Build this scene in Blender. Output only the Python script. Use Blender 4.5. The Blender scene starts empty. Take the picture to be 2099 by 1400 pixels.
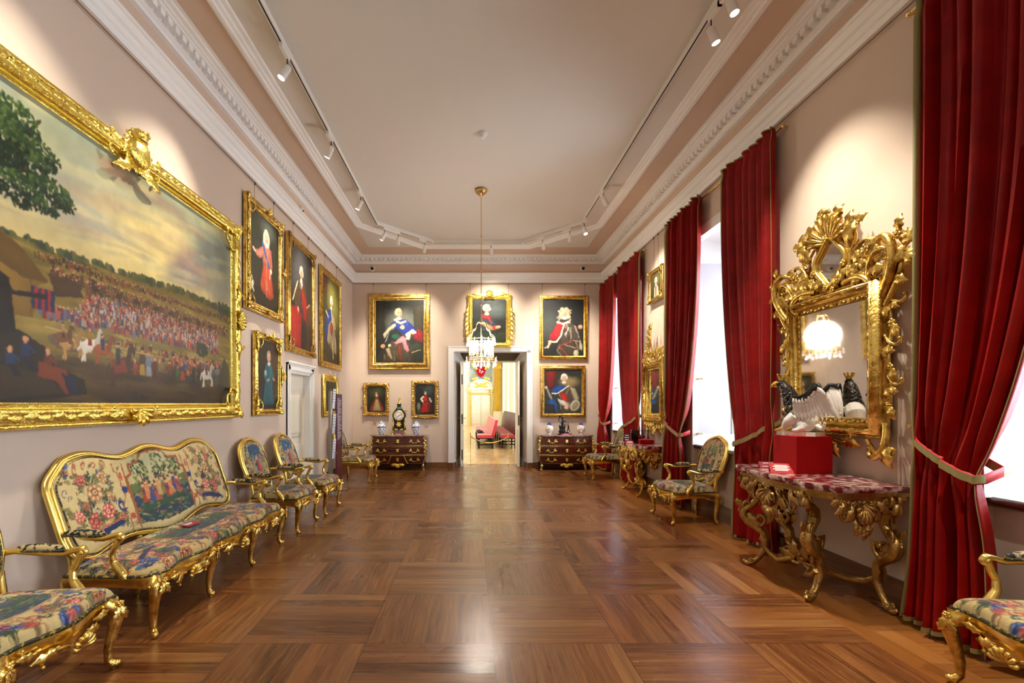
import bpy, math, random
import numpy as np
from mathutils import Vector, Matrix
PI = math.pi
S = bpy.context.scene
COL = S.collection
# ---------------- camera, sky, exposure ----------------
XL, XR, YB, YF, ZC = -2.80, 3.14, 11.5, -3.6, 4.96
cd = bpy.data.cameras.new('camera'); cam = bpy.data.objects.new('camera', cd); COL.objects.link(cam)
cam.location = (0, 0, 1.5); cam.rotation_euler = (PI/2, 0, 0)
cd.sensor_fit = 'HORIZONTAL'; cd.sensor_width = 36.0; cd.lens = 36.0*1000/2099
cd.shift_x = (1049.5-966)/2099; cd.shift_y = (829-700)/2099
cd.clip_start = 0.05; cd.clip_end = 200
S.camera = cam
S.view_settings.view_transform = 'Standard'; S.view_settings.look = 'None'
S.view_settings.gamma = 1.0; S.view_settings.use_curve_mapping = False
S.view_settings.exposure = 1.30
W = bpy.data.worlds.new('world'); S.world = W; W.use_nodes = True
bg = W.node_tree.nodes['Background']; bg.inputs[0].default_value = (0.86, 0.93, 1.0, 1); bg.inputs[1].default_value = 1.2
def portal(name, x, y, z, sx, sz, rot, power=200, col=(.82, .91, 1.0)):
    l = bpy.data.lights.new(name, 'AREA'); l.shape = 'RECTANGLE'; l.size = sz; l.size_y = sx
    l.energy = power; l.color = col
    o = bpy.data.objects.new(name, l); COL.objects.link(o); o.location = (x, y, z); o.rotation_euler = rot
    return o
WINS = [(1.10, 3.02), (5.05, 6.95), (8.98, 10.88), (-2.85, -0.91)]
XW = 4.02
for i, (a, b) in enumerate(WINS):
    portal('window_daylight', XW+0.85, (a+b)/2, 2.5, 3.0, 3.4, (0, PI/2, 0))
HALLW = [(14.2, 16.6), (18.4, 20.8), (22.6, 25.0), (26.8, 29.2), (31.0, 33.2)]
def point(name, loc, power, col=(1, .8, .55), r=.03, parent=None):
    l = bpy.data.lights.new(name, 'POINT'); l.energy = power; l.color = col; l.shadow_soft_size = r
    o = bpy.data.objects.new(name, l); COL.objects.link(o); o.location = loc
    if parent: o.parent = parent
    return o
def spot(name, loc, tgt, power, ang=38, blend=.5, col=(1, .88, .70), r=.025, parent=None):
    l = bpy.data.lights.new(name, 'SPOT'); l.energy = power; l.color = col; l.shadow_soft_size = r
    l.spot_size = math.radians(ang); l.spot_blend = blend
    o = bpy.data.objects.new(name, l); COL.objects.link(o)
    o.location = loc; o.rotation_euler = (Vector(tgt)-Vector(loc)).to_track_quat('-Z', 'Y').to_euler()
    if parent: o.parent = parent
    return o
# ---------------- materials ----------------
def srgb(h):
    c = [int(h[i:i+2], 16)/255 for i in (0, 2, 4)]
    return tuple((x/12.92 if x <= .04045 else ((x+.055)/1.055)**2.4) for x in c)
def mat(name, col, rough=.5, metal=0, bump=None, spec=.5, coat=0, sheen=0, vary=None, emit=None, attr=None, stretch=None):
    m = bpy.data.materials.new(name); m.use_nodes = True; nt = m.node_tree; b = nt.nodes['Principled BSDF']
    if isinstance(col, str): col = srgb(col)
    b.inputs['Base Color'].default_value = (*col, 1); b.inputs['Roughness'].default_value = rough
    b.inputs['Metallic'].default_value = metal; b.inputs['Specular IOR Level'].default_value = spec
    b.inputs['Coat Weight'].default_value = coat; b.inputs['Sheen Weight'].default_value = sheen
    tc = None
    def coords():
        nonlocal tc
        if tc is None:
            t = nt.nodes.new('ShaderNodeTexCoord'); mp = nt.nodes.new('ShaderNodeMapping')
            nt.links.new(t.outputs['Object'], mp.inputs[0])
            if stretch: mp.inputs['Scale'].default_value = stretch
            tc = mp.outputs[0]
        return tc
    if attr:
        a = nt.nodes.new('ShaderNodeAttribute'); a.attribute_name = attr
        nt.links.new(a.outputs['Color'], b.inputs['Base Color'])
    if vary:
        sc, c2, lo, hi = vary
        n = nt.nodes.new('ShaderNodeTexNoise'); n.inputs['Scale'].default_value = sc; n.inputs['Detail'].default_value = 6
        nt.links.new(coords(), n.inputs['Vector'])
        r = nt.nodes.new('ShaderNodeValToRGB'); r.color_ramp.elements[0].position = lo; r.color_ramp.elements[1].position = hi
        r.color_ramp.elements[0].color = (*col, 1)
        r.color_ramp.elements[1].color = (*(srgb(c2) if isinstance(c2, str) else c2), 1)
        nt.links.new(n.outputs[0], r.inputs[0]); nt.links.new(r.outputs[0], b.inputs['Base Color'])
    if bump:
        sc, st, kind = bump
        n = nt.nodes.new('ShaderNodeTexVoronoi' if kind == 'v' else 'ShaderNodeTexNoise'); n.inputs['Scale'].default_value = sc
        nt.links.new(coords(), n.inputs['Vector'])
        bp = nt.nodes.new('ShaderNodeBump'); bp.inputs['Strength'].default_value = st; bp.inputs['Distance'].default_value = .01
        nt.links.new(n.outputs['Distance' if kind == 'v' else 0], bp.inputs['Height']); nt.links.new(bp.outputs[0], b.inputs['Normal'])
    if emit:
        b.inputs['Emission Color'].default_value = (*emit[0], 1); b.inputs['Emission Strength'].default_value = emit[1]
    return m
M = {}
M['wall'] = mat('wall_paint', 'd3bfae', .85, vary=(.7, 'cebaa8', .3, .7), bump=(220, .05, 'n'))
M['frieze'] = mat('frieze_paint', 'd6bda9', .85)
M['trim'] = mat('white_plaster', 'f3f1ee', .6)
M['ceil'] = mat('ceiling_paint', 'ddd7ce', .9)
M['white'] = mat('white_joinery', 'eceae6', .45)
M['jamb'] = mat('pale_grey_panel', 'c4bfc4', .6)
M['cream'] = mat('cream_joinery', 'e6decb', .5)
M['stone'] = mat('sill_stone', 'd8d2c6', .4, vary=(6, 'b9b2a6', .4, .7))
M['darkwood'] = mat('dark_wood', '5d2d16', .35, coat=.3, vary=(4, '3a1a0c', .3, .7), stretch=(1, .1, 6))
M['base'] = mat('baseboard_wood', '7d5128', .4, vary=(5, '5f3a1a', .3, .7), stretch=(.4, .4, 6))
M['gold'] = mat('gilt_carving', (.84, .58, .15), .3, 1, bump=(45, .4, 'n'), vary=(16, (.42, .24, .05), .42, .66))
M['goldc'] = mat('gilt_carved_relief', (.88, .63, .16), .27, 1, bump=(26, .5, 'v'), vary=(12, (.48, .28, .06), .46, .7))
M['golds'] = mat('gilt_smooth', (.90, .66, .18), .26, 1, bump=(18, .12, 'n'))
M['goldy'] = mat('bright_gilt', (.98, .78, .18), .26, 1, bump=(60, .5, 'n'), vary=(8, (.80, .48, .07), .5, .75))
M['olgold'] = mat('old_giltwood', (.50, .31, .09), .38, .85, bump=(40, .5, 'n'), vary=(9, (.30, .15, .04), .42, .68))
M['brass'] = mat('brass', (.78, .55, .22), .25, 1)
M['paint'] = mat('oil_paint', (.5, .5, .5), .42, attr='Col', bump=(120, .12, 'n'))
M['weave'] = mat('tapestry', (.5, .5, .5), .92, attr='Col', bump=(160, .35, 'n'), sheen=.15)
M['armw'] = mat('tapestry_arm_pad', '1c2420', .9, vary=(30, 'b8a272', .47, .52), bump=(160, .3, 'n'))
M['nail'] = mat('nailed_braid', '2b2a1c', .6, bump=(60, .4, 'v'), vary=(60, 'a58a3a', .55, .6))
M['silk'] = mat('red_silk', '960a06', .46, spec=.22, vary=(2.5, '7c0604', .3, .7), bump=(9, .35, 'n'), stretch=(1, 1, 2.2))
M['band'] = mat('gold_green_braid', '8e8650', .6, bump=(180, .08, 'n'))
M['redv'] = mat('red_velvet', 'a4060c', .75, spec=.2)
M['redband'] = mat('tieback_edge', 'c01822', .6)
M['marble'] = mat('red_marble', '74242c', .16, coat=.3, vary=(16, 'dcc0b8', .46, .62))
M['rosew'] = mat('rosewood_veneer', '5a1c0c', .22, coat=.5, vary=(3, '341006', .35, .7), stretch=(1, 1, 7))
M['black'] = mat('black', '0b0a0a', .5)
M['greenb'] = mat('green_lacquer', '16301c', .3, coat=.4)
M['chmarble'] = mat('commode_marble', '8d6a5c', .2, vary=(12, 'b8a294', .45, .6))
M['bronze'] = mat('dark_bronze', '15110f', .35, .4)
M['porc'] = mat('white_porcelain', 'eeeae6', .12, coat=.6)
M['porcb'] = mat('blue_white_porcelain', 'e9ecf0', .12, coat=.6, vary=(34, '1c3c94', .54, .58))
M['porcr'] = mat('imari_porcelain', 'f0e8e0', .12, coat=.6, vary=(30, 'b85a3c', .56, .6))
M['blue'] = mat('cobalt_band', '24489c', .15, coat=.5)
M['white2'] = mat('lamp_housing', 'ece8e0', .35)
M['glow'] = mat('lamp_glow', (1, .9, .7), .5, emit=((1, .84, .58), 30))
M['bulb'] = mat('candle_glow', (1, .9, .7), .5, emit=((1, .88, .68), 20))
M['label'] = mat('crimson_card', 'a3303e', .5)
M['ink'] = mat('white_print', 'f4ecec', .6)
M['inkd'] = mat('dark_print', '4a4a55', .6)
M['steel'] = mat('brushed_steel', 'a7a49d', .35, .8)
M['purple'] = mat('aubergine_panel', '4d2440', .5)
M['maroon'] = mat('maroon_panel', '57101c', .5)
M['paper'] = mat('paper', 'e9e8ee', .7)
M['mirror'] = mat('mirror_silver', (.72, .70, .66), .03, 1, vary=(2.2, (.5, .48, .42), .55, .8))
M['hallwall'] = mat('hall_wall', 'efe8d2', .7)
M['yellow'] = mat('yellow_scagliola', 'e0b93c', .4, vary=(3, 'd2a528', .4, .7))
M['niche'] = mat('blue_grey_niche', '9fb0bc', .8)
M['pink'] = mat('red_velvet_bench', 'd0283c', .65, sheen=.6)
M['leather'] = mat('oxblood_leather', '4a1812', .5, bump=(20, .3, 'v'))
def thin_glass(name, tint, refl):
    m = bpy.data.materials.new(name); m.use_nodes = True; nt = m.node_tree; nt.nodes.clear()
    o = nt.nodes.new('ShaderNodeOutputMaterial'); mx = nt.nodes.new('ShaderNodeMixShader')
    t = nt.nodes.new('ShaderNodeBsdfTransparent'); g = nt.nodes.new('ShaderNodeBsdfGlossy')
    t.inputs[0].default_value = (*tint, 1); g.inputs['Roughness'].default_value = .02
    fr = nt.nodes.new('ShaderNodeLayerWeight'); fr.inputs[0].default_value = refl
    nt.links.new(fr.outputs['Fresnel'], mx.inputs[0]); nt.links.new(t.outputs[0], mx.inputs[1]); nt.links.new(g.outputs[0], mx.inputs[2])
    nt.links.new(mx.outputs[0], o.inputs[0]); return m
M['glass'] = thin_glass('window_glass', (.96, .98, 1), .25)
M['crystal'] = thin_glass('crystal_drop', (.97, .97, 1), .55)
def _cr():
    nt = M['crystal'].node_tree; o = [n for n in nt.nodes if n.type == 'OUTPUT_MATERIAL'][0]; src = o.inputs[0].links[0].from_socket
    d = nt.nodes.new('ShaderNodeBsdfDiffuse'); d.inputs[0].default_value = (.9, .88, .95, 1); t = nt.nodes.new('ShaderNodeBsdfTranslucent'); t.inputs[0].default_value = (.95, .92, 1, 1)
    a = nt.nodes.new('ShaderNodeAddShader'); nt.links.new(d.outputs[0], a.inputs[0]); nt.links.new(t.outputs[0], a.inputs[1])
    m = nt.nodes.new('ShaderNodeMixShader'); m.inputs[0].default_value = .38; nt.links.new(src, m.inputs[1]); nt.links.new(a.outputs[0], m.inputs[2]); nt.links.new(m.outputs[0], o.inputs[0])
_cr()
M['acrylic'] = thin_glass('clear_acrylic', (.99, .99, 1), .06)
# parquet
def floor_mat():
    m = bpy.data.materials.new('oak_parquet'); m.use_nodes = True; nt = m.node_tree; b = nt.nodes['Principled BSDF']
    L = nt.links; sr = lambda h: tuple(x*.80 for x in srgb(h))
    def mth(op, a, b2=None, c=None):
        n = nt.nodes.new('ShaderNodeMath'); n.operation = op
        for i, x in enumerate((a, b2, c)):
            if x is None: continue
            if hasattr(x, 'links'): L.new(x, n.inputs[i])
            else: n.inputs[i].default_value = x
        return n.outputs[0]
    tc = nt.nodes.new('ShaderNodeTexCoord'); sp = nt.nodes.new('ShaderNodeSeparateXYZ'); L.new(tc.outputs['Object'], sp.inputs[0])
    X, Y = sp.outputs[0], sp.outputs[1]
    u = mth('DIVIDE', mth('SUBTRACT', X, .134), .797); v = mth('DIVIDE', mth('SUBTRACT', Y, 3.062), .79)
    cu, cv = mth('FLOOR', u), mth('FLOOR', v); fu, fv = mth('FRACT', u), mth('FRACT', v)
    par = mth('FLOORED_MODULO', mth('ADD', cu, cv), 2)          # 0: boards run across, 1: boards run away
    def mix(f, a, c): return mth('ADD', mth('MULTIPLY', mth('SUBTRACT', 1, f), a), mth('MULTIPLY', f, c))
    edge = mth('GREATER_THAN', X, 2.52)                            # border field at the window wall
    strip = mth('MULTIPLY', edge, mth('LESS_THAN', X, 2.80))
    t = mix(par, fv, fu); s = mix(par, u, v)
    t = mix(edge, t, mix(strip, mth('FRACT', mth('MULTIPLY', v, 2)), mth('FRACT', mth('MULTIPLY', X, 3.57))))
    s = mix(edge, s, mix(strip, u, v))
    cu = mix(edge, cu, mix(strip, 7, 9)); cv = mix(edge, cv, mix(strip, mth('FLOOR', mth('MULTIPLY', v, 2)), mth('FLOOR', mth('MULTIPLY', X, 3.57))))
    nb = mix(edge, 7.0, 2.0)
    pi_ = mth('FLOOR', mth('MULTIPLY', t, nb)); pf = mth('FRACT', mth('MULTIPLY', t, nb))
    cb = nt.nodes.new('ShaderNodeCombineXYZ')
    for i_, q_ in enumerate((cu, cv, pi_)): L.new(mth('FLOOR', mth('ADD', q_, .5)), cb.inputs[i_])
    wn = nt.nodes.new('ShaderNodeTexWhiteNoise'); wn.noise_dimensions = '3D'; L.new(cb.outputs[0], wn.inputs[0])
    cb2 = nt.nodes.new('ShaderNodeCombineXYZ')
    L.new(mth('MULTIPLY', s, 1.6), cb2.inputs[0]); L.new(mth('ADD', mth('MULTIPLY', t, mix(edge, 26, 12)), mth('MULTIPLY', wn.outputs[0], 37)), cb2.inputs[1]); L.new(mth('MULTIPLY', wn.outputs[0], 19), cb2.inputs[2])
    gr = nt.nodes.new('ShaderNodeTexNoise'); gr.inputs['Scale'].default_value = 1.3; gr.inputs['Detail'].default_value = 8
    gr.inputs['Roughness'].default_value = .62; gr.inputs['Distortion'].default_value = .25; L.new(cb2.outputs[0], gr.inputs[0])
    # large scale: streaky boards (several tones)
    r1 = nt.nodes.new('ShaderNodeValToRGB'); e = r1.color_ramp.elements
    e[0].position = 0; e[0].color = (*sr('4a2c18'), 1); e[1].position = 1; e[1].color = (*sr('c48e54'), 1)
    for p, h in ((.14, '6c4428'), (.30, 'a0683a'), (.45, '7e4c2a'), (.60, 'b0743e'), (.74, '5c3820'), (.88, 'a4703e')):
        q = e.new(p); q.color = (*sr(h), 1)
    L.new(wn.outputs[0], r1.inputs[0])
    r2 = nt.nodes.new('ShaderNodeValToRGB'); e = r2.color_ramp.elements
    e[0].position = .33; e[0].color = (*sr('381e0e'), 1); e[1].position = .70; e[1].color = (*sr('c8884a'), 1)
    q = e.new(.47); q.color = (*sr('8a4a22'), 1)
    L.new(gr.outputs[0], r2.inputs[0])
    mx = nt.nodes.new('ShaderNodeMixRGB'); mx.inputs[0].default_value = .46; L.new(r1.outputs[0], mx.inputs[1]); L.new(r2.outputs[0], mx.inputs[2])
    # joints
    d1 = mth('MINIMUM', pf, mth('SUBTRACT', 1, pf)); j1 = mth('LESS_THAN', d1, .018)
    j2 = mth('LESS_THAN', mth('MINIMUM', mth('MINIMUM', fu, mth('SUBTRACT', 1, fu)), mth('MINIMUM', fv, mth('SUBTRACT', 1, fv))), .004)
    j2 = mth('MULTIPLY', j2, mth('SUBTRACT', 1, edge))
    j = mth('MULTIPLY', mth('MAXIMUM', mth('MULTIPLY', j1, .6), j2), .65)
    mx2 = nt.nodes.new('ShaderNodeMixRGB'); L.new(j, mx2.inputs[0]); L.new(mx.outputs[0], mx2.inputs[1]); mx2.inputs[2].default_value = (*sr('2e1408'), 1)
    ob = nt.nodes.new('ShaderNodeMixRGB'); L.new(mth('MULTIPLY', edge, .45), ob.inputs[0]); L.new(mx2.outputs[0], ob.inputs[1]); ob.inputs[2].default_value = (*sr('c07830'), 1)
    L.new(ob.outputs[0], b.inputs['Base Color'])
    n3 = nt.nodes.new('ShaderNodeTexNoise'); n3.inputs['Scale'].default_value = 3; L.new(tc.outputs['Object'], n3.inputs[0])
    L.new(mth('ADD', mth('MULTIPLY', n3.outputs[0], .14), mth('ADD', .18, mth('MULTIPLY', wn.outputs[0], .10))), b.inputs['Roughness'])
    b.inputs['Coat Weight'].default_value = .15; b.inputs['Coat Roughness'].default_value = .2
    bp = nt.nodes.new('ShaderNodeBump'); bp.inputs['Strength'].default_value = .12; bp.inputs['Distance'].default_value = .01
    L.new(j, bp.inputs['Height']); bp.invert = True; L.new(bp.outputs[0], b.inputs['Normal'])
    return m
M['floor'] = floor_mat()
# ---------------- geometry helpers ----------------
def V3(p): return Vector(p)
class MB:
    def __init__(s): s.v = []; s.f = []; s.c = None
    def add(s, vs, fs):
        o = len(s.v); s.v += [tuple(p) for p in vs]; s.f += [tuple(i+o for i in f) for f in fs]; return s
    def box(s, x0, x1, y0, y1, z0, z1):
        if x0 > x1: x0, x1 = x1, x0
        if y0 > y1: y0, y1 = y1, y0
        if z0 > z1: z0, z1 = z1, z0
        return s.add([(x, y, z) for x in (x0, x1) for y in (y0, y1) for z in (z0, z1)],
                     [(0, 1, 3, 2), (4, 6, 7, 5), (0, 4, 5, 1), (2, 3, 7, 6), (0, 2, 6, 4), (1, 5, 7, 3)])
    def obox(s, c, ax, half):
        c = V3(c); a = [V3(x).normalized()*h for x, h in zip(ax, half)]
        return s.add([c+a[0]*i+a[1]*j+a[2]*k for i in (-1, 1) for j in (-1, 1) for k in (-1, 1)],
                     [(0, 1, 3, 2), (4, 6, 7, 5), (0, 4, 5, 1), (2, 3, 7, 6), (0, 2, 6, 4), (1, 5, 7, 3)])
    def tube(s, pts, r, n=8, closed=False, flat=1.0, up=None):
        pts = [V3(p) for p in pts]; m = len(pts)
        if not hasattr(r, '__len__'): r = [r]*m
        tan = []
        for i in range(m):
            a = pts[(i-1) % m] if (closed or i) else pts[i]; b = pts[(i+1) % m] if (closed or i < m-1) else pts[i]
            t = b-a; tan.append(t.normalized() if t.length > 1e-9 else Vector((0, 0, 1)))
        ref = V3(up) if up else (Vector((0, 0, 1)) if abs(tan[0].z) < .9 else Vector((1, 0, 0)))
        nrm = (ref-tan[0]*ref.dot(tan[0])).normalized(); vs = []; fs = []
        for i in range(m):
            if up: q = V3(up); q = q-tan[i]*q.dot(tan[i]); nrm = q.normalized() if q.length > 1e-6 else nrm
            else:
                nrm = nrm-tan[i]*nrm.dot(tan[i]); nrm = nrm.normalized() if nrm.length > 1e-6 else tan[i].orthogonal().normalized()
            bi = tan[i].cross(nrm)
            for k in range(n):
                a = 2*PI*k/n; vs.append(pts[i]+nrm*(math.cos(a)*r[i]*flat)+bi*(math.sin(a)*r[i]))
        for i in range(m if closed else m-1):
            j = (i+1) % m
            for k in range(n): fs.append((i*n+k, i*n+(k+1) % n, j*n+(k+1) % n, j*n+k))
        if not closed: fs.append(tuple(range(n-1, -1, -1))); fs.append(tuple((m-1)*n+k for k in range(n)))
        return s.add(vs, fs)
    def lathe(s, prof, c=(0, 0, 0), n=20, axis=(0, 0, 1), cap=True):
        c = V3(c); ax = V3(axis).normalized(); a = ax.orthogonal().normalized(); b = ax.cross(a); vs = []; fs = []
        for r, z in prof:
            for k in range(n):
                t = 2*PI*k/n; vs.append(c+ax*z+a*(r*math.cos(t))+b*(r*math.sin(t)))
        for i in range(len(prof)-1):
            for k in range(n): fs.append((i*n+k, i*n+(k+1) % n, (i+1)*n+(k+1) % n, (i+1)*n+k))
        if cap: fs.append(tuple(range(n-1, -1, -1))); fs.append(tuple((len(prof)-1)*n+k for k in range(n)))
        return s.add(vs, fs)
    def ball(s, c, r, n=8, m=6, axes=None):
        if not hasattr(r, '__len__'): r = (r, r, r)
        c = V3(c); ax = [V3(a).normalized() for a in axes] if axes else [Vector((1, 0, 0)), Vector((0, 1, 0)), Vector((0, 0, 1))]
        vs = [c+ax[2]*r[2]]
        for i in range(1, m):
            p = PI*i/m
            for k in range(n):
                t = 2*PI*k/n; vs.append(c+ax[0]*(r[0]*math.sin(p)*math.cos(t))+ax[1]*(r[1]*math.sin(p)*math.sin(t))+ax[2]*(r[2]*math.cos(p)))
        vs.append(c-ax[2]*r[2]); fs = [(0, 1+k, 1+(k+1) % n) for k in range(n)]
        for i in range(m-2):
            for k in range(n): fs.append((1+i*n+k, 1+(i+1)*n+k, 1+(i+1)*n+(k+1) % n, 1+i*n+(k+1) % n))
        l = len(vs)-1; o = 1+(m-2)*n; fs += [(l, o+(k+1) % n, o+k) for k in range(n)]
        return s.add(vs, fs)
    def grid(s, fn, nu, nv, closeu=False):
        vs = [fn(i/(nu if closeu else nu-1), j/(nv-1)) for j in range(nv) for i in range(nu)]; fs = []
        for j in range(nv-1):
            for i in range(nu if closeu else nu-1): k = (i+1) % nu; fs.append((j*nu+i, j*nu+k, (j+1)*nu+k, (j+1)*nu+i))
        return s.add(vs, fs)
    def prism(s, poly, f, d0, d1):          # poly in 2D, f(u,v,w) -> 3D
        n = len(poly); vs = [f(u, v, d0) for u, v in poly]+[f(u, v, d1) for u, v in poly]
        fs = [tuple(range(n-1, -1, -1)), tuple(range(n, 2*n))]+[(i, (i+1) % n, n+(i+1) % n, n+i) for i in range(n)]
        return s.add(vs, fs)
    def build(s, name, m, parent=None, smooth=True, loc=None, cols=None, rot=None):
        me = bpy.data.meshes.new(name); me.from_pydata(s.v, [], s.f)
        if smooth:
            me.polygons.foreach_set('use_smooth', [True]*len(me.polygons))
            try: me.set_sharp_from_angle(angle=math.radians(70))
            except Exception: pass
        if cols is not None:
            a = me.color_attributes.new('Col', 'FLOAT_COLOR', 'POINT')
            c4 = np.ones((len(me.vertices), 4), dtype=np.float32); c4[:, :3] = cols; a.data.foreach_set('color', c4.ravel())
        me.materials.append(m if not isinstance(m, str) else M[m]); me.update()
        o = bpy.data.objects.new(name, me); COL.objects.link(o)
        if parent: o.parent = parent
        if loc: o.location = loc
        if rot: o.rotation_euler = rot
        return o
def thing(name, label, cat, loc=(0, 0, 0), rz=0, group=None):
    o = bpy.data.objects.new(name, None); COL.objects.link(o); o.empty_display_size = .1
    o.location = loc; o.rotation_euler = (0, 0, rz); o['label'] = label; o['category'] = cat
    if group: o['group'] = group
    return o
def tag(o, label, cat, group=None):
    o['label'] = label; o['category'] = cat
    if group: o['group'] = group
    return o
def struct(o): o['kind'] = 'structure'; return o
def copy_tree(o, parent=None):
    c = o.copy(); COL.objects.link(c)
    if parent: c.parent = parent
    for ch in list(o.children): copy_tree(ch, c)
    return c
def place(o, label, loc, rz=0):
    o['label'] = label; o.location = loc; o.rotation_euler = (0, 0, rz); return o
WALLP = lambda u, v, w: (u, -w, v)
class Carve:
    """gilt carving in a plane: u right, v up, w out"""
    def __init__(s, P=WALLP): s.m = MB(); s.P = P; s.fr()
    def fr(s):
        o = V3(s.P(0, 0, 0)); s.U = V3(s.P(1, 0, 0))-o; s.V = V3(s.P(0, 1, 0))-o; s.W = V3(s.P(0, 0, 1))-o
    def path(s, pts, r, n=7, w=None): s.m.tube([s.P(*p) for p in pts], r, n); return s
    def scroll(s, u, v, ang, L, turn, r=.02, w=.03, k0=.3, lift=0, n=26, tail=1.0):
        # heading turns ever faster: a C scroll that ends in a volute
        a = math.radians(ang); tot = math.radians(turn); pts = []; rr = []; ds = L/n; x, y = u, v
        for i in range(n+1):
            t = i/n; pts.append((x, y, w+lift*math.sin(PI*t))); rr.append(r*(tail*.35+(1-tail*.35)*math.sin(PI*min(1, .12+t*.8))**.6)*(1-.35*t))
            a += tot*(k0+(1-k0)*2.2*t**1.6)/n*.9; st = ds*(1.35-.9*t); x += math.cos(a)*st; y += math.sin(a)*st
        s.m.tube([s.P(*p) for p in pts], rr, 7); s.m.ball(s.P(*pts[-1]), r*.95, 7, 5); return pts[-1]
    def leaf(s, u, v, ang, L, wd, w=.02, curl=.03, lobes=3):
        a = math.radians(ang); d = (math.cos(a), math.sin(a)); q = (-d[1], d[0]); vs = []; fs = []; n = 12
        for i in range(n):
            t = i/(n-1); hw = wd*math.sin(PI*(t*.88+.1))**.8*(1+.28*math.cos(t*lobes*2*PI))
            if i == n-1: hw = .001
            for k, g in ((-1, 0), (-.5, .55), (0, .35), (.5, .55), (1, 0)):
                vs.append(s.P(u+d[0]*L*t+q[0]*hw*k, v+d[1]*L*t+q[1]*hw*k, w+curl*math.sin(PI*t*.9)+g*wd*.7*math.sin(PI*(.1+.8*t))))
        for i in range(n-1):
            for k in range(4): fs.append((i*5+k, i*5+k+1, (i+1)*5+k+1, (i+1)*5+k))
        b = len(vs)
        for i in range(n): vs.append(s.P(u+d[0]*L*i/(n-1), v+d[1]*L*i/(n-1), w-.004))
        for i in range(n-1): fs.append((i*5, (i+1)*5, b+i+1, b+i)); fs.append(((i+1)*5+4, i*5+4, b+i, b+i+1))
        s.m.add(vs, fs); return s
    def ros(s, u, v, r, w=.03):
        for k in range(5):
            a = 2*PI*k/5+u*9; s.m.ball(s.P(u+math.cos(a)*r*.55, v+math.sin(a)*r*.55, w), (r*.48, r*.48, r*.3), 6, 4, (s.U, s.V, s.W))
        s.m.ball(s.P(u, v, w+r*.25), r*.3, 6, 4); return s
    def shell(s, u, v, r, ang, spread, n, w=.02, rad=.02):
        for k in range(n):
            a = math.radians(ang+spread*(k/(n-1)-.5)); L = r*(1-.12*abs(k/(n-1)-.5)*2); c, q = math.cos(a), math.sin(a)
            s.m.tube([s.P(u+c*L*t, v+q*L*t, w+.05*math.sin(t*2)) for t in (.12, .4, .7, .95, 1.03)], [rad*x for x in (.3, .7, 1, 1.25, .7)], 6)
        return s
    def build(s, name, m, parent=None): return s.m.build(name, m, parent)
def ringprof(mb, rect, prof):               # mitred profile round a rectangle; prof = (inset, height-coordinate)
    x0, x1, y0, y1 = rect; vs = []; n = len(prof)
    for o, z in prof: vs += [(x0+o, y0+o, z), (x1-o, y0+o, z), (x1-o, y1-o, z), (x0+o, y1-o, z)]
    fs = [(i*4+k, i*4+(k+1) % 4, (i+1)*4+(k+1) % 4, (i+1)*4+k) for i in range(n-1) for k in range(4)]
    mb.add(vs, fs)
def loopprof(mb, poly, prof):               # closed polygon (ccw), profile inset towards its inside
    n = len(poly); P = [Vector(p) for p in poly]; D = []
    for i in range(n):
        a = (P[i]-P[i-1]).normalized(); b = (P[(i+1) % n]-P[i]).normalized()
        na = Vector((-a.y, a.x)); nb = Vector((-b.y, b.x)); d = (na+nb).normalized(); D.append(d/max(.3, d.dot(na)))
    vs = []
    for o, z in prof:
        for i in range(n): q = P[i]+D[i]*o; vs.append((q.x, q.y, z))
    mb.add(vs, [(i*n+k, i*n+(k+1) % n, (i+1)*n+(k+1) % n, (i+1)*n+k) for i in range(len(prof)-1) for k in range(n)])
# ---------------- the room ----------------
struct(MB().box(XL, XR+.95, YF, 12.35, -.1, 0).build('floor', 'floor', smooth=False))
struct(MB().box(XL-.3, XR+1.0, YF-.2, YB+.95, ZC, ZC+.1).build('ceiling', 'ceil', smooth=False))
LD = (7.50, 8.50, 2.02)                      # doorway in the left wall
wl = MB(); wl.box(XL-.3, XL, YF, LD[0], 0, ZC); wl.box(XL-.3, XL, LD[1], YB, 0, ZC); wl.box(XL-.3, XL, LD[0], LD[1], LD[2], ZC)
wl.box(XL-.3, XL-.2, LD[0], LD[1], 0, LD[2]); struct(wl.build('wall_left', 'wall', smooth=False))
wr = MB(); ys = [YF]+sum(([a, b] for a, b in sorted(WINS)), [])+[YB]
for i in range(0, len(ys), 2): wr.box(XR, XW+.12, ys[i], ys[i+1], 0, ZC)
for a, b in WINS: wr.box(XR, XW+.12, a, b, 3.90, ZC); wr.box(XR+.09, XW+.12, a, b, 0, .88)
struct(wr.build('wall_right', 'wall', smooth=False))
struct(MB().box(XL-.3, XW+.12, YF-.2, YF, 0, ZC).build('wall_front', 'wall', smooth=False))
# back wall with the splayed doorway: room edge DA, far edge DB
DA = (-.412, 1.312, 2.745); DB = (-.262, 1.178, 2.56); YD = 12.35
wb = MB(); wb.box(XL, DA[0]-.06, YB, YB+.85, 0, ZC); wb.box(DA[1]+.06, XR, YB, YB+.85, 0, ZC); wb.box(DA[0]-.06, DA[1]+.06, YB, YB+.85, DA[2]+.05, ZC)
struct(wb.build('wall_back', 'wall', smooth=False))
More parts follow.
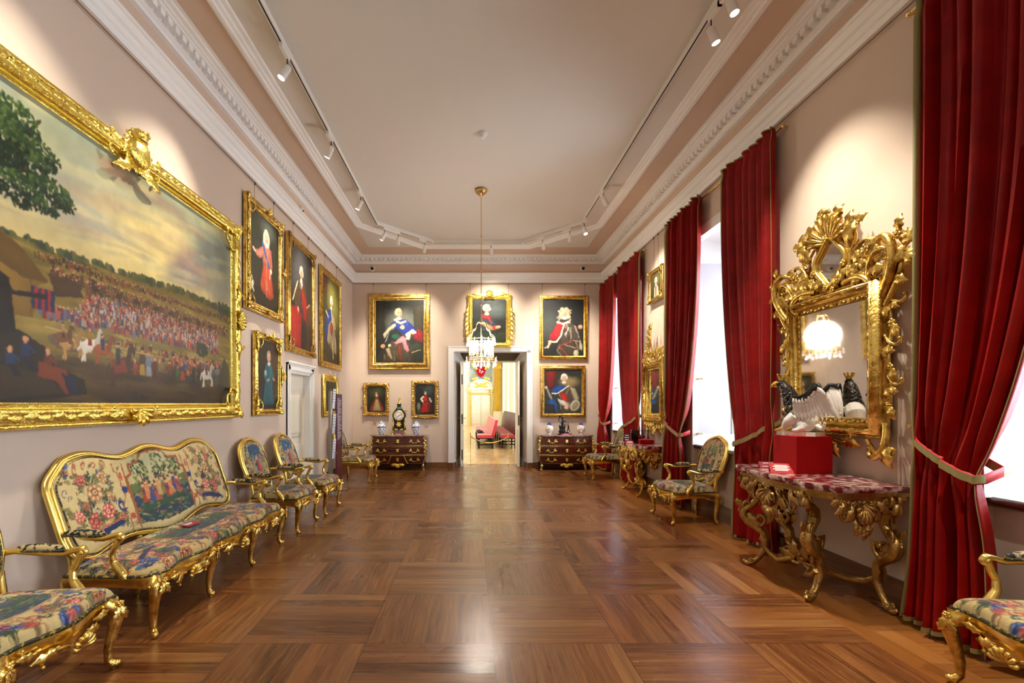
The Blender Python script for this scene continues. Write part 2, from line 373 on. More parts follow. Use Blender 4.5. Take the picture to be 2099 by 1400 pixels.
# baseboards
bb = MB(); bb.box(XL, XL+.022, YF, LD[0]-.12, 0, .19); bb.box(XL, XL+.022, LD[1]+.12, YB, 0, .19); struct(bb.build('baseboard_left', 'base', smooth=False))
bb = MB(); bb.box(XL, DA[0]-.10, YB-.022, YB, 0, .135); bb.box(DA[1]+.10, XR, YB-.022, YB, 0, .135)
bb.box(DA[0]-.10, DA[0], YB-.045, YB+.3, 0, .13); bb.box(DA[1], DA[1]+.10, YB-.045, YB+.3, 0, .13)
bb.box(DA[0], DA[0]+.05, YB+.02, YB+.35, 0, .13); bb.box(DA[1]-.05, DA[1], YB+.02, YB+.35, 0, .13)
struct(bb.build('baseboard_back', 'base', smooth=False))
bb = MB()
for i in range(0, len(ys), 2): bb.box(XR-.022, XR, ys[i], ys[i+1], 0, .2); bb.box(XR-.03, XR, ys[i], ys[i+1], .2, .215)
for a, b in WINS: bb.box(XR+.068, XR+.09, a, b, 0, .2)
struct(bb.build('baseboard_right', 'base', smooth=False))
R = (XL, XR, YF, YB)
t = MB(); ringprof(t, R, [(0, 4.365), (.035, 4.365), (.035, 4.42), (.05, 4.43), (.05, 4.485), (.075, 4.50), (.10, 4.54), (.115, 4.545), (.115, 4.575), (.0, 4.58)])
struct(t.build('trim_1', 'trim', smooth=False))
t = MB(); ringprof(t, R, [(.004, 4.578), (.004, 4.802)]); struct(t.build('trim_2', 'frieze', smooth=False))
t = MB(); ringprof(t, R, [(0, 4.80), (.05, 4.80), (.06, 4.82), (.085, 4.84), (.085, 4.845), (.09, 4.845), (.09, 4.90), (.165, 4.905), (.165, 4.922), (.19, 4.926), (.20, 4.936), (.235, 4.942), (.245, 4.952), (.28, 4.954), (.28, ZC)])
y = YF+.1
while y < YB-.15: t.box(XL+.085, XL+.15, y, y+.062, 4.848, 4.906); t.box(XR-.15, XR-.085, y, y+.062, 4.848, 4.906); y += .105
x = XL+.15
while x < XR-.15: t.box(x, x+.062, YB-.15, YB-.085, 4.848, 4.906); x += .105
struct(t.build('trim_3', 'trim', smooth=False))
t = MB(); zb = ZC-.006
for x0, x1, y0, y1 in ((XL+.28, -2.25, YF+.28, YB-.28), (2.56, XR-.28, YF+.28, YB-.28), (-2.25, 2.56, 10.74, YB-.28), (-2.25, 2.56, YF+.28, -2.84)): t.box(x0, x1, y0, y1, zb, ZC)
struct(t.build('trim_4', 'frieze', smooth=False))
t = MB(); OCT = [(-2.25, 9.38), (-2.25, -1.5), (-1.1, -2.84), (1.3, -2.84), (2.56, -1.5), (2.56, 9.42), (1.3, 10.74), (-1.1, 10.74)]
loopprof(t, OCT, [(0, ZC), (0, ZC-.03), (.02, ZC-.035), (.03, ZC-.05), (.06, ZC-.05), (.07, ZC-.035), (.10, ZC-.03), (.11, ZC-.018), (.15, ZC-.014), (.16, ZC)])
struct(t.build('trim_5', 'trim', smooth=False))
# picture rail rod under the cornice
rl = MB()
for a, b in (((XL+.03, YF, 4.335), (XL+.03, YB-.03, 4.335)), ((XL+.03, YB-.03, 4.335), (XR-.03, YB-.03, 4.335)), ((XR-.03, YB-.03, 4.335), (XR-.03, YF, 4.335))): rl.tube([a, b], .006, 6)
struct(rl.build('trim_6', mat('rail_metal', '8a6a55', .5), smooth=True))
# windows: deep white recess, panelled jambs, stone sill, sash with glass
for i, (a, b) in enumerate(WINS):
    w = MB(); sl = lambda x: 3.885-(x-XR)*.26
    x0, x1 = XR-.002, XW
    for yy, s in ((b, -1), (a, 1)):          # jamb linings
        w.box(x0, x1, yy, yy+s*.02, .93, 3.9)
        y1 = yy+s*.034
        for q in ((x0, XR+.06, 1.075, 3.5), (XR+.56, XR+.74, 1.075, 3.5), (x0, x1, .93, 1.075), (x0, x1, 3.50, 3.9)): w.box(q[0], q[1], yy+s*.02, y1, q[2], q[3])
        w.box(XR+.585, XR+.60, yy+s*.02, yy+s*.045, 1.06, 3.52); w.box(XR+.05, XR+.60, yy+s*.02, yy+s*.045, 1.06, 1.078)
    w.add([(x0, a, 3.885), (x0, b, 3.885), (x1, b, sl(x1)), (x1, a, sl(x1)), (x0, a, 3.93), (x0, b, 3.93), (x1, b, 3.93), (x1, a, 3.93)], [(0, 1, 2, 3), (4, 7, 6, 5), (0, 4, 5, 1), (2, 6, 7, 3), (1, 5, 6, 2), (0, 3, 7, 4)])
    w.box(XR+.0, XR+.12, a, b, 3.80, 3.886)
    o = struct(w.build('window_%d' % (i+1), 'white', smooth=False))
    for yy, s in ((b, -1), (a, 1)): MB().box(XR+.06, XR+.56, yy+s*.021, yy+s*.023, 1.078, 3.50).build('jamb_panel', 'jamb', o, smooth=False)
    fr = MB(); xf = XW-.07
    fr.box(xf, xf+.07, a, a+.10, .93, 3.7); fr.box(xf, xf+.07, b-.10, b, .93, 3.7); fr.box(xf, xf+.07, a, b, .93, 1.03); fr.box(xf, xf+.07, a, b, 3.55, 3.7)
    m = (a+b)/2; fr.box(xf, xf+.07, m-.05, m+.05, .93, 3.6); fr.box(xf, xf+.07, a, b, 2.75, 2.85)
    for zz in (1.6, 2.2, 3.2): fr.box(xf+.02, xf+.05, a, b, zz-.012, zz+.012)
    fr.build('window_frame', 'white', o, smooth=False)
    MB().box(xf+.033, xf+.037, a+.05, b-.05, 1.0, 3.6).build('window_pane', 'glass', o, smooth=False)
    MB().box(XR+.05, XW, a, b, .88, .935).build('window_sill', 'stone', o, smooth=False)
    MB().tube([(XR+.055, a, .905), (XR+.055, b, .905)], .03, 10).build('sill_nosing', 'darkwood', o)
    for zz in (1.085, 1.86):
        k = MB(); k.lathe([(.012, 0), (.016, .012), (.007, .02), (.007, .04), (.012, .05)], (XR+.07, b-.034, zz), 10, (0, -1, 0)); k.box(XR+.06, XR+.115, b-.09, b-.08, zz-.01, zz+.01)
        k.build('knob', 'brass', o)
# outside sill / ground keeps low sky light out of the recess
# doors: left wall
d = MB(); yA, yB_, zt = LD
def arch(d, y0, y1, zt, x, wv=.12):
    for k, (i0, i1, th) in enumerate(((0, wv, .02), (.02, .05, .035), (wv-.03, wv, .03))):
        d.box(x, x+th, y0-i1, y0-i0, 0, zt+i1); d.box(x, x+th, y1+i0, y1+i1, 0, zt+i1); d.box(x, x+th, y0-i1, y1+i1, zt+i0, zt+i1)
arch(d, yA, yB_, zt, XL); d.box(XL, XL+.05, yA-.14, yB_+.14, zt+.12, zt+.15)
d.box(XL-.12, XL, yA, yA+.03, 0, zt); d.box(XL-.12, XL, yB_-.03, yB_, 0, zt); d.box(XL-.12, XL, yA, yB_, zt-.03, zt)
o = struct(d.build('door_1', 'white', smooth=False))
lf = MB(); lx = XL-.12; lf.box(lx-.04, lx, yA+.03, yB_-.03, 0, zt-.03)
for z0, z1 in ((.15, .82), (.98, 1.86)):
    lf.box(lx, lx+.012, yA+.15, yB_-.15, z0, z1); lf.box(lx, lx+.02, yA+.2, yB_-.2, z0+.05, z1-.05)
lp = lf.build('door_leaf', 'cream', o, smooth=False)
MB().tube([(lx, yA+.1, 1.02), (lx+.06, yA+.1, 1.02), (lx+.06, yA+.2, 1.02)], .009, 8).box(lx, lx+.006, yA+.08, yA+.12, .92, 1.08).build('door_handle', 'black', lp)
# doors: back wall, splayed white reveal, two leaves swung into the reveal
d = MB(); a0, a1, az = DA; b0, b1, bz = DB; y0, y1 = YB, YD
d.box(a0-.13, a0, y0-.03, y0, 0.13, az+.13); d.box(a1, a1+.13, y0-.03, y0, .13, az+.13); d.box(a0, a1, y0-.03, y0, az, az+.13)
d.box(a0-.13, a0-.10, y0-.04, y0, 0.13, az+.13); d.box(a1+.10, a1+.13, y0-.04, y0, .13, az+.13); d.box(a0-.10, a1+.10, y0-.04, y0, az+.10, az+.13)
def quadbox(d, p, q, th): # p,q: rectangles (4 pts each)
    d.add(p+q, [(0, 1, 2, 3), (7, 6, 5, 4), (0, 4, 5, 1), (1, 5, 6, 2), (2, 6, 7, 3), (3, 7, 4, 0)])
quadbox(d, [(a0, y0, 0), (b0, y1, 0), (b0, y1, bz), (a0, y0, az)], [(a0-.07, y0, 0), (b0-.3, y1, 0), (b0-.3, y1, bz), (a0-.07, y0, az)], 0)
quadbox(d, [(a1, y0, 0), (b1, y1, 0), (b1, y1, bz), (a1, y0, az)], [(a1+.07, y0, 0), (b1+.3, y1, 0), (b1+.3, y1, bz), (a1+.07, y0, az)], 0)
quadbox(d, [(a0, y0, az), (a1, y0, az), (b1, y1, bz), (b0, y1, bz)], [(a0, y0, az+.06), (a1, y0, az+.06), (b1, y1, az+.06), (b0, y1, az+.06)], 0)
o = struct(d.build('door_2', 'white', smooth=False))
pn = MB(); L_ = lambda a, b, t: a+(b-a)*t
for A, B, s in ((a0, b0, 1), (a1, b1, -1)):
    e = s*.006; pn.add([(L_(A, B, .08)+e, L_(y0, y1, .08), .22), (L_(A, B, .9)+e, L_(y0, y1, .9), .22), (L_(A, B, .9)+e, L_(y0, y1, .9), bz-.1), (L_(A, B, .08)+e, L_(y0, y1, .08), az-.2)], [(0, 1, 2, 3)])
pn.build('reveal_panel', mat('taupe_panel', 'd6c2b2', .8), o, smooth=False)
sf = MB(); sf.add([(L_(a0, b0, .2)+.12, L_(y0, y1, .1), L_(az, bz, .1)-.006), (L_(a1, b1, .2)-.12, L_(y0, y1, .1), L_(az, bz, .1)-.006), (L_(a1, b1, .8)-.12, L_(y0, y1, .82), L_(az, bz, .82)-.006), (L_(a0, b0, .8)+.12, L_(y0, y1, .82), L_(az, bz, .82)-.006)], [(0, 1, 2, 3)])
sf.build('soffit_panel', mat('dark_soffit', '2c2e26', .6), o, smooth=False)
for s, hx in ((1, b0+.02), (-1, b1-.02)):
    lf = MB(); yn = 11.66; lf.box(hx, hx+s*.045, yn, YD-.02, .01, bz-.02)
    for z0, z1 in ((.15, .9), (1.05, 2.3)): lf.box(hx-.0, hx+s*.055, yn+.1, YD-.12, z0, z1)
    l = lf.build('door_leaf', 'cream', o, smooth=False)
    h = MB(); h.tube([(hx-.06, yn+.06, 1.17), (hx+s*.045+.06, yn+.06, 1.17)], .008, 8); h.tube([(hx+s*.1, yn+.06, 1.17), (hx+s*.1, yn+.17, 1.17)], .009, 8); h.tube([(hx-s*.055, yn+.06, 1.17), (hx-s*.055, yn+.17, 1.17)], .009, 8)
    h.box(hx+s*.045, hx+s*.05, yn+.035, yn+.085, .98, 1.3); h.build('door_handle', 'brass', l)
    k = MB()
    for zz in ((.3, 1.15, 2.1) if s > 0 else (1.12,)): k.box(hx+s*.008, hx+s*.036, yn-.004, yn+.004, zz-.12, zz+.12)
    k.build('lock_plate', 'bronze', l, smooth=False)
# ---------------- the hall beyond ----------------
HX0, HX1, HY = -3.2, 2.15, 34.0
hf = MB(); hf.box(HX0, HX1+.4, 12.35, HY, -.1, 0); struct(hf.build('floor', mat('hall_parquet', 'd8b888', .22, vary=(2.2, 'c09a68', .35, .65), stretch=(3, .6, 1)), smooth=False))
hc = MB(); hc.box(HX0-.2, HX1+.5, 12.35, HY+.2, 6.4, 6.5); struct(hc.build('ceiling', 'hallwall', smooth=False))
struct(MB().box(HX0-.2, HX1+.5, HY, HY+.2, 0, 6.4).build('wall_far', 'hallwall', smooth=False)); struct(MB().box(HX0-.2, HX0, 12.35, HY, 0, 6.4).build('wall_far_left', 'hallwall', smooth=False)); hw = MB()
hn = MB(); hn.box(HX0, b0-.28, 12.35, 12.45, 0, 6.4); hn.box(b1+.28, HX1+.5, 12.35, 12.45, 0, 6.4); hn.box(b0-.3, b1+.3, 12.35, 12.45, 2.9, 6.4); struct(hn.build('wall_near', 'hallwall', smooth=False))
for q in range(len(HALLW)+1):
    s0 = 12.35 if q == 0 else HALLW[q-1][1]; s1 = HY if q == len(HALLW) else HALLW[q][0]; hw.box(HX1, HX1+.4, s0, s1, 0, 6.4)
for a, b in HALLW: hw.box(HX1, HX1+.4, a, b, 0, .95); hw.box(HX1, HX1+.4, a, b, 5.6, 6.4)
struct(hw.build('wall_far_right', 'hallwall', smooth=False))
for i, (a, b) in enumerate(HALLW):
    f = MB(); xx = HX1+.2
    for zz in (.95, 2.1, 3.25, 4.4, 5.54): f.box(xx, xx+.05, a, b, zz, zz+.06)
    for yy in (a, (a+b)/2-.03, b-.06): f.box(xx, xx+.05, yy, yy+.06, .95, 5.6)
    o = struct(f.build('window_%d' % (5+i), 'white', smooth=False))
    MB().box(xx+.02, xx+.025, a, b, .95, 5.6).build('window_pane', 'glass', o, smooth=False)
    portal('hall_daylight', HX1+.36, (a+b)/2, 3.3, b-a, 4.6, (0, PI/2, 0), 150, (1.0, .98, .94))
hp = MB(); fy = HY-.012
for px0 in (1.60, ):
    hp.box(px0, px0+.46, fy-.10, fy, .55, 4.0)
    for q in range(5): hp.tube([(px0+.06+q*.085, fy-.10, 1.0), (px0+.06+q*.085, fy-.10, 3.9)], .025, 6)
t_ = thing('pilaster', 'yellow fluted pilaster with gilt capital on the far wall of the hall', 'pilaster', (0, 0, 0))
hp.build('shaft', 'yellow', t_, smooth=False)
c = MB(); c.box(1.53, 2.13, fy-.2, fy, 4.0, 4.06); c.box(1.52, 2.13, fy-.22, fy, 4.38, 4.5)
for q in range(6): c.ball((1.59+q*.093, fy-.16, 4.15), (.06, .06, .1), 6, 5); c.ball((1.60+q*.09, fy-.18, 4.3), (.06, .06, .07), 6, 5)
c.build('capital', 'goldy', t_)
c = MB(); c.box(1.53, 2.13, fy-.2, fy, .9, 1.02); c.box(1.51, 2.13, fy-.24, fy, 0, .9); c.build('plinth', 'hallwall', t_, smooth=False)
# far double door with gilt surround
t_ = thing('panelled_doors', 'pale double doors with gilt arched pediment at the end of the hall', 'doors', (0, 0, 0))
c = MB(); c.box(0, .66, fy-.05, fy, 0, 2.16); c.box(.68, 1.34, fy-.05, fy, 0, 2.16)
for x in (.08, .76):
    for z0, z1 in ((.15, .75), (.85, 2.05)): c.box(x, x+.5, fy-.07, fy, z0, z1)
c.build('door_leaf', 'cream', t_, smooth=False)
c = MB(); c.box(-.13, -.04, fy-.12, fy, 0, 2.4); c.box(1.38, 1.47, fy-.12, fy, 0, 2.4); c.box(-.13, 1.47, fy-.1, fy, 2.2, 2.3)
for x in (-.17, 1.33): c.ball((x+.09, fy-.14, 2.45), (.1, .06, .14), 8, 6)
c.build('surround', 'goldy', t_, smooth=False)
ped = [(-.12, 2.62), (1.46, 2.62)]+[(.675+.72*math.cos(q*PI/14), 2.7+.5*math.sin(q*PI/14)) for q in range(15)]
c = MB(); c.prism(ped, lambda u, v, w: (u, fy-w, v), 0, .12); c.tube([(.675+.75*math.cos(q*PI/14), fy-.14, 2.7+.52*math.sin(q*PI/14)) for q in range(15)], .05, 8); c.box(-.2, 1.5, fy-.18, fy, 2.55, 2.66); c.build('pediment', 'hallwall', t_, smooth=False)
c = Carve(lambda u, v, w: (.675+u, fy-.13-w, 2.78+v))
for s in (-1, 1): c.scroll(s*.1, -.05, 90-s*30, .7, -s*160, .035, 0, .4); c.leaf(s*.15, .05, 90-s*50, .35, .07, .02, .03); c.leaf(s*.1, -.1, 90-s*80, .42, .06, .02, .03)
c.ros(0, .05, .15); c.build('relief', 'goldy', t_)
struct(MB().prism([(-.1, 3.1), (1.45, 3.1), (1.45, 4.5), (1.1, 4.75), (.675, 4.85), (.2, 4.75), (-.1, 4.5)], lambda u, v, w: (u, fy-w, v), 0, .04).build('trim_7', 'niche', smooth=False))
t_ = thing('coat_of_arms', 'painted coat of arms with red shield and gilt wings over the far doors', 'emblem', (0.675, fy-.06, 3.52))
c = MB(); c.prism([(-.3, .6), (.3, .6), (.34, .3), (.2, 0), (0, -.15), (-.2, 0), (-.34, .3)], lambda u, v, w: (u, -w, v), 0, .1); c.build('shield', 'redv', t_, smooth=False)
c = Carve(lambda u, v, w: (u, -w-.1, v))
for s in (-1, 1):
    c.leaf(s*.3, .4, 90-s*35, .6, .14, 0, .03); c.scroll(s*.3, .0, 90-s*60, .6, -s*150, .04, 0, .4); c.leaf(s*.2, -.15, -90+s*70, .5, .1, 0, .03)
c.build('mantling', 'goldy', t_)
c = MB(); c.tube([(-.14, -.11, .42), (-.05, -.11, .34), (-.1, -.11, .22), (.02, -.11, .16), (.1, -.11, .3), (.16, -.11, .2)], [.02, .04, .03, .04, .03, .015], 6); c.build('charge', 'ink', t_)
c = MB(); c.ball((0, -.08, .78), (.3, .08, .1), 8, 6); c.build('coronet', 'label', t_)
# ---------------- painter: colours per vertex ----------------
rng = np.random.RandomState(7)
def lin(h):
    if not isinstance(h, str): return np.array(h, dtype=float)
    return np.array(srgb(h))
class Canvas:                                # unit space w x h, y down
    def __init__(s, w, h, nx, ny, bgc):
        s.w, s.h, s.nx, s.ny = w, h, nx, ny; s.a = np.ones((ny, nx, 3))*lin(bgc)
        s.X, s.Y = np.meshgrid((np.arange(nx))/(nx-1)*w, (np.arange(ny))/(ny-1)*h); s.px = w/nx; s.vol = 0
    def win(s, x0, x1, y0, y1):
        i0 = max(0, int(x0/s.w*(s.nx-1))-1); i1 = min(s.nx, int(x1/s.w*(s.nx-1))+3); j0 = max(0, int(y0/s.h*(s.ny-1))-1); j1 = min(s.ny, int(y1/s.h*(s.ny-1))+3)
        if i1 <= i0 or j1 <= j0: return None
        return slice(j0, j1), slice(i0, i1)
    def mixin(s, w, m, col, al=1, sh=None):
        m = np.clip(m, 0, 1)[..., None]*al; s.a[w] = s.a[w]*(1-m)+lin(col)*(1 if sh is None or not s.vol else (1+s.vol*(sh-1))[..., None])*m
    def e(s, cx, cy, rx, ry=None, ang=0, col='ffffff', soft=None, al=1):
        ry = rx if ry is None else ry; r = max(rx, ry)*1.3+s.px; w = s.win(cx-r, cx+r, cy-r, cy+r)
        if w is None: return s
        a = math.radians(ang); dx, dy = s.X[w]-cx, s.Y[w]-cy; u = (dx*math.cos(a)+dy*math.sin(a))/rx; v = (-dx*math.sin(a)+dy*math.cos(a))/ry
        sf = (s.px*.8/min(rx, ry)) if soft is None else soft
        s.mixin(w, (1-np.sqrt(u*u+v*v))/sf+.5, col, al, np.clip(1.12-.35*(dx/rx*.5+dy/ry*.7)-.35*(u*u+v*v), .2, 1.4)); return s
    def p(s, pts, col, soft=None, al=1):
        pts = np.array(pts, dtype=float); g = s.px*2; w = s.win(pts[:, 0].min()-g, pts[:, 0].max()+g, pts[:, 1].min()-g, pts[:, 1].max()+g)
        if w is None: return s
        X, Y = s.X[w], s.Y[w]; d = np.full(X.shape, 1e9); ins = np.zeros(X.shape, bool); n = len(pts)
        for i in range(n):
            ax, ay = pts[i]; bx, by = pts[(i+1) % n]; ex, ey = bx-ax, by-ay; L = ex*ex+ey*ey+1e-9
            t = np.clip(((X-ax)*ex+(Y-ay)*ey)/L, 0, 1); d = np.minimum(d, np.hypot(X-ax-t*ex, Y-ay-t*ey))
            c = (ay > Y) != (by > Y); ins ^= c & (X < ex*(Y-ay)/(ey if abs(ey) > 1e-9 else 1e-9)+ax)
        sf = s.px*.8 if soft is None else soft
        y0_, y1_ = pts[:, 1].min(), pts[:, 1].max(); s.mixin(w, np.where(ins, d, -d)/sf+.5, col, al, (.42+.72*np.clip(d/(.07*s.w), 0, 1)**.7)*(1.12-.4*np.clip((Y-y0_)/(y1_-y0_+1e-6), 0, 1))); return s
    def l(s, pts, wd, col, al=1):
        pts = np.array(pts, dtype=float); g = wd+s.px*2; w = s.win(pts[:, 0].min()-g, pts[:, 0].max()+g, pts[:, 1].min()-g, pts[:, 1].max()+g)
        if w is None: return s
        X, Y = s.X[w], s.Y[w]; d = np.full(X.shape, 1e9)
        for i in range(len(pts)-1):
            ax, ay = pts[i]; bx, by = pts[i+1]; ex, ey = bx-ax, by-ay; L = ex*ex+ey*ey+1e-9
            t = np.clip(((X-ax)*ex+(Y-ay)*ey)/L, 0, 1); d = np.minimum(d, np.hypot(X-ax-t*ex, Y-ay-t*ey))
        s.mixin(w, (wd/2-d)/(s.px*.8)+.5, col, al, 1.15-.65*np.clip(d/(wd/2), 0, 1)**2); return s
    def noise(s, sc, seed=0, octv=3):
        r = np.random.RandomState(seed); out = np.zeros((s.ny, s.nx)); amp = 1; tot = 0
        for o in range(octv):
            g = r.rand(int(s.h/sc)+4, int(s.w/sc)+4); gx = s.X/sc; gy = s.Y/sc; ix = gx.astype(int); iy = gy.astype(int); fx = gx-ix; fy = gy-iy
            fx = fx*fx*(3-2*fx); fy = fy*fy*(3-2*fy)
            out += amp*((g[iy, ix]*(1-fx)+g[iy, ix+1]*fx)*(1-fy)+(g[iy+1, ix]*(1-fx)+g[iy+1, ix+1]*fx)*fy); tot += amp; amp *= .5; sc = sc/2
        return out/tot
    def mute(s, k=.92, d=1.12, gm=1.35):
        g = s.a.mean(-1, keepdims=True); s.a = np.clip(g+(s.a-g)*k, 0, 1)**gm*d; return s
    def soften(s, k=1):
        for _ in range(k):
            a = np.pad(s.a, ((1, 1), (1, 1), (0, 0)), 'edge'); s.a = (a[:-2, 1:-1]+a[2:, 1:-1]+a[1:-1, :-2]+a[1:-1, 2:]+4*a[1:-1, 1:-1])/8
        return s
    def warp(s, amp, sc, seed=0):
        dx = (s.noise(sc, seed+50, 3)-.5)*2*amp/s.w*(s.nx-1)*1.6; dy = (s.noise(sc, seed+90, 3)-.5)*2*amp/s.h*(s.ny-1)*1.6
        j, i = np.meshgrid(np.arange(s.ny), np.arange(s.nx), indexing='ij')
        s.a = s.a[np.clip((j+dy).round().astype(int), 0, s.ny-1), np.clip((i+dx).round().astype(int), 0, s.nx-1)]; return s
    def tone(s, sc, amt, seed=0):
        s.a *= (1+amt*(s.noise(sc, seed)-.5)*2)[..., None]; return s
    def blotch(s, sc, col, thr, seed=0, al=.6, mask=None):
        m = np.clip((s.noise(sc, seed)-thr)/.12, 0, 1)*al
        if mask is not None: m = m*mask
        m = m[..., None]; s.a = s.a*(1-m)+lin(col)*m; return s
    def vgrad(s, y0, y1, c0, c1, al=1):
        t = np.clip((s.Y-y0)/(y1-y0), 0, 1)[..., None]; m = (((s.Y >= y0) & (s.Y <= y1))[..., None])*al
        s.a = s.a*(1-m)+(lin(c0)*(1-t)+lin(c1)*t)*m; return s
    def dabs(s, n, fn, pal, r0, r1, asp=1, al=.8):
        for _ in range(n):
            x, y = fn(); r = r0+(r1-r0)*rng.rand(); s.e(x, y, r, r*asp, rng.rand()*50-25, pal[rng.randint(len(pal))], al=al)
        return s
    def head(s, x, y, r, skin='dcb49a', wig='d8d0c0', dr=0, face=True, style='wig'):
        s.e(x-dr*r*.3, y-r*.25, r*1.12, r*1.2, 0, wig)
        if style == 'long':
            for k in (-1, 1): s.e(x+k*r*.95, y+r*.6, r*.55, r*1.25, 0, wig)
        elif style == 'wig':
            for k in (-1, 1): s.e(x+k*r*.85, y+r*.1, r*.4, r*.5, 0, wig)
        s.p([(x-r*.45, y+r*.6), (x+r*.45, y+r*.6), (x+r*.6, y+r*1.9), (x-r*.6, y+r*1.9)], skin); s.e(x, y+r*1.55, r*.75, r*.4, 0, 'd8d0c0')
        s.e(x+dr*r*.2, y+r*.15, r*.72, r*.98, 0, skin)
        if face and r > s.px*2.2:
            s.e(x+dr*r*.2+r*.3, y+r*.45, r*.22, r*.14, 0, 'c9806a', al=.5); s.e(x+dr*r*.2-r*.32, y+r*.45, r*.2, r*.14, 0, 'c9806a', al=.4)
            for k in (-.3, .3): s.e(x+(dr*.25+k)*r, y+r*.0, r*.15, r*.08, 0, '3a2a22'); s.l([(x+(dr*.25+k-.16)*r, y-r*.2), (x+(dr*.25+k+.16)*r, y-r*.22)], r*.07, '6a5040')
            s.l([(x+dr*.35*r, y), (x+(dr*.35+.1)*r, y+r*.38)], r*.09, 'b88068'); s.e(x+dr*.3*r, y+r*.62, r*.22, r*.08, 0, 'a8483c')
            s.e(x+dr*r*.2-r*.5, y+r*.1, r*.18, r*.8, 0, 'a87a60', al=.35)
        return s
def canvas_mesh(name, c, w, h, parent, y=0.0, m='paint', zc=0.0):   # flat painted panel facing -Y, centred
    nx, ny = c.nx, c.ny; X = np.linspace(-w/2, w/2, nx); Z = np.linspace(h/2, -h/2, ny)
    vs = np.empty((ny, nx, 3)); vs[..., 0] = X[None]; vs[..., 1] = y; vs[..., 2] = Z[:, None]+zc
    i = np.arange(ny-1)[:, None]*nx+np.arange(nx-1)[None]; f = np.stack([i+nx, i+nx+1, i+1, i], -1).reshape(-1, 4)
    mb = MB(); mb.v = vs.reshape(-1, 3).tolist(); mb.f = f.tolist()
    return mb.build(name, m, parent, cols=c.a.reshape(-1, 3), smooth=False)
# ---------------- tapestry patterns ----------------
def flower(c, x, y, r, k):
    c.e(x+r*.1, y+r*.15, r*1.15, None, 0, '5c5a38', al=.35)
    pal = [('b04a3c', 'd8907a', '8a2c28'), ('b98a5c', 'dcbf94', '8a6038'), ('c25a4c', 'eab8a0', '9a3830'), ('9c5a3c', 'd0a070', '6c3a28'), ('2c4a86', '7c94c0', '1a2c58')][k % 5]
    for q in range(7):
        a = q*2*PI/7+x; c.e(x+math.cos(a)*r*.62, y+math.sin(a)*r*.62, r*.42, r*.36, math.degrees(a), pal[0]); c.e(x+math.cos(a)*r*.66, y+math.sin(a)*r*.66, r*.2, r*.16, 0, pal[1])
    c.e(x, y, r*.48, None, 0, pal[2]); c.e(x, y, r*.32, None, 0, pal[1]); c.e(x, y, r*.15, None, 0, pal[2])
def leafy(c, x, y, L, ang, k):
    col = ['2c4a2e', '1e3a4c', '4a6034', '6a6a34', '1f4a48'][k % 5]; a = math.radians(ang); dx, dy = math.cos(a), math.sin(a)
    c.l([(x, y), (x+dx*L, y+dy*L)], L*.07, col)
    for t in (.25, .5, .75, 1):
        for sd in (-1, 1): c.e(x+dx*L*t-sd*dy*L*.16, y+dy*L*t+sd*dx*L*.16, L*.19, L*.07, ang+sd*45, col)
def curl(c, x, y, r, col, wd, sg=1, ph=0):
    c.l([(x+r*(1-t/14)*math.cos(ph+sg*t*.5), y+r*(1-t/14)*math.sin(ph+sg*t*.5)) for t in range(12)], wd, col)
def florals(c, region, n, s0, seed=1):
    r = np.random.RandomState(seed); x0, x1, y0, y1 = region
    for i in range(n*3): leafy(c, x0+r.rand()*(x1-x0), y0+r.rand()*(y1-y0), s0*(1.2+r.rand()*1.3), r.rand()*360, r.randint(5))
    for i in range(n*2): curl(c, x0+r.rand()*(x1-x0), y0+r.rand()*(y1-y0), s0*(.7+r.rand()*.8), ['a4563c', '8c5a34', '243c78', '6a7a3c', 'a03c38'][r.randint(5)], s0*.2, 1 if r.rand() > .5 else -1, r.rand()*6)
    for i in range(n): flower(c, x0+r.rand()*(x1-x0), y0+r.rand()*(y1-y0), s0*(.7+r.rand()*.6), r.randint(5))
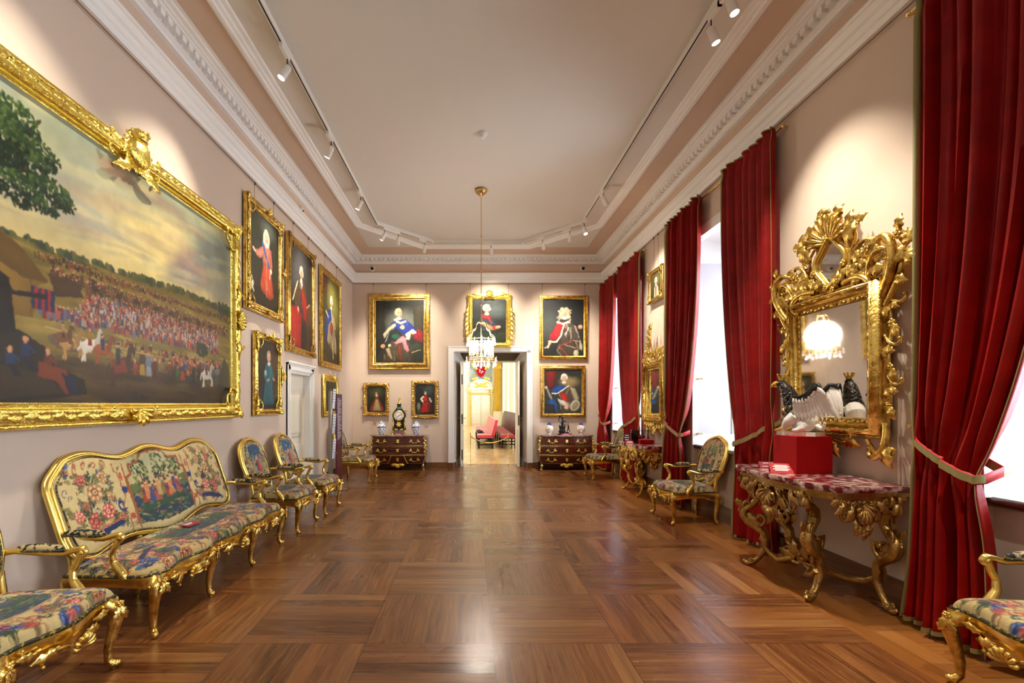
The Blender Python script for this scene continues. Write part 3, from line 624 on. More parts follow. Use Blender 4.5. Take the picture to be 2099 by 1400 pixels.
def scene_panel(c, x0, x1, y0, y1, hor, seed=3, people=6):
    r = np.random.RandomState(seed); W_, H_ = x1-x0, y1-y0
    c.p([(x0, y0+H_*.15), (x0+W_*.12, y0), (x1-W_*.12, y0), (x1, y0+H_*.15), (x1, y1), (x0, y1)], 'c4b48a')
    c.p([(x0+W_*.1, y0+H_*.02), (x1-W_*.1, y0+H_*.02), (x1-W_*.03, y0+H_*.3), (x0+W_*.03, y0+H_*.3)], 'b8b894', H_*.1, .8)
    g = [(x0+W_*t, y0+H_*(hor+.06*math.sin(t*7+seed))) for t in np.linspace(0, 1, 12)]; c.p(g+[(x1, y1), (x0, y1)], '6e7a46')
    c.p([(x0, y0+H_*(hor+.22)), (x0+W_*.4, y0+H_*(hor+.1)), (x1, y0+H_*(hor+.16)), (x1, y1), (x0, y1)], '3c5c48')
    c.p([(x0, y1-H_*.14), (x0+W_*.5, y1-H_*.2), (x1, y1-H_*.1), (x1, y1), (x0, y1)], '24485c')
    for i in range(150): c.e(x0+r.rand()*W_, y0+H_*(hor+.06+r.rand()*(.94-hor)), H_*(.02+.05*r.rand()), H_*.014, r.rand()*40-20, ['8a8a4a', '2c5040', '5a7a7c', '9c6a50', '204064', 'a89a5c', '3c5a30'][r.randint(7)], al=.85)
    for tx in (.22, .55, .8):
        c.l([(x0+W_*tx, y0+H_*(hor+.15)), (x0+W_*(tx+.01), y0+H_*.3)], W_*.018, '5a4028')
        for i in range(80):
            a = r.rand()*6.28; q = r.rand()**.5; c.e(x0+W_*(tx+.13*q*math.cos(a)), y0+H_*(.24+.22*q*math.sin(a)), W_*.016, H_*.02, r.rand()*90, ['27483a', '3c5c34', '6a7a40', '20404a', '98984c'][r.randint(5)])
    for i in range(people):
        px = x0+W_*(.18+.68*(i+.3*r.rand())/people); py = y0+H_*(hor+.02+.1*r.rand()); s = H_*.12
        c.p([(px-s*.4, py-s*.4), (px+s*.35, py-s*.4), (px+s*.7, py+s*1.4), (px-s*.6, py+s*1.4)], ['a84434', 'c88a4c', '3a5a8c', 'b0604c', 'c4a060', '7c8a5c'][i % 6]); c.l([(px-s*.3, py), (px+s*.5, py+s*.9)], s*.25, ['2c4478', 'd8a070', 'a04030'][i % 3])
        c.l([(px+s*.3, py-s*.2), (px+s*.9, py-s*.3)], s*.16, 'dcb494'); c.e(px, py-s*.75, s*.28, s*.33, 0, 'dcb08c'); c.e(px, py-s*.95, s*.28, s*.2, 0, '6a4428')
def border(c, x0, x1, y0, y1, wd, col='a46a38'):
    W_, H_ = x1-x0, y1-y0; P = [(x0+W_*.12, y0), (x0+W_*.12, y0+H_*.06), (x0, y0+H_*.16), (x0+W_*.03, y0+H_*.5), (x0, y0+H_*.84), (x0+W_*.1, y1-H_*.05), (x0+W_*.1, y1), (x1-W_*.1, y1), (x1-W_*.1, y1-H_*.05), (x1, y0+H_*.84), (x1-W_*.03, y0+H_*.5), (x1, y0+H_*.16), (x1-W_*.12, y0+H_*.06), (x1-W_*.12, y0), (x0+W_*.12, y0)]
    c.l(P, wd, 'e8dcb8'); c.l(P, wd*.6, col)
def seat_canvas(n, w=100, h=90, seed=2, ctr=True):
    c = Canvas(w, h, n, int(n*h/w), 'c8b480'); florals(c, (0, w, 0, h), 40, 3.9, seed)
    if ctr: scene_panel(c, w*.2, w*.8, h*.12, h*.66, .3, seed, 3); border(c, w*.18, w*.82, h*.1, h*.68, 2.4)
    for q in range(7):
        x = w*(.1+.133*q); curl(c, x, h*.84, 5.5, ['a43c38', '24407c', 'a4563c', '7a5a34'][q % 4], 1.9, 1 if q % 2 else -1, q); curl(c, x+5, h*.90, 4, ['1e3a6c', '9c4034', '3c5c3c'][q % 3], 1.4, -1, q*2)
    return c.warp(.5, 2.2, seed).tone(3, .12, seed).mute()
def back_canvas(n, kind, seed=5, w=80, h=80):
    c = Canvas(w, h, n, n, 'c8b480'); florals(c, (0, w, 0, h), 40, 3.2, seed)
    if kind == 'blue':
        c.p([(20, 10), (34, 5), (50, 5), (62, 12), (64, 50), (58, 66), (24, 66), (18, 48)], 'a89c7c'); c.p([(20, 8), (60, 8), (64, 30), (54, 24), (44, 34), (32, 24), (20, 34)], '2c6a90')
        r = np.random.RandomState(seed)
        for i in range(90): c.e(20+r.rand()*42, 8+r.rand()*58, 2.4, 1.1, r.rand()*180, ['2a6c94', '1c4468', '3c6a54', 'b89a6c', '8cb0b8', '24404c', 'a86a48'][r.randint(7)])
        c.p([(38, 34), (46, 34), (50, 58), (36, 58)], 'c25038'); c.e(42, 30, 3.2, 3.8, 0, 'd8a888'); c.p([(36, 36), (40, 36), (37, 56), (33, 54)], '284878')
    else:
        scene_panel(c, 20, 60, 10, 68, .42, seed, 2); border(c, 18, 62, 8, 70, 2)
    return c.warp(.5, 2.2, seed).tone(3, .12, seed).mute()
def sofa_back_canvas(nx, ny):
    c = Canvas(210, 66, nx, ny, 'cdba88'); r = np.random.RandomState(11)
    for z_ in ((2, 64, 2, 64), (146, 208, 2, 64)): florals(c, z_, 9, 2.4, 31+z_[0])
    scene_panel(c, 66, 144, 3, 60, .45, 4, 10); c.l([(66, 60), (66, 20), (72, 17), (72, 8), (84, 8), (90, 2), (120, 2), (126, 8), (138, 8), (138, 17), (144, 20), (144, 60)], 2.6, 'a4632e')
    for sd in (0, 1):
        f = (lambda x: x) if sd == 0 else (lambda x: 210-x)
        for (x, y, rr, k) in ((24, 46, 6, 0), (38, 42, 6.2, 2), (31, 26, 7, 1), (22, 16, 4.2, 0), (42, 16, 4.6, 1), (12, 40, 4, 2), (50, 50, 4.5, 3), (20, 34, 3.4, 3), (44, 31, 3.6, 1)):
            for q in range(3): leafy(c, f(x), y, rr*1.9, 40+q*120+x*3, int(x+q))
            flower(c, f(x), y, rr, k)
        for q in range(5): curl(c, f(10+q*9), 6+q % 2*2, 3, 'a4563c', 1, 1, q)
        c.l([(f(18), 58), (f(48), 54)], 4.5, '1c3666'); c.l([(f(18), 54.5), (f(47), 51)], 1.2, 'b8503c')
        c.l([(f(55), 6), (f(55), 12), (f(58), 14), (f(59), 34), (f(54), 42), (f(58), 50), (f(56), 64)], 1.3, 'a4632e'); c.l([(f(66), 6), (f(64), 30), (f(68), 42), (f(63), 50), (f(66), 64)], 1.3, 'a4632e')
        c.e(f(61), 29, 3.4, 3, 0, '1c3c80'); c.e(f(61), 52, 2.8, None, 0, 'b85848'); curl(c, f(53), 40, 5, '1c3c80', 2, 1, 1); curl(c, f(70), 40, 5, '1c3c80', 2, -1, 2); c.e(f(61), 17, 1.6, 4, 0, 'c0604c')
    return c.warp(.7, 3, 2).tone(3, .1, 2).mute(.95, 1.05, 1.25)
def sofa_seat_canvas(nx, ny):
    c = Canvas(210, 70, nx, ny, 'c4ae78'); florals(c, (0, 210, 0, 70), 110, 3.9, 9)
    scene_panel(c, 62, 150, 4, 46, .3, 6, 5); c.l([(60, 2), (60, 40), (74, 50), (100, 46), (116, 52), (140, 48), (152, 40), (152, 2)], 2.4, 'a4632e'); c.l([(16, 46), (40, 38)], 4, '1c3060'); c.l([(194, 46), (170, 38)], 4, '1c3060')
    for q in range(15): curl(c, 8+q*14, 60, 5, ['1c3c80', 'a43c38', '24508c', '8a5a34'][q % 4], 2.2, 1 if q % 2 else -1, q)
    return c.warp(.7, 3, 4).tone(3, .12, 4).mute()
def cushion(name, c, fmap, hgt, parent, zf=None, n=(0, 0), m='weave', pw=6):
    """puffed upholstery: fmap(s,t)->(base point, unit normal); s right, t up, both -1..1"""
    nx, ny = c.nx, c.ny; mb = MB(); ss = np.linspace(-1, 1, nx); tt = np.linspace(1, -1, ny)
    ss = np.sign(ss)*np.abs(ss)**.8; tt2 = np.sign(tt)*np.abs(tt)**.8
    cols = np.empty((ny, nx, 3)); vs = []
    for j, t in enumerate(tt2):
        for i, s_ in enumerate(ss):
            p, q = fmap(s_, t); d = hgt*max(0, (1-abs(s_)**pw)*(1-abs(t)**pw))**.38; vs.append((p[0]+q[0]*d, p[1]+q[1]*d, p[2]+q[2]*d))
    jj = np.clip(((1-tt2)/2*(ny-1)).round().astype(int), 0, ny-1); ii = np.clip(((ss+1)/2*(nx-1)).round().astype(int), 0, nx-1); cols = c.a[jj][:, ii]
    mb.v = vs; i = np.arange(ny-1)[:, None]*nx+np.arange(nx-1)[None]; mb.f = np.stack([i+nx, i+nx+1, i+1, i], -1).reshape(-1, 4).tolist()
    return mb.build(name, m, parent, cols=cols.reshape(-1, 3))
# ---------------- carved seat furniture: front faces +X ----------------
def cabriole(mb, x, y, ztop, ox, oy, k=1.0):
    pts = [(x-.02*ox, y-.02*oy, ztop), (x+.014*ox, y+.014*oy, ztop-.035), (x+.02*ox, y+.02*oy, ztop-.09), (x+.008*ox, y+.008*oy, ztop-.16), (x-.008*ox, y-.008*oy, .12), (x-.008*ox, y-.008*oy, .055), (x+.008*ox, y+.008*oy, .028), (x+.022*ox, y+.022*oy, .03), (x+.026*ox, y+.026*oy, .045)]
    P = []; rr = [.042, .045, .038, .030, .023, .020, .023, .021, .01]; R_ = []
    for i in range(len(pts)-1):
        for q in range(4):
            t = q/4; P.append(tuple(pts[i][k_]*(1-t)+pts[i+1][k_]*t for k_ in range(3))); R_.append((rr[i]*(1-t)+rr[i+1]*t)*k)
    P.append(pts[-1]); R_.append(rr[-1]*k); mb.tube(P, R_, 8)
    mb.lathe([(.012, 0), (.016, .006), (.011, .018), (.016, .026)], (x+.008*ox, y+.008*oy, 0), 8)
def leg_orn(mb, x, y, z, ox, oy, s=1):
    for q in range(5): mb.ball((x+ox*(.045-.004*q)*s, y+oy*(.045-.004*q)*s, z-.018*q), (.016*s, .016*s, .013*s), 6, 4)
    for q in (-1, 1): mb.ball((x+ox*.03*s-q*oy*.025*s, y+oy*.03*s+q*ox*.025*s, z), (.02*s, .02*s, .016*s), 6, 4)
def serp(t, a, n): return a*math.cos(t*PI*n)
def make_seat(kind):
    """armchair or sofa. local +X is the front."""
    big = kind == 'sofa'; HW = 1.06 if big else .36; BW = 1.06 if big else .29; XF, XB = .285, -.275; ZR = .37
    th = thing('tapestry_sofa' if big else 'tapestry_armchair', 'x', 'sofa' if big else 'armchair')
    def front(s): return XF+.02+(.02*math.cos(s*PI*4.5) if big else .025*math.cos(s*PI*1.5))
    def seatmap(s, t):                      # t=1 back, t=-1 front
        w = (HW+.015)*(1-(t+1)/2)+(BW+.0)*((t+1)/2); w *= (1-.0*abs(t)); xx = front(s)*(1-(t+1)/2)+(XB+.01)*(t+1)/2; rd = 1-.05*max(0, abs(s)**6)*max(0, -t)**6
        return (xx*rd, s*w*rd, ZR+.025), (0, 0, 1)
    def sm(s, t): p, q = seatmap(s, t); e = .012; return (p[0], p[1], p[2]), q
    if big: c = sofa_seat_canvas(330, 110)
    else: c = seat_canvas(110, seed=2)
    # seat: canvas x runs along +Y seen from the front -> sitter's left to right
    cushion('seat_cushion', c, sm, .085, th, pw=10)
    # rails
    mb = MB(); N = 60 if big else 30; top = []; 
    out = [sm(-1+2*i/N, -1)[0] for i in range(N+1)]+[sm(1, -1+2*i/10)[0] for i in range(11)]+[sm(1-2*i/10, 1)[0] for i in range(11)]+[sm(-1, 1-2*i/10)[0] for i in range(11)]
    ctr = (0, 0)
    dpth = []
    for i in range(N+1):
        s = -1+2*i/N
        if big: ph = abs(((s*HW+1.035)/.69) % 1-.5)*2
        else: ph = abs(s)
        dpth.append(.055+.045*(1-ph)**1.3*(1 if ph < .99 else 1)+.03*max(0, ph-.75)*4*.6)
    dp = dpth+[.06+.03*abs(1-2*i/10)**3 for i in range(11)]+[.06]*11+[.06+.03*abs(1-2*i/10)**3 for i in range(11)]
    vs = []; n = len(out)
    for (x, y, z), h in zip(out, dp):
        k = 1+.018/max(.3, math.hypot(x, y)); ki = 1-.03/max(.3, math.hypot(x, y)); vs += [(x*k, y*k, z+.004), (x*k*1.0, y*k, z-.02), (x*(k+ki)/2, y*(k+ki)/2, z-h), (x*ki, y*ki, z-h+.01), (x*ki, y*ki, z+.004)]
    mb.add(vs, [(i*5+k, i*5+(k+1) % 5, ((i+1) % n)*5+(k+1) % 5, ((i+1) % n)*5+k) for i in range(n) for k in range(5)]); mb.build('seat_rail', 'golds', th)
    nb = MB(); nb.tube([(x*1.004, y*1.004, z+.012) for x, y, z in out], .009, 6, closed=True); nb.build('nailed_braid', 'nail', th)
    # carved front apron
    cv = Carve(lambda u, v, w: (front(u/HW)+.018+w, u, ZR+.02+v)); st = [-.69, 0, .69] if big else [0]
    for c0 in st:
        cv.shell(c0, -.105, .075, 90, 150, 7, .012, .011)
        for sd in (-1, 1):
            cv.scroll(c0+sd*.04, -.075, 90-sd*70, .17, sd*-200, .012, .012, .3); cv.leaf(c0+sd*.08, -.06, 90-sd*100, .13, .024, .01, .012); cv.leaf(c0+sd*.18, -.045, 90-sd*80, .1, .018, .01, .01); cv.scroll(c0+sd*.16, -.03, 90-sd*110, .12, sd*200, .009, .012, .3)
    for c0 in ([-1.03, -.36, .36, 1.03] if big else [-.33, .33]):
        for sd in (-1, 1): cv.leaf(c0, -.03, -90+sd*25, .09, .02, .02, .01)
        cv.ros(c0, -.015, .022, .03)
    cv.build('apron_carving', 'goldc', th)
    # legs
    legs = [(XF, y_, 1, (1 if y_ > 0 else -1) if abs(y_) > .5 or not big else 0) for y_ in ((-1.03, -.36, .36, 1.03) if big else (-.33, .33))]
    legs += [(XB, y_, -.8, (.5 if y_ > 0 else -.5) if abs(y_) > .5 or not big else 0) for y_ in ((-1.0, -.36, .36, 1.0) if big else (-.275, .275))]
    for x, y, ox, oy in legs:
        q = MB(); cabriole(q, x, y, ZR+.01, ox, oy); l = q.build('leg', 'gold', th)
        if ox > 0: q = MB(); leg_orn(q, x, y, ZR-.03, ox*.8, oy*.8); q.build('leg_carving', 'goldc', l)
    # back
    BH = 1.04 if big else .315; zc, hz = (.80, .315) if big else (.775, .265); xb0, tilt = -.352, -.33
    cfg = (.085 if big else .6)
    def bk(s, t, off=0, inset=0):           # point on the back plane, s,t already on the rounded outline
        z = zc+hz*t; hump = 0
        if big: hump = .028*math.cos(s*PI*3)*max(0, t)**2-.02*(1-max(0, t))*0
        else: hump = (.035*math.exp(-(s/.35)**2)+.0)*max(0, t)**2-.012*abs(s)**2*0
        lowd = (-.035*math.cos(s*PI*2) if big else .03*math.cos(s*PI*1.6))*max(0, -t)**2
        z += hump+lowd; w = BH*(1-(.0 if big else .10)*max(0, -t)-(0 if big else .0))
        return (xb0+(z-zc)*tilt-off*-.95, s*w, z+off*.3)
    PX, PY = (26, 3.2) if big else (4, 3.6)
    PX = 9 if big else 3.4
    def bmap(s, t):                         # square -> rounded outline
        w = max(0, 1-abs(t)**(PX))**(1/PX) if not big else (1-.055*abs(t)**5 if t > 0 else 1-.02*abs(t)**5)
        if big: w = min(1, (1-.06*max(0, (abs(t)-.45)/.55)**3.0)) ; 
        th_ = 1 if not big else 1-.22*max(0, abs(s)-.88)**1.4/.12**1.4*(1 if t > 0 else .4)
        p = bk(s*w, t*th_); return p, (.95, 0, .3)
    def edge(n):
        if big:
            P_ = [(-1, -1+2*i/n) for i in range(n)]+[(-1+2*i/(3*n), 1) for i in range(3*n)]+[(1, 1-2*i/n) for i in range(n)]+[(1-2*i/(3*n), -1) for i in range(3*n)]
            return [bmap(s, t)[0] for s, t in P_]
        res = []
        for i in range(4*n):
            a = 2*PI*i/(4*n)-PI/2; cc, s_ = math.cos(a), math.sin(a); e = 2/PX
            res.append(bk(math.copysign(abs(cc)**e, cc), math.copysign(abs(s_)**e, s_)))
        return res
    return th, bmap, edge, bk, c
def finish_seat(kind, bc, pads='armw'):
    th, bmap, edge, bk, _ = make_seat(kind); big = kind == 'sofa'
    flip = lambda s, t: bmap(s, t)
    cushion('back_cushion', bc, lambda s, t: (bmap(s*.965, t*.955)), .035, th, pw=8)
    # closed back panel behind the upholstery
    q = MB(); ring = edge(16); n = len(ring); cx = sum(p[0] for p in ring)/n; cz = sum(p[2] for p in ring)/n
    q.add([(cx-.02, 0, cz)]+[(p[0]-.012, p[1]*.98, p[2]) for p in ring], [(0, 1+(i+1) % n, 1+i) for i in range(n)]); q.build('back_panel', mat('backing_cloth', '8a7a5a', .9) if 'backing_cloth' not in bpy.data.materials else bpy.data.materials['backing_cloth'], th)
    q = MB(); ring = edge(22); q.tube(ring, .027, 10, closed=True, flat=.8, up=(1, 0, 0)); q.tube([(p[0]+.02, p[1]*.985, cz+(p[2]-cz)*.985) for p in ring], .012, 6, closed=True)
    HB = 1.0 if big else .275
    for y_ in ((-1.0, -.36, .36, 1.0) if big else (-.262, .262)):
        q.tube([(-.265, y_, .36), (-.262, y_, .46), (-.28, y_*1.01, .58)], [.026, .022, .02], 8)
    q.build('back_frame', 'golds', th)
    q = MB(); q.tube([(p[0]+.028, p[1]*.955, cz+(p[2]-cz)*(.93 if not big else .925)) for p in edge(22)], .006, 5, closed=True); q.build('back_braid', 'nail', th)
    if not big:
        cv = Carve(lambda u, v, w: (bk(0, 1)[0]+.02+w, u, bk(0, 1)[2]+v))
        cv.ros(0, 0, .02, .005)
        for sd in (-1, 1): cv.leaf(sd*.01, 0, 90-sd*95, .08, .014, .0, .01)
        cv.build('crest_carving', 'goldc', th)
    W0 = 1.035 if big else .315
    for sd in (-1, 1):
        a = MB(); yb = W0*.97; yf = W0+.035
        P = [(-.335, sd*yb, .665), (-.25, sd*(yb+.02), .672), (-.12, sd*(yf), .655), (0, sd*(yf+.01), .65), (.06, sd*(yf+.01), .668), (.105, sd*(yf+.01), .676), (.12, sd*(yf+.01), .655), (.105, sd*(yf+.01), .636), (.088, sd*(yf+.01), .645)]
        def dense(P, r, k=4):
            o = []; rr = []
            for i in range(len(P)-1):
                for t_ in range(k): t = t_/k; o.append(tuple(P[i][j]*(1-t)+P[i+1][j]*t for j in range(3))); rr.append(r[i]*(1-t)+r[i+1]*t)
            return o+[P[-1]], rr+[r[-1]]
        a.tube(*dense(P, [.022, .018, .02, .018, .017, .02, .018, .014, .008]), 8)
        P = [(.095, sd*(yf+.01), .655), (.075, sd*(yf+.01), .60), (.05, sd*(yf+.008), .555), (.055, sd*yf, .50), (.09, sd*(yf-.002), .45), (.12, sd*(yf-.004), .405), (.115, sd*(yf-.01), .36)]
        a.tube(*dense(P, [.019, .019, .018, .021, .028, .031, .026]), 8)
        ar = a.build('arm', 'golds', th)
        b = MB(); b.ball((-.13, sd*(yf-.002), .683), (.135, .036, .026), 14, 8); b.build('arm_pad', pads, ar)
        b = MB(); b.tube([(-.13+.133*math.cos(k*PI/10), sd*(yf-.002)+.037*math.sin(k*PI/10), .672) for k in range(20)], .006, 5, closed=True); b.build('arm_braid', 'nail', ar)
        b = MB(); b.ball((.105, sd*(yf+.01), .655), (.02, .026, .02), 8, 6); b.ball((.11, sd*(yf), .42), (.03, .026, .03), 8, 6); b.build('arm_carving', 'goldc', ar)
    return th
sofa = finish_seat('sofa', sofa_back_canvas(330, 110))
place(sofa, 'long gilt sofa upholstered in floral and pastoral tapestry under the big battle camp painting', (-2.325, 4.165, 0))
lb = MB(); lb.box(-.05, .05, -.075, .075, 0, .004); o = lb.build('name_card', 'label', smooth=False, loc=(-2.36, 4.10, .493), rot=(0, 0, -.1)); tag(o, 'small crimson card lying on the sofa seat', 'card')
for k in range(2): MB().box(-.03+k*.02, -.018+k*.02, -.045, .045-.02*k, .0042, .005).build('printed_line', 'ink', o, smooth=False)
ch = finish_seat('armchair', back_canvas(100, 'blue', 5))
place(ch, 'gilt tapestry armchair right next to the sofa, blue sky panel on its back', (-2.295, 5.97, 0))
ch2 = copy_tree(ch); place(ch2, 'gilt tapestry armchair in front of the white side door', (-2.255, 6.9, 0))
def swap_back(root, c):
    for o in root.children:
        if o.name.startswith('back_cushion'):
            me = o.data.copy(); o.data = me; ny, nx = c.a.shape[:2]; ss = np.linspace(-1, 1, nx); tt = np.linspace(1, -1, ny)
            ss = np.sign(ss)*np.abs(ss)**.8; tt = np.sign(tt)*np.abs(tt)**.8
            jj = ((1-tt)/2*(ny-1)).round().astype(int); ii = ((ss+1)/2*(nx-1)).round().astype(int); cl = c.a[jj][:, ii].reshape(-1, 3)
            c4 = np.ones((len(cl), 4), dtype=np.float32); c4[:, :3] = cl; me.color_attributes['Col'].data.foreach_set('color', c4.ravel())
swap_back(ch2, back_canvas(100, 'blue', 8))
ch3 = copy_tree(ch); place(ch3, 'gilt tapestry armchair in the far left corner beside the dark commode', (-2.24, 9.66, 0)); swap_back(ch3, back_canvas(100, 'scene', 21))
ch4 = copy_tree(ch); place(ch4, 'gilt tapestry armchair at the lower left, nearest the camera before the sofa', (-2.325, 2.43, 0))
ch5 = copy_tree(ch3); place(ch5, 'gilt tapestry armchair under the middle window, between the two consoles', (2.785, 6.36, 0), PI)
ch6 = copy_tree(ch3); place(ch6, 'gilt tapestry armchair in the far right corner, partly hidden behind the far console', (2.70, 9.97, 0), PI)
ch7 = copy_tree(ch); place(ch7, 'gilt tapestry armchair cut off at the lower right corner, below the nearest window', (2.885, 2.28, 0), PI)
for o in (ch, ch2, ch3, ch4, ch5, ch6, ch7): o['group'] = 'gilt armchairs with tapestry upholstery'
# ---------------- paintings ----------------
def frame(t, w, h, fw, dep, m='gold', prof=None, bead=None, inner=None):
    """gilt moulding w x h (outer), width fw, relief dep, local XZ plane, out = -Y"""
    prof = prof or [(0, 0), (0, .55), (.06, .72), (.14, .72), (.2, .5), (.42, .62), (.55, .95), (.66, 1), (.76, .85), (.8, .55), (.9, .6), (.95, .4), (1, .38), (1, 0)]
    q = MB(); vs = []
    for o, z in prof:
        o *= fw; y = -z*dep; vs += [(-w/2+o, y, -h/2+o), (w/2-o, y, -h/2+o), (w/2-o, y, h/2-o), (-w/2+o, y, h/2-o)]
    q.add(vs, [(i*4+k, i*4+(k+1) % 4, (i+1)*4+(k+1) % 4, (i+1)*4+k) for i in range(len(prof)-1) for k in range(4)])
    f = q.build('frame', m, t)
    if bead:
        o, r, z = bead; q = MB(); o *= fw
        for (ax, az, bx, bz) in ((-w/2+o, -h/2+o, w/2-o, -h/2+o), (w/2-o, -h/2+o, w/2-o, h/2-o), (w/2-o, h/2-o, -w/2+o, h/2-o), (-w/2+o, h/2-o, -w/2+o, -h/2+o)):
            L = math.hypot(bx-ax, bz-az); n = max(6, int(L/(r*2.4))); al = (abs(bx-ax) > abs(bz-az))
            for i in range(n):
                k = (i+.5)/n; q.ball((ax+(bx-ax)*k, -z*dep, az+(bz-az)*k), (r*1.25 if al else r*.7, r*.6, r*.7 if al else r*1.25), 6, 4)
        q.build('beading', m, f)
    return f
def corner_orn(cv, w, h, s, k=1.0, dep=.05):
    a_, b_ = w/2-s*.5, h/2-s*.5; cv.path([(-a_, -b_, dep*.7), (a_, -b_, dep*.7), (a_, b_, dep*.7), (-a_, b_, dep*.7), (-a_, -b_, dep*.7)], .004, 4)
    for sx in (-1, 1):
        for sz in (-1, 1):
            x, z = sx*(w/2-s*.5), sz*(h/2-s*.5); base = math.degrees(math.atan2(sz, sx))
            cv.ros(x, z, s*.42*k, dep)
            cv.leaf(x, z, base, s*.75, s*.22, dep, .02); cv.leaf(x, z, 90+90*sx if True else 0, s*1.7, s*.24, dep*.9, .015); cv.leaf(x, z, -90*sz, s*1.7, s*.24, dep*.9, .015)
            cv.scroll(x-sx*s*.4, z+sz*s*.2, 90+90*sx-sx*sz*-20, s*1.7, sx*sz*200, s*.1, dep, .3); cv.scroll(x+sx*s*.2, z-sz*s*.4, -90*sz-sx*sz*20, s*1.7, -sx*sz*200, s*.1, dep, .3)
def mid_orn(cv, u, v, s, ang, dep=.05):
    a = math.radians(ang)
    cv.shell(u-math.cos(a)*s*.25, v-math.sin(a)*s*.25, s*.8, ang, 160, 7, dep, s*.12); cv.ros(u, v, s*.28, dep+s*.15)
    for sd in (-1, 1):
        cv.leaf(u, v, ang+sd*90, s*1.7, s*.22, dep, .015); cv.scroll(u+math.cos(a+sd*1.57)*s*.3, v+math.sin(a+sd*1.57)*s*.3, ang+sd*60, s*1.8, sd*220, s*.1, dep, .3)
def running_leaves(cv, w, h, o, L, dep, wd=.3):
    for (ax, az, bx, bz) in ((-w/2+o, -h/2+o, w/2-o, -h/2+o), (w/2-o, h/2-o, w/2-o, -h/2+o), (-w/2+o, h/2-o, w/2-o, h/2-o), (-w/2+o, h/2-o, -w/2+o, -h/2+o)):
        T = math.hypot(bx-ax, bz-az); n = int(T/L); an = math.degrees(math.atan2(bz-az, bx-ax))
        for i in range(n): k = (i+.1)/n; cv.leaf(ax+(bx-ax)*k, az+(bz-az)*k, an+(8 if i % 2 else -8), L*1.15, L*wd, dep, .006)
def wires(t, w, h, z0, xs, dep=.02):
    q = MB()
    for x in xs: q.tube([(x, -.014, h/2-.02), (x, -.014, 4.335-z0)], .0022, 5); q.tube([(x, -.02, 4.335-z0), (x, -.02, 4.30-z0)], .008, 6)
    q.build('hanging_wire', 'bronze', t)
def picture(name, label, cat, wall, c0, zc, w, h, fw, dep, cv, m='gold', bead=None, off=.02, tilt=0, prof=None, group=None):
    loc, rz = {'B': ((c0, YB-off, zc), 0), 'L': ((XL+off, c0, zc), PI/2), 'R': ((XR-off, c0, zc), -PI/2)}[wall]
    t = thing(name, label, cat, loc, rz, group)
    if tilt: t.rotation_euler = (tilt, 0, rz) if wall == 'B' else Matrix.Rotation(rz, 3, 'Z').to_4x4().to_euler()
    MB().box(-w/2+.01, w/2-.01, -.3*dep, 0, -h/2+.01, h/2-.01).build('backing', 'black', t, smooth=False)
    frame(t, w, h, fw, dep, m, prof, bead)
    if cv.vol: cv.warp(.5 if cv.w > 200 else .009*cv.w, 4 if cv.w > 200 else cv.w*.06, int(cv.w)); cv.tone(cv.w*.05, .16, 5); cv.soften(1)
    canvas_mesh('canvas', cv, w-2*fw+.004, h-2*fw+.004, t, y=-.36*dep)
    return t
D = 'c9b48c'
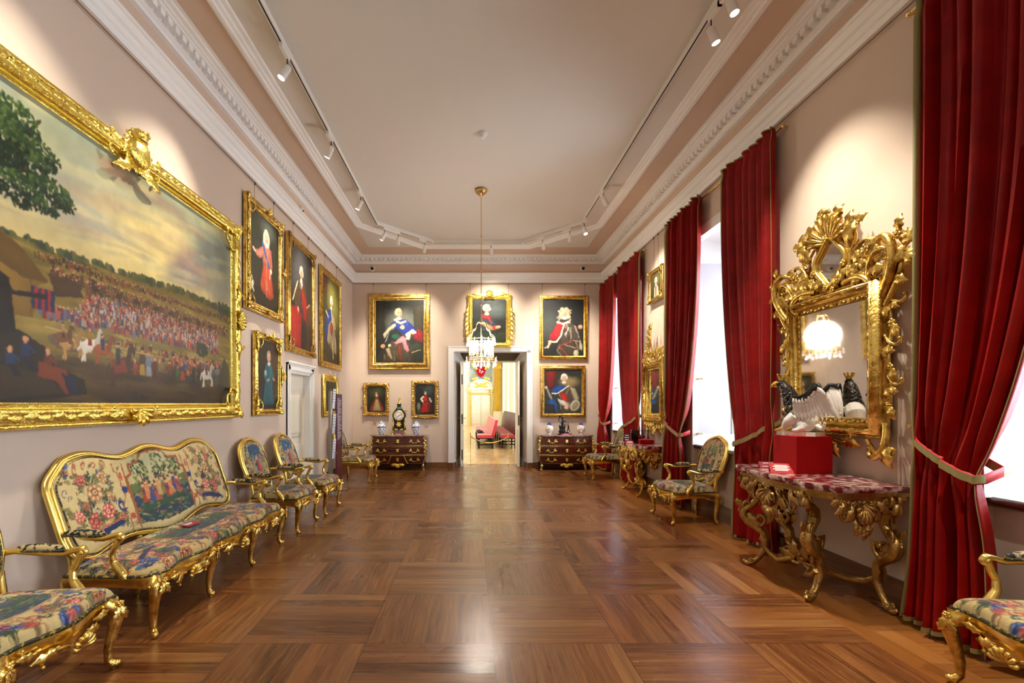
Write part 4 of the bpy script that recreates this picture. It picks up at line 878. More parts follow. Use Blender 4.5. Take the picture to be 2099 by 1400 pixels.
# --- the big painting: a camp with crowds under a wide sky
def big_canvas():
    c = Canvas(326, 193, 620, 367, 'b8b898')
    c.vgrad(0, 60, 'a4a890', 'b9b594'); c.vgrad(60, 96, 'b9b594', 'd2bd8a')
    for (x, y, rx, ry, col, al) in ((190, 58, 60, 34, 'ead79a', .85), (215, 40, 30, 16, 'e6d3a0', .6), (130, 38, 60, 9, 'b5a58c', .5), (150, 22, 50, 8, '96a096', .4), (250, 60, 34, 15, 'a08a86', .8), (262, 48, 26, 12, 'b49c8c', .7), (238, 70, 28, 10, '8c8494', .6), (292, 34, 40, 20, '7f8680', .8), (310, 60, 28, 26, '8a8a84', .6), (110, 60, 60, 10, 'aaa0a0', .5), (150, 12, 22, 7, 'b08c74', .7), (205, 14, 36, 6, '9c8474', .6), (240, 22, 34, 6, '8e7a6c', .6)):
        c.e(x, y, rx, ry, -3, col, soft=.8, al=al)
    for i in range(90): c.e(rng.rand()*326, rng.rand()*80, 10+rng.rand()*22, 1.5+rng.rand()*4, rng.rand()*12-9, ['c8c09a', '9a9c94', 'b09c88', '9ca89c', 'dccc9c'][rng.randint(5)], soft=.8, al=.35)
    c.tone(9, .10, 3); c.vol = .5
    hz = lambda x: 90+3*math.sin(x*.02)
    c.p([(0, 84)]+[(x, hz(x)) for x in range(0, 327, 12)]+[(326, 193), (0, 193)], '86743c')
    for i in range(260):
        x = rng.rand()*326; c.e(x, hz(x)-rng.rand()*2, 1.5+rng.rand()*2.5, 1+rng.rand()*3, 0, ['4a5434', '5c6038', '3e4c40', '6c6a44'][rng.randint(4)], al=.9)
    for x, hh in ((252, 12), (281, 15), (285, 7), (300, 6)): c.p([(x-1.2, 91), (x, 91-hh), (x+1.2, 91)], '5a5848')
    for i in range(40): x = 300+rng.rand()*26; c.e(x, 84+rng.rand()*10, 2.5, 4, 0, ['2e4238', '3a4c3c'][rng.randint(2)])
    for i in range(160): c.e(rng.rand()*326, 92+rng.rand()*62, 8+rng.rand()*16, 1+rng.rand()*2, 4, ['a08c50', '7a7040', '968248', '6a6238', 'b09a5c'][rng.randint(5)], soft=.7, al=.55)
    c.vgrad(158, 193, '7c6a38', '2c1c12', al=.9)
    for i in range(110): c.e(rng.rand()*326, 160+rng.rand()*33, 10+rng.rand()*14, 1.5+rng.rand()*3, 5, ['4a3420', '2a1a12', '5c4a28', '3a2a18'][rng.randint(4)], soft=.6, al=.6)
    # crowd bands: tiny standing people
    pal1 = ['b0483c', 'c05a4a', 'a03830', '5a6a94', 'c8a890', 'd0b8a0', '4a5a84', '8a4a3c', 'b87868', '6c3c30', 'cc7460', '7888a8']
    pal2 = ['6c4c34', '8a5a38', '54382a', '9c6c44', 'a04c38', '4a4438', '7c5c3c', '3c3028']
    def row(n, x0, x1, f, s, pal):
        xs = np.sort(rng.rand(n)*(x1-x0)+x0)
        for k in np.argsort(rng.rand(n)):
            x = xs[k]; y = f(x)+(rng.rand()-.5)*s*2.2; q = s*(.8+.4*rng.rand()); cc = pal[rng.randint(len(pal))]
            c.p([(x-q*.35, y-q*.9), (x+q*.3, y-q*.9), (x+q*.5, y+q), (x-q*.5, y+q)], cc); c.e(x, y-q*1.15, q*.26, q*.3, 0, ['d0a488', '9c7458', '5a3c2c'][rng.randint(3)])
    row(420, 76, 326, lambda x: 98+.5*math.sin(x*.1), 1.5, pal2); row(380, 88, 320, lambda x: 106+.02*(x-88), 2.0, pal2); row(260, 96, 320, lambda x: 111+.02*(x-88), 2.2, pal2)
    for k in range(26): x = 110+k*7.5+rng.rand()*3; c.e(x, 106+.02*x, 3.6, 2.2, 0, ['5c4430', '7a5a38', '3e3024'][k % 3])
    for k in range(5): row(230, 120-k*4, 300, lambda x, k=k: 117+k*4.2+.015*(x-120), 2.3, pal1+(['e0cfc0', 'd8c4b8', 'c4d0dc'] if 0 < k < 4 else []))
    row(70, 80, 125, lambda x: 133+.05*(x-80), 2.6, pal1); row(60, 130, 300, lambda x: 146+.03*(x-130), 2.4, pal2)
    c.l([(84, 143), (130, 148), (200, 152), (300, 158)], .8, 'c8b074', al=.8)
    # tents
    c.p([(30, 80), (66, 96), (86, 114), (78, 118), (76, 139), (0, 142), (0, 92)], '97793c'); c.p([(44, 88), (68, 97), (86, 114), (70, 116), (50, 108)], '7c6230'); c.l([(66, 96), (74, 118), (74, 138)], .7, '6a5228')
    for k in range(7): c.p([(74+k*2.4, 119), (77+k*2.4, 119), (77.5+k*2.4, 133), (74+k*2.4, 133)], ['28406c', 'b4382c'][k % 2])
    c.p([(86, 108), (108, 108), (116, 118), (92, 122)], '5c4630'); c.p([(298, 168), (312, 142), (322, 152), (326, 182), (304, 182)], '4c463a'); c.e(100, 152, 14, 5, 10, '6e6250')
    # mound with resting men
    c.p([(0, 150), (66, 148), (84, 156), (96, 170), (116, 176), (118, 187), (60, 193), (0, 193)], '2e2a1c'); c.p([(40, 168), (80, 174), (100, 186), (40, 192)], '463a22')
    def man(x, y, s, coat, leg, hat=None, lean=0):
        c.p([(x-s*.3, y+s*.3), (x+s*.3, y+s*.3), (x+s*.45+lean, y+s*1.5), (x-s*.4+lean, y+s*1.5)], leg); c.p([(x-s*.38, y-s*.5), (x+s*.38, y-s*.5), (x+s*.42, y+s*.5), (x-s*.42, y+s*.5)], coat)
        c.l([(x+s*.3, y-s*.3), (x+s*.8, y+s*.1)], s*.22, coat); c.e(x, y-s*.8, s*.24, s*.3, 0, 'c89878')
        if hat: c.e(x, y-s*1.05, s*.3, s*.17, 0, hat)
    c.l([(60, 126), (84, 124)], 3.2, '241c18'); c.p([(44, 110), (60, 118), (64, 150), (44, 152)], '241c1a')
    for (x, y, s, a, b_) in ((70, 160, 8, '1e3c68', '182440'), (86, 166, 8, '7c4028', '1c2840'), (60, 166, 7, '244874', '22222a')): man(x, y, s, a, b_, None, 5)
    c.p([(80, 166), (100, 170), (106, 182), (112, 186), (100, 187), (92, 178), (78, 176)], '8e4a2c'); c.p([(96, 172), (108, 176), (112, 188), (104, 188)], '1e2c50')
    # horses
    def horse(x, y, s, col, rear=0, rider=None):
        c.e(x, y, s*1.1, s*.6, -rear*.8, col); c.p([(x+s*.5, y-s*.2), (x+s*.9, y-s*(1.2+rear*.01)), (x+s*1.35, y-s*(1.25+rear*.012)), (x+s*1.15, y-s*.2), (x+s*.9, y+s*.25)], col)
        c.p([(x+s*.95, y-s*(1.35+rear*.012)), (x+s*1.3, y-s*(1.5+rear*.012)), (x+s*1.75, y-s*(.9+rear*.012)), (x+s*1.55, y-s*.8)], col)
        for dx, dl in ((-.8, .15), (-.5, -.1)): c.l([(x+s*dx, y+s*.2), (x+s*(dx+dl), y+s*.8), (x+s*(dx-.05), y+s*1.4)], s*.24, col)
        for dx, up in ((.7, rear*.02), (.95, rear*.025)): c.l([(x+s*dx, y+s*.2), (x+s*(dx+.45), y+s*(.6-up)), (x+s*(dx+.35), y+s*(1.3-up*1.3))], s*.2, col)
        c.l([(x-s*1.0, y-s*.2), (x-s*1.35, y+s*.6)], s*.2, col)
        if rider: man(x, y-s*.9, s*.62, rider[0], rider[1], rider[2])
    horse(104, 152, 7.5, 'b4905c', 10, ('8a7a40', '6a4430', '7c2c24')); horse(121, 151, 8, 'd8cfc0', 20, ('a88c3c', 'a03c34', 'b02c24')); horse(133, 153, 7.5, '9a5a30', 15, ('24406c', '24406c', '5c4434')); horse(98, 148, 6, '7a5a3c', 0, ('b89a70', '6a3c30', '3c3c40'))
    horse(151, 165, 10.5, '4c2c1c', 45, None); c.p([(142, 160), (156, 158), (160, 168), (146, 170)], '8c3c2c'); man(149, 153, 6.5, '3c4448', '3c3430', '1c2024')
    for (x, y, s, a, b_, h_) in ((177, 156, 8.5, '5a4028', 'c8a048', '2c2420'), (185, 157, 8.5, '8c94a8', 'a8acb8', '7c6a58'), (193, 160, 7.5, '6a3428', '5c2c22', '9c7458'), (200, 161, 6.5, '94785c', '5c4434', None), (168, 162, 5, 'b05a48', 'a04838', None), (214, 160, 6, '8c4438', '5c3c2c', '2c2824'), (220, 156, 7.5, '5c3c2c', '44342a', '241c18'), (226, 164, 6, '46703c', '3c5a34', None), (234, 158, 8.5, '28508c', 'b44c34', '1c2c50'), (243, 162, 7, 'c0884c', '28406c', None), (252, 160, 8, '2a2422', '241e1c', '1c1816'), (262, 158, 8, '3a2a24', '2a2220', None), (290, 160, 7, '64727c', '4a545c', None), (298, 158, 8, '8c9498', '586068', 'a86a50')): man(x, y, s, a, b_, h_)
    for k in range(40): man(205+rng.rand()*100, 150+rng.rand()*7, 3.6, pal1[rng.randint(12)], pal2[rng.randint(8)])
    horse(276, 163, 8.5, 'cfc8bc', 0, ('5a6c8c', '8c4434', '5c2c24')); c.e(166, 181, 5, 2, 10, '4c3424'); c.l([(160, 183), (162, 187)], 1, '4c3424'); c.l([(170, 183), (173, 187)], 1, '4c3424'); c.e(160, 179, 2, 1.6, 0, '4c3424')
    for k in range(30): c.e(264+rng.rand()*16-4, 132+rng.rand()*12, 3, 2.2, 0, '33442c')
    # big tree, upper left
    c.l([(0, 52), (30, 44), (58, 46), (84, 50)], 4, '5a4028'); c.l([(50, 46), (72, 24), (80, 12)], 2.5, '54402a'); c.l([(50, 46), (80, 62)], 2.5, '54402a')
    for (cx, cy, rx, ry) in ((64, 22, 17, 14), (80, 34, 16, 9), (70, 42, 17, 13), (52, 36, 20, 20), (88, 54, 17, 9), (66, 62, 17, 11), (100, 58, 8, 5), (84, 66, 10, 5), (30, 40, 24, 30)):
        for i in range(int(rx*ry*1.1)):
            a = rng.rand()*6.28; q = rng.rand()**.55; x, y = cx+rx*q*math.cos(a), cy+ry*q*math.sin(a); sh = (y-cy)/ry
            c.e(x, y, 1.8, 1.0, rng.rand()*180, (['1c3420', '24402a', '162a1c'] if sh > -.1 else ['3a5230', '2c4a2a', '566a38', '24402a'])[rng.randint(3)], al=.95)
    return c.mute(1.08, .92, 1.22)
bt = picture('battle_camp_painting', 'huge landscape painting of a crowded military camp with a large tree', 'painting', 'L', 3.93, 2.465, 3.58, 2.24, .165, .10, big_canvas(), m='goldy', bead=(.03, .012, .5))
cv = Carve(); corner_orn(cv, 3.58, 2.24, .20, 1, .085); running_leaves(cv, 3.58, 2.24, .075, .10, .088, .26)
mid_orn(cv, 0, -1.04, .17, -90, .085); mid_orn(cv, 1.71, 0, .16, 0, .085); mid_orn(cv, -1.71, 0, .16, 180, .085)
for sd in (-1, 1): cv.scroll(1.71, sd*.15, 90*sd, .3, -sd*240, .016, .09, .3); cv.leaf(1.71, sd*.2, 90*sd, .22, .04, .085, .02)
cv.build('frame_carving', 'goldy', bt)
cr = Carve(); z0 = 1.03
cr.m.ball((0, -.10, z0+.02), (.13, .06, .12), 12, 8)
for k in range(16): a = k*PI/8; cr.leaf(.13*math.cos(a), z0+.02+.12*math.sin(a), math.degrees(a)+60, .07, .018, .09, .01)
for sd in (-1, 1):
    cr.scroll(sd*.10, z0-.08, 90-sd*30, .26, sd*230, .015, .09, .3); cr.scroll(sd*.14, z0-.0, 90-sd*80, .24, -sd*240, .015, .08, .3); cr.leaf(sd*.14, z0+.02, 90-sd*85, .18, .035, .08, .02); cr.ros(sd*.27, z0+.07, .028, .09); cr.leaf(sd*.05, z0-.1, 90-sd*110, .25, .04, .09, .02)
cr.m.lathe([(.06, 0), (.068, .01), (.06, .02), (.072, .05), (.078, .07), (.055, .09), (.015, .10)], (0, -.10, z0+.11), 14); cr.m.ball((0, -.10, z0+.22), .012, 8, 6)
for k in range(8): a = k*PI/4; cr.m.ball((.075*math.cos(a), -.10+.075*math.sin(a), z0+.18), .013, 6, 4)
cr.build('frame_crest', 'goldy', bt)
# --- portraits ---
def stormy(c, seed, a='2a2c26', b='4a4a40', glow=None):
    c.vol = .9
    c.vgrad(0, c.h, a, b); c.blotch(c.w*.3, b, .5, seed, .6); c.blotch(c.w*.2, a, .55, seed+1, .5)
    if glow: c.e(glow[0], glow[1], glow[2], glow[3], 0, glow[4], soft=.9, al=.7)
    return c
def drape(c, pts, col, lite, dark, seed):
    c.p(pts, col); r = np.random.RandomState(seed); P = np.array(pts); x0, y0 = P.min(0); x1, y1 = P.max(0); keep = c.a.copy(); m = Canvas(c.w, c.h, c.nx, c.ny, '000000'); m.p(pts, 'ffffff')
    for i in range(14):
        x = x0+r.rand()*(x1-x0); y = y0+r.rand()*(y1-y0); L = (y1-y0)*(.15+.3*r.rand()); c.l([(x, y-L/2), (x+(r.rand()-.5)*L*.5, y), (x+(r.rand()-.5)*L*.6, y+L/2)], (x1-x0)*.035, [lite, dark][r.randint(2)], al=.6)
    c.a = keep*(1-m.a)+c.a*m.a; return c
# P1: child in a long salmon gown with blue sash and a little dog
c = stormy(Canvas(90, 118, 120, 157, '26281f'), 1, '202219', '33332a', (62, 14, 24, 12, '5a6258'))
c.p([(0, 96), (90, 90), (90, 118), (0, 118)], '24241c'); drape(c, [(40, 52), (58, 52), (66, 70), (74, 100), (60, 106), (34, 98), (30, 92), (38, 68)], 'b8482f', 'd4745a', '8c2c20', 3)
drape(c, [(38, 36), (60, 35), (63, 60), (50, 66), (38, 58)], 'b86a58', 'd89a84', '8c4034', 4); drape(c, [(40, 38), (22, 48), (14, 50), (18, 56), (28, 58), (42, 52)], 'c07a68', 'dca08c', '9c5444', 5)
c.l([(38, 36), (58, 62)], 5, '2c5a94'); c.l([(62, 40), (66, 58), (62, 72)], 6, 'b86450'); c.l([(62, 70), (60, 76)], 3.5, 'dcb498'); c.l([(16, 52), (10, 50)], 3.5, 'dcb498'); c.l([(50, 52), (50, 104)], 1, 'd8b48c'); c.e(64, 66, 4, 3, 0, 'd8ccb8')
c.head(50, 24, 7.2, dr=0, style='long', wig='c8baa0'); c.e(8, 96, 4, 6, 20, 'c8c0b0'); c.e(6, 88, 2.6, 2.6, 0, 'b8a890'); c.l([(8, 98), (12, 104)], 2, 'c8c0b0')
t = picture('child_portrait', 'portrait of a child in salmon gown and blue sash, upper left beside the big painting', 'painting', 'L', 6.525, 3.395, 1.15, 1.43, .12, .06, c, bead=(.85, .012, .6)); wires(t, 1.15, 1.43, 3.395, (-.3, .3))
cv = Carve(); corner_orn(cv, 1.15, 1.43, .12, 1, .05); running_leaves(cv, 1.15, 1.43, .045, .07, .045, .3)
for a_, u, v in ((90, 0, .67), (0, .53, 0), (-90, 0, -.67)): mid_orn(cv, u, v, .09, a_, .05)
cv.build('frame_carving', 'gold', t)
# P2: old man, red cloak
c = stormy(Canvas(100, 152, 120, 182, '2c2a24'), 4, '2c2c2c', '1e1a16', (30, 30, 40, 40, '5c5a58')); c.p([(70, 80), (100, 76), (100, 152), (74, 152)], '4a3020')
drape(c, [(28, 58), (42, 48), (66, 50), (80, 80), (76, 108), (40, 104), (16, 80)], '4c3826', '9c8a6c', '2c1c14', 2); drape(c, [(0, 96), (30, 88), (52, 100), (48, 152), (0, 152)], 'a01c18', 'cc3c30', '6c100e', 6); drape(c, [(48, 60), (62, 60), (78, 84), (74, 110), (62, 116), (54, 90)], '9c2018', 'c04030', '6c100c', 7)
c.l([(34, 52), (14, 82)], 4, 'd8c8a0'); c.l([(56, 110), (52, 150)], 7, '14181c'); c.l([(66, 108), (66, 148)], 7, '181a1c'); c.l([(76, 84), (86, 78)], 4, 'b89070'); c.e(36, 94, 5, 3.5, 40, 'c89c80'); c.l([(46, 76), (60, 108)], 4, '3c3450'); c.p([(44, 50), (58, 50), (52, 62)], 'e0d4c0'); c.e(88, 126, 10, 16, 0, '3a2418')
c.head(50, 36, 7.8, skin='c89a7c', wig='d4c8b0')
t = picture('old_man_portrait', 'tall portrait of a bald man in armour with red cloak, above the white side door', 'painting', 'L', 7.925, 3.205, 1.25, 1.80, .10, .06, c, bead=None, m='gold'); wires(t, 1.25, 1.8, 3.205, (-.35, .35))
cv = Carve(); corner_orn(cv, 1.25, 1.80, .13, 1.1, .05); cv.build('frame_carving', 'olgold', t)
# P3: young man in blue mantle, arch behind
c = stormy(Canvas(104, 150, 120, 174, '3a3a1c'), 8, '3c3c1a', '2a2412', (74, 40, 40, 44, '8a8438')); c.p([(0, 0), (30, 0), (22, 60), (0, 70)], '5c2420'); c.p([(6, 30), (26, 26), (30, 130), (0, 140)], '3a3420')
drape(c, [(36, 62), (50, 52), (66, 58), (78, 100), (88, 132), (60, 128), (34, 118), (22, 100)], '8a7a5c', 'd8d0b8', '4a3c28', 2); drape(c, [(30, 60), (50, 52), (54, 72), (36, 84), (28, 118), (18, 96)], '1c3c84', '3c64ac', '0e1c44', 3)
c.l([(46, 116), (42, 142)], 5, '3a2c20'); c.l([(60, 114), (64, 140)], 5, 'c0a468'); c.e(54, 88, 9, 12, 10, '7c2c20'); c.l([(36, 70), (22, 62)], 4, 'd8b090'); c.l([(66, 66), (76, 84)], 5, 'a89460'); c.head(53, 40, 7.5, wig='d8d2bc')
t = picture('mantle_portrait', 'full length portrait of a youth in blue mantle, last large picture on the left wall', 'painting', 'L', 9.615, 3.135, 1.43, 1.87, .115, .055, c, bead=(.85, .012, .62)); wires(t, 1.43, 1.87, 3.135, (-.4, .4))
# P4: child in teal dress
c = stormy(Canvas(70, 92, 110, 145, '2c2824'), 3, '2a2a26', '1e1a18', (56, 30, 20, 30, '48302a')); c.p([(0, 60), (16, 62), (20, 92), (0, 92)], '2c2c34')
drape(c, [(30, 30), (46, 30), (50, 48), (58, 86), (18, 86), (26, 52)], '1f5a68', '3f8690', '12343c', 4); c.l([(30, 34), (24, 48), (32, 54)], 5, '2c6a74'); c.l([(46, 34), (52, 48)], 5, '2c6a74'); c.e(27, 44, 4, 4, 0, '9cb0b0'); c.l([(33, 54), (38, 52)], 3, 'd4a488'); c.l([(52, 50), (56, 52)], 3, 'd4a488')
c.l([(56, 30), (52, 70)], 1, '7a4a34'); c.p([(50, 54), (66, 58), (64, 88), (56, 88)], '3c2c24'); c.head(38, 22, 6, wig='b89878', style='x'); c.l([(34, 30), (43, 30)], 2, 'd8ccb8')
t = picture('teal_dress_portrait', 'smaller portrait of a child in a teal dress, hung low beside the big painting', 'painting', 'L', 6.63, 1.90, .86, 1.09, .085, .05, c, m='goldc')
cv = Carve(); corner_orn(cv, .86, 1.09, .12, 1.1, .045); mid_orn(cv, .40, 0, .09, 0, .045); mid_orn(cv, 0, .52, .08, 90, .045); cv.build('frame_carving', 'goldy', t)
# P5: dark small picture behind the leaflet stand
c = stormy(Canvas(60, 55, 70, 62, '1e1c18'), 5, '1a1a16', '24221c'); c.e(30, 20, 6, 7, 0, '6a5040', soft=.4); c.p([(18, 32), (42, 32), (48, 55), (12, 55)], '2c2420')
t = picture('dark_portrait', 'small dark portrait with crested gilt frame behind the leaflet stand', 'painting', 'L', 9.60, 1.66, 1.0, .80, .115, .05, c, m='goldy', bead=(.3, .016, .7))
cv = Carve(); mid_orn(cv, 0, .355, .085, 90, .05); 
for sd in (-1, 1): cv.scroll(sd*.06, .37, 90-sd*85, .20, sd*200, .010, .05, .3)
cv.build('frame_crest', 'goldy', t)
# back wall
c = stormy(Canvas(79, 98.5, 150, 187, '24261e'), 2, '1c2018', '24241e', (48, 36, 26, 20, '77796c')); c.p([(62, 8), (79, 6), (79, 70), (64, 66)], '3a3420'); c.p([(0, 0), (14, 10), (16, 70), (0, 90)], '1e1a12'); c.p([(10, 2), (26, 4), (24, 14), (12, 12)], '14180f')
drape(c, [(60, 52), (70, 44), (79, 52), (76, 66), (64, 62)], '8c1420', 'b42838', '5c0c14', 2); drape(c, [(14, 86), (26, 60), (50, 60), (64, 74), (60, 98), (10, 98)], '40382c', '7a6848', '1e1a14', 3)
drape(c, [(24, 36), (36, 30), (50, 30), (62, 40), (70, 50), (48, 54), (38, 50), (30, 44)], '1c2f86', '3450b4', '101c54', 4); c.p([(20, 44), (32, 36), (34, 40), (22, 48), (14, 60), (12, 54)], 'd0c4a0'); c.p([(29, 30), (34, 29), (40, 34), (50, 31), (51, 34), (42, 38), (34, 36)], 'e4dcc4'); c.p([(22, 50), (34, 44), (46, 56), (36, 66), (24, 62)], '1a241e'); c.l([(22, 48), (16, 66)], 1.2, '8c98a0'); c.e(34, 58, 8, 5, 20, '1f5044', al=.8)
c.p([(30, 66), (44, 56), (50, 58), (52, 70), (56, 78), (52, 82), (46, 74), (44, 66), (34, 69)], 'd88a94'); c.l([(52, 54), (60, 48), (64, 50)], 5, 'e4dcc8'); c.p([(52, 52), (60, 48), (56, 62), (50, 62)], 'e0d8c0'); c.e(62, 52, 2.6, 2, 0, 'd8a88c'); c.e(12, 72, 3.4, 3, 0, 'b8865c'); c.e(23, 71, 2.4, None, 0, 'd8c8a0'); c.e(44, 42, 3.2, None, 0, 'e0c884'); c.p([(36, 70), (42, 70), (44, 94), (38, 94)], '7c3a24'); c.p([(16, 76), (22, 74), (28, 92), (24, 92)], 'b8a47c'); c.e(68, 74, 8, 7, 0, '2e3428'); c.l([(60, 82), (74, 78)], 1, 'c8b07c')
c.head(38.5, 20, 5.6, dr=.6, wig='d0c090', skin='e0b090', style='x')
t = picture('blue_mantle_portrait', 'large portrait of a seated man in blue ermine mantle, left of the far doorway', 'painting', 'B', -1.68, 3.205, 1.43, 1.77, .155, .09, c, m='gold', bead=(.93, .012, .5), off=.03); wires(t, 1.43, 1.77, 3.205, (-.62, .62)); MB().box(-.06, .06, -.1, -.06, -.815, -.795).build('name_plate', 'brass', t, smooth=False)
c = stormy(Canvas(53, 69, 110, 143, '1e211f'), 6, '181b1b', '2a302c', (38, 20, 16, 12, '56605e')); c.vgrad(52, 69, '3c4a2c', '26301c', al=.7)
drape(c, [(14, 30), (22, 26), (30, 28), (38, 40), (32, 56), (14, 50)], '34424e', '64747c', '1a222a', 2); drape(c, [(13, 32), (22, 38), (34, 44), (36, 49), (28, 49), (14, 40)], 'c0a070', 'e0c89c', '8a6c44', 3); c.p([(14, 24), (20, 22), (29, 26), (30, 32), (22, 32), (14, 30)], 'a82c28'); c.e(35, 45, 3.4, 4, 0, 'b83028'); c.e(40, 44, 4.6, 2.6, -10, 'd8a888'); c.l([(52, 36), (38, 54)], 1.8, '241c18'); c.l([(24, 29), (30, 38)], 2, 'c04038'); c.head(22.5, 15, 5.2, dr=.4, wig='c8c0ac', skin='e0b898')
t = picture('baton_portrait', 'portrait of a man holding a baton, crested gilt frame above the far doorway', 'painting', 'B', .425, 3.455, 1.02, 1.25, .115, .08, c, m='goldy', bead=(.5, .018, 1.0), off=.03)
cv = Carve(); mid_orn(cv, 0, .58, .15, 90, .07); cv.m.ball((0, -.09, .62), (.09, .04, .09), 10, 7)
for sd in (-1, 1):
    cv.leaf(sd*.12, .60, 90-sd*85, .3, .04, .06, .02)
    for q in range(7): cv.leaf(sd*(.50+.02*math.sin(q/6*PI)), .3-q*.11, -90+sd*20, .13, .035, .05, .015)
corner_orn(cv, 1.02, 1.25, .09, 1, .06); cv.build('frame_carving', 'goldy', t); wires(t, 1.02, 1.25, 3.455, (-.45, .45))
c = stormy(Canvas(82, 116, 120, 170, '16181a'), 9, '101214', '1c1e1a', (14, 60, 22, 30, '3a4038'))
drape(c, [(30, 52), (50, 46), (70, 50), (76, 90), (70, 116), (24, 116), (34, 84)], '40362c', '9c8a74', '1c1610', 2); drape(c, [(28, 48), (42, 44), (44, 60), (32, 78), (26, 86), (12, 84), (12, 76), (20, 62)], '9c1420', 'c43040', '640c14', 3); c.l([(42, 50), (36, 74), (26, 88), (12, 86)], 3, 'e0d8b8'); c.l([(28, 46), (40, 50), (52, 46)], 4, 'd8d0b4'); c.l([(64, 50), (78, 58)], 6, '14100e'); c.e(75, 56, 4.5, 4, 0, 'c88c74'); c.l([(14, 88), (9, 98)], 5, 'd8a888'); c.l([(11, 96), (3, 100)], 1.4, 'd8c8a0')
c.l([(52, 58), (44, 72)], 2, 'c8c0b0'); c.l([(64, 54), (68, 68)], 2, 'a89c88'); c.l([(30, 96), (58, 86)], 3.5, '7c3424'); c.l([(34, 98), (50, 116)], 3, '7a3022'); c.e(66, 110, 5, 7, 0, 'b0a88c'); c.p([(74, 80), (80, 100), (78, 106), (72, 100)], 'b8b08c'); c.head(43, 28, 7, wig='b8a888', skin='d8a488', style='long'); c.e(38.5, 20.5, 4.5, 4.5, 0, 'b8a888'); c.e(47.5, 20.5, 4.5, 4.5, 0, 'b8a888'); c.head(43, 28, 5.6, wig='b8a888', skin='d8a488', style='x')
for q in range(60): c.e(43+(10 if q % 2 else -10)+rng.randn()*1.6, 22+rng.rand()*26, 1.2, 1.8, 0, ['d0c2a0', '94846a', 'b8a888'][q % 3], al=.8)
for x0_, y0_, x1_, y1_ in ((50, 56, 46, 76), (56, 58, 56, 80), (66, 60, 72, 78), (42, 92, 64, 100), (60, 84, 72, 86)): c.l([(x0_, y0_), (x1_, y1_)], 1.8, 'a89c8c', al=.7)
t = picture('red_cloak_portrait', 'portrait of an armoured man in long wig and red cloak, upper right of the doorway', 'painting', 'B', 2.165, 3.30, 1.13, 1.50, .09, .07, c, m='gold', bead=(.85, .012, .8), off=.03); wires(t, 1.13, 1.5, 3.3, (-.5, .5))
c = stormy(Canvas(73, 88, 120, 145, '2a2a26'), 12, '262824', '34342c', (50, 26, 18, 10, 'a08c60')); drape(c, [(2, 4), (24, 2), (22, 20), (16, 40), (6, 34)], '6c1c14', '8c3024', '3c100c', 2)
drape(c, [(28, 36), (48, 32), (60, 42), (66, 66), (54, 88), (30, 88)], '4c4236', 'b0a894', '241c16', 3); drape(c, [(14, 40), (28, 32), (42, 32), (36, 42), (24, 48), (16, 48)], '1c4a94', '3468b4', '102c58', 4); c.l([(16, 48), (26, 48), (38, 40), (48, 32)], 2.4, 'e4dcc8'); drape(c, [(48, 32), (60, 38), (68, 56), (66, 66), (58, 60)], 'b0a484', 'd8d0b8', '6c5c40', 5); drape(c, [(30, 46), (42, 48), (48, 62), (44, 68), (34, 62)], 'b42820', 'd84838', '7c1810', 6); drape(c, [(8, 62), (20, 58), (26, 70), (26, 86), (20, 84), (8, 72)], '1c4c8c', '2c66a8', '10284c', 7); c.p([(26, 58), (40, 62), (50, 72), (44, 76), (30, 68)], 'd8d0c0'); c.e(44, 76, 4.5, 4, 0, 'd8a488'); c.e(4, 36, 3, None, 0, 'd8a488'); c.l([(5, 38), (14, 58)], 4, '8a8478'); c.e(60, 72, 9, 12, 30, 'b8b098'); c.e(60, 72, 5, 8, 30, '8c8464'); c.p([(0, 68), (20, 70), (22, 88), (0, 88)], '2c2824'); c.head(39, 17, 6, wig='dcd6c8', skin='e4bca4')
t = picture('cuirass_portrait', 'portrait of a man in breastplate and blue cape, hung directly above the right commode', 'painting', 'B', 2.15, 1.805, 1.055, 1.21, .09, .07, c, m='gold', bead=(.55, .013, 1.0), off=.03)
c = stormy(Canvas(40, 56, 84, 118, '24221a'), 14, '2a2a1c', '1a1812', (22, 14, 14, 12, '46482c')); drape(c, [(18, 24), (24, 24), (38, 50), (36, 54), (4, 54), (6, 48)], '7c2a1e', '9c4a38', '4c1810', 2); drape(c, [(19, 26), (23, 26), (32, 53), (12, 53)], 'a08a5c', 'c8b484', '6a5430', 3); c.p([(17, 20), (25, 20), (24, 28), (18, 28)], '8a4030'); c.e(21, 20, 3, 2.2, 0, 'd8b090'); c.e(20.5, 16, 2.2, 2.8, 0, 'd8b090'); c.e(20.5, 14, 2.4, 1.8, 0, '8a7a64')
t = picture('red_gown_portrait', 'small portrait of a lady in wide red gown, left of the clock', 'painting', 'B', -2.23, 1.62, .60, .77, .085, .05, c, m='olgold', off=.03)
cv = Carve(); corner_orn(cv, .60, .77, .07, 1, .04); running_leaves(cv, .6, .77, .03, .055, .035, .36)
for a_, u, v in ((90, 0, .36), (0, .275, 0), (-90, 0, -.36), (180, -.275, 0)): mid_orn(cv, u, v, .055, a_, .04)
cv.build('frame_carving', 'goldc', t)
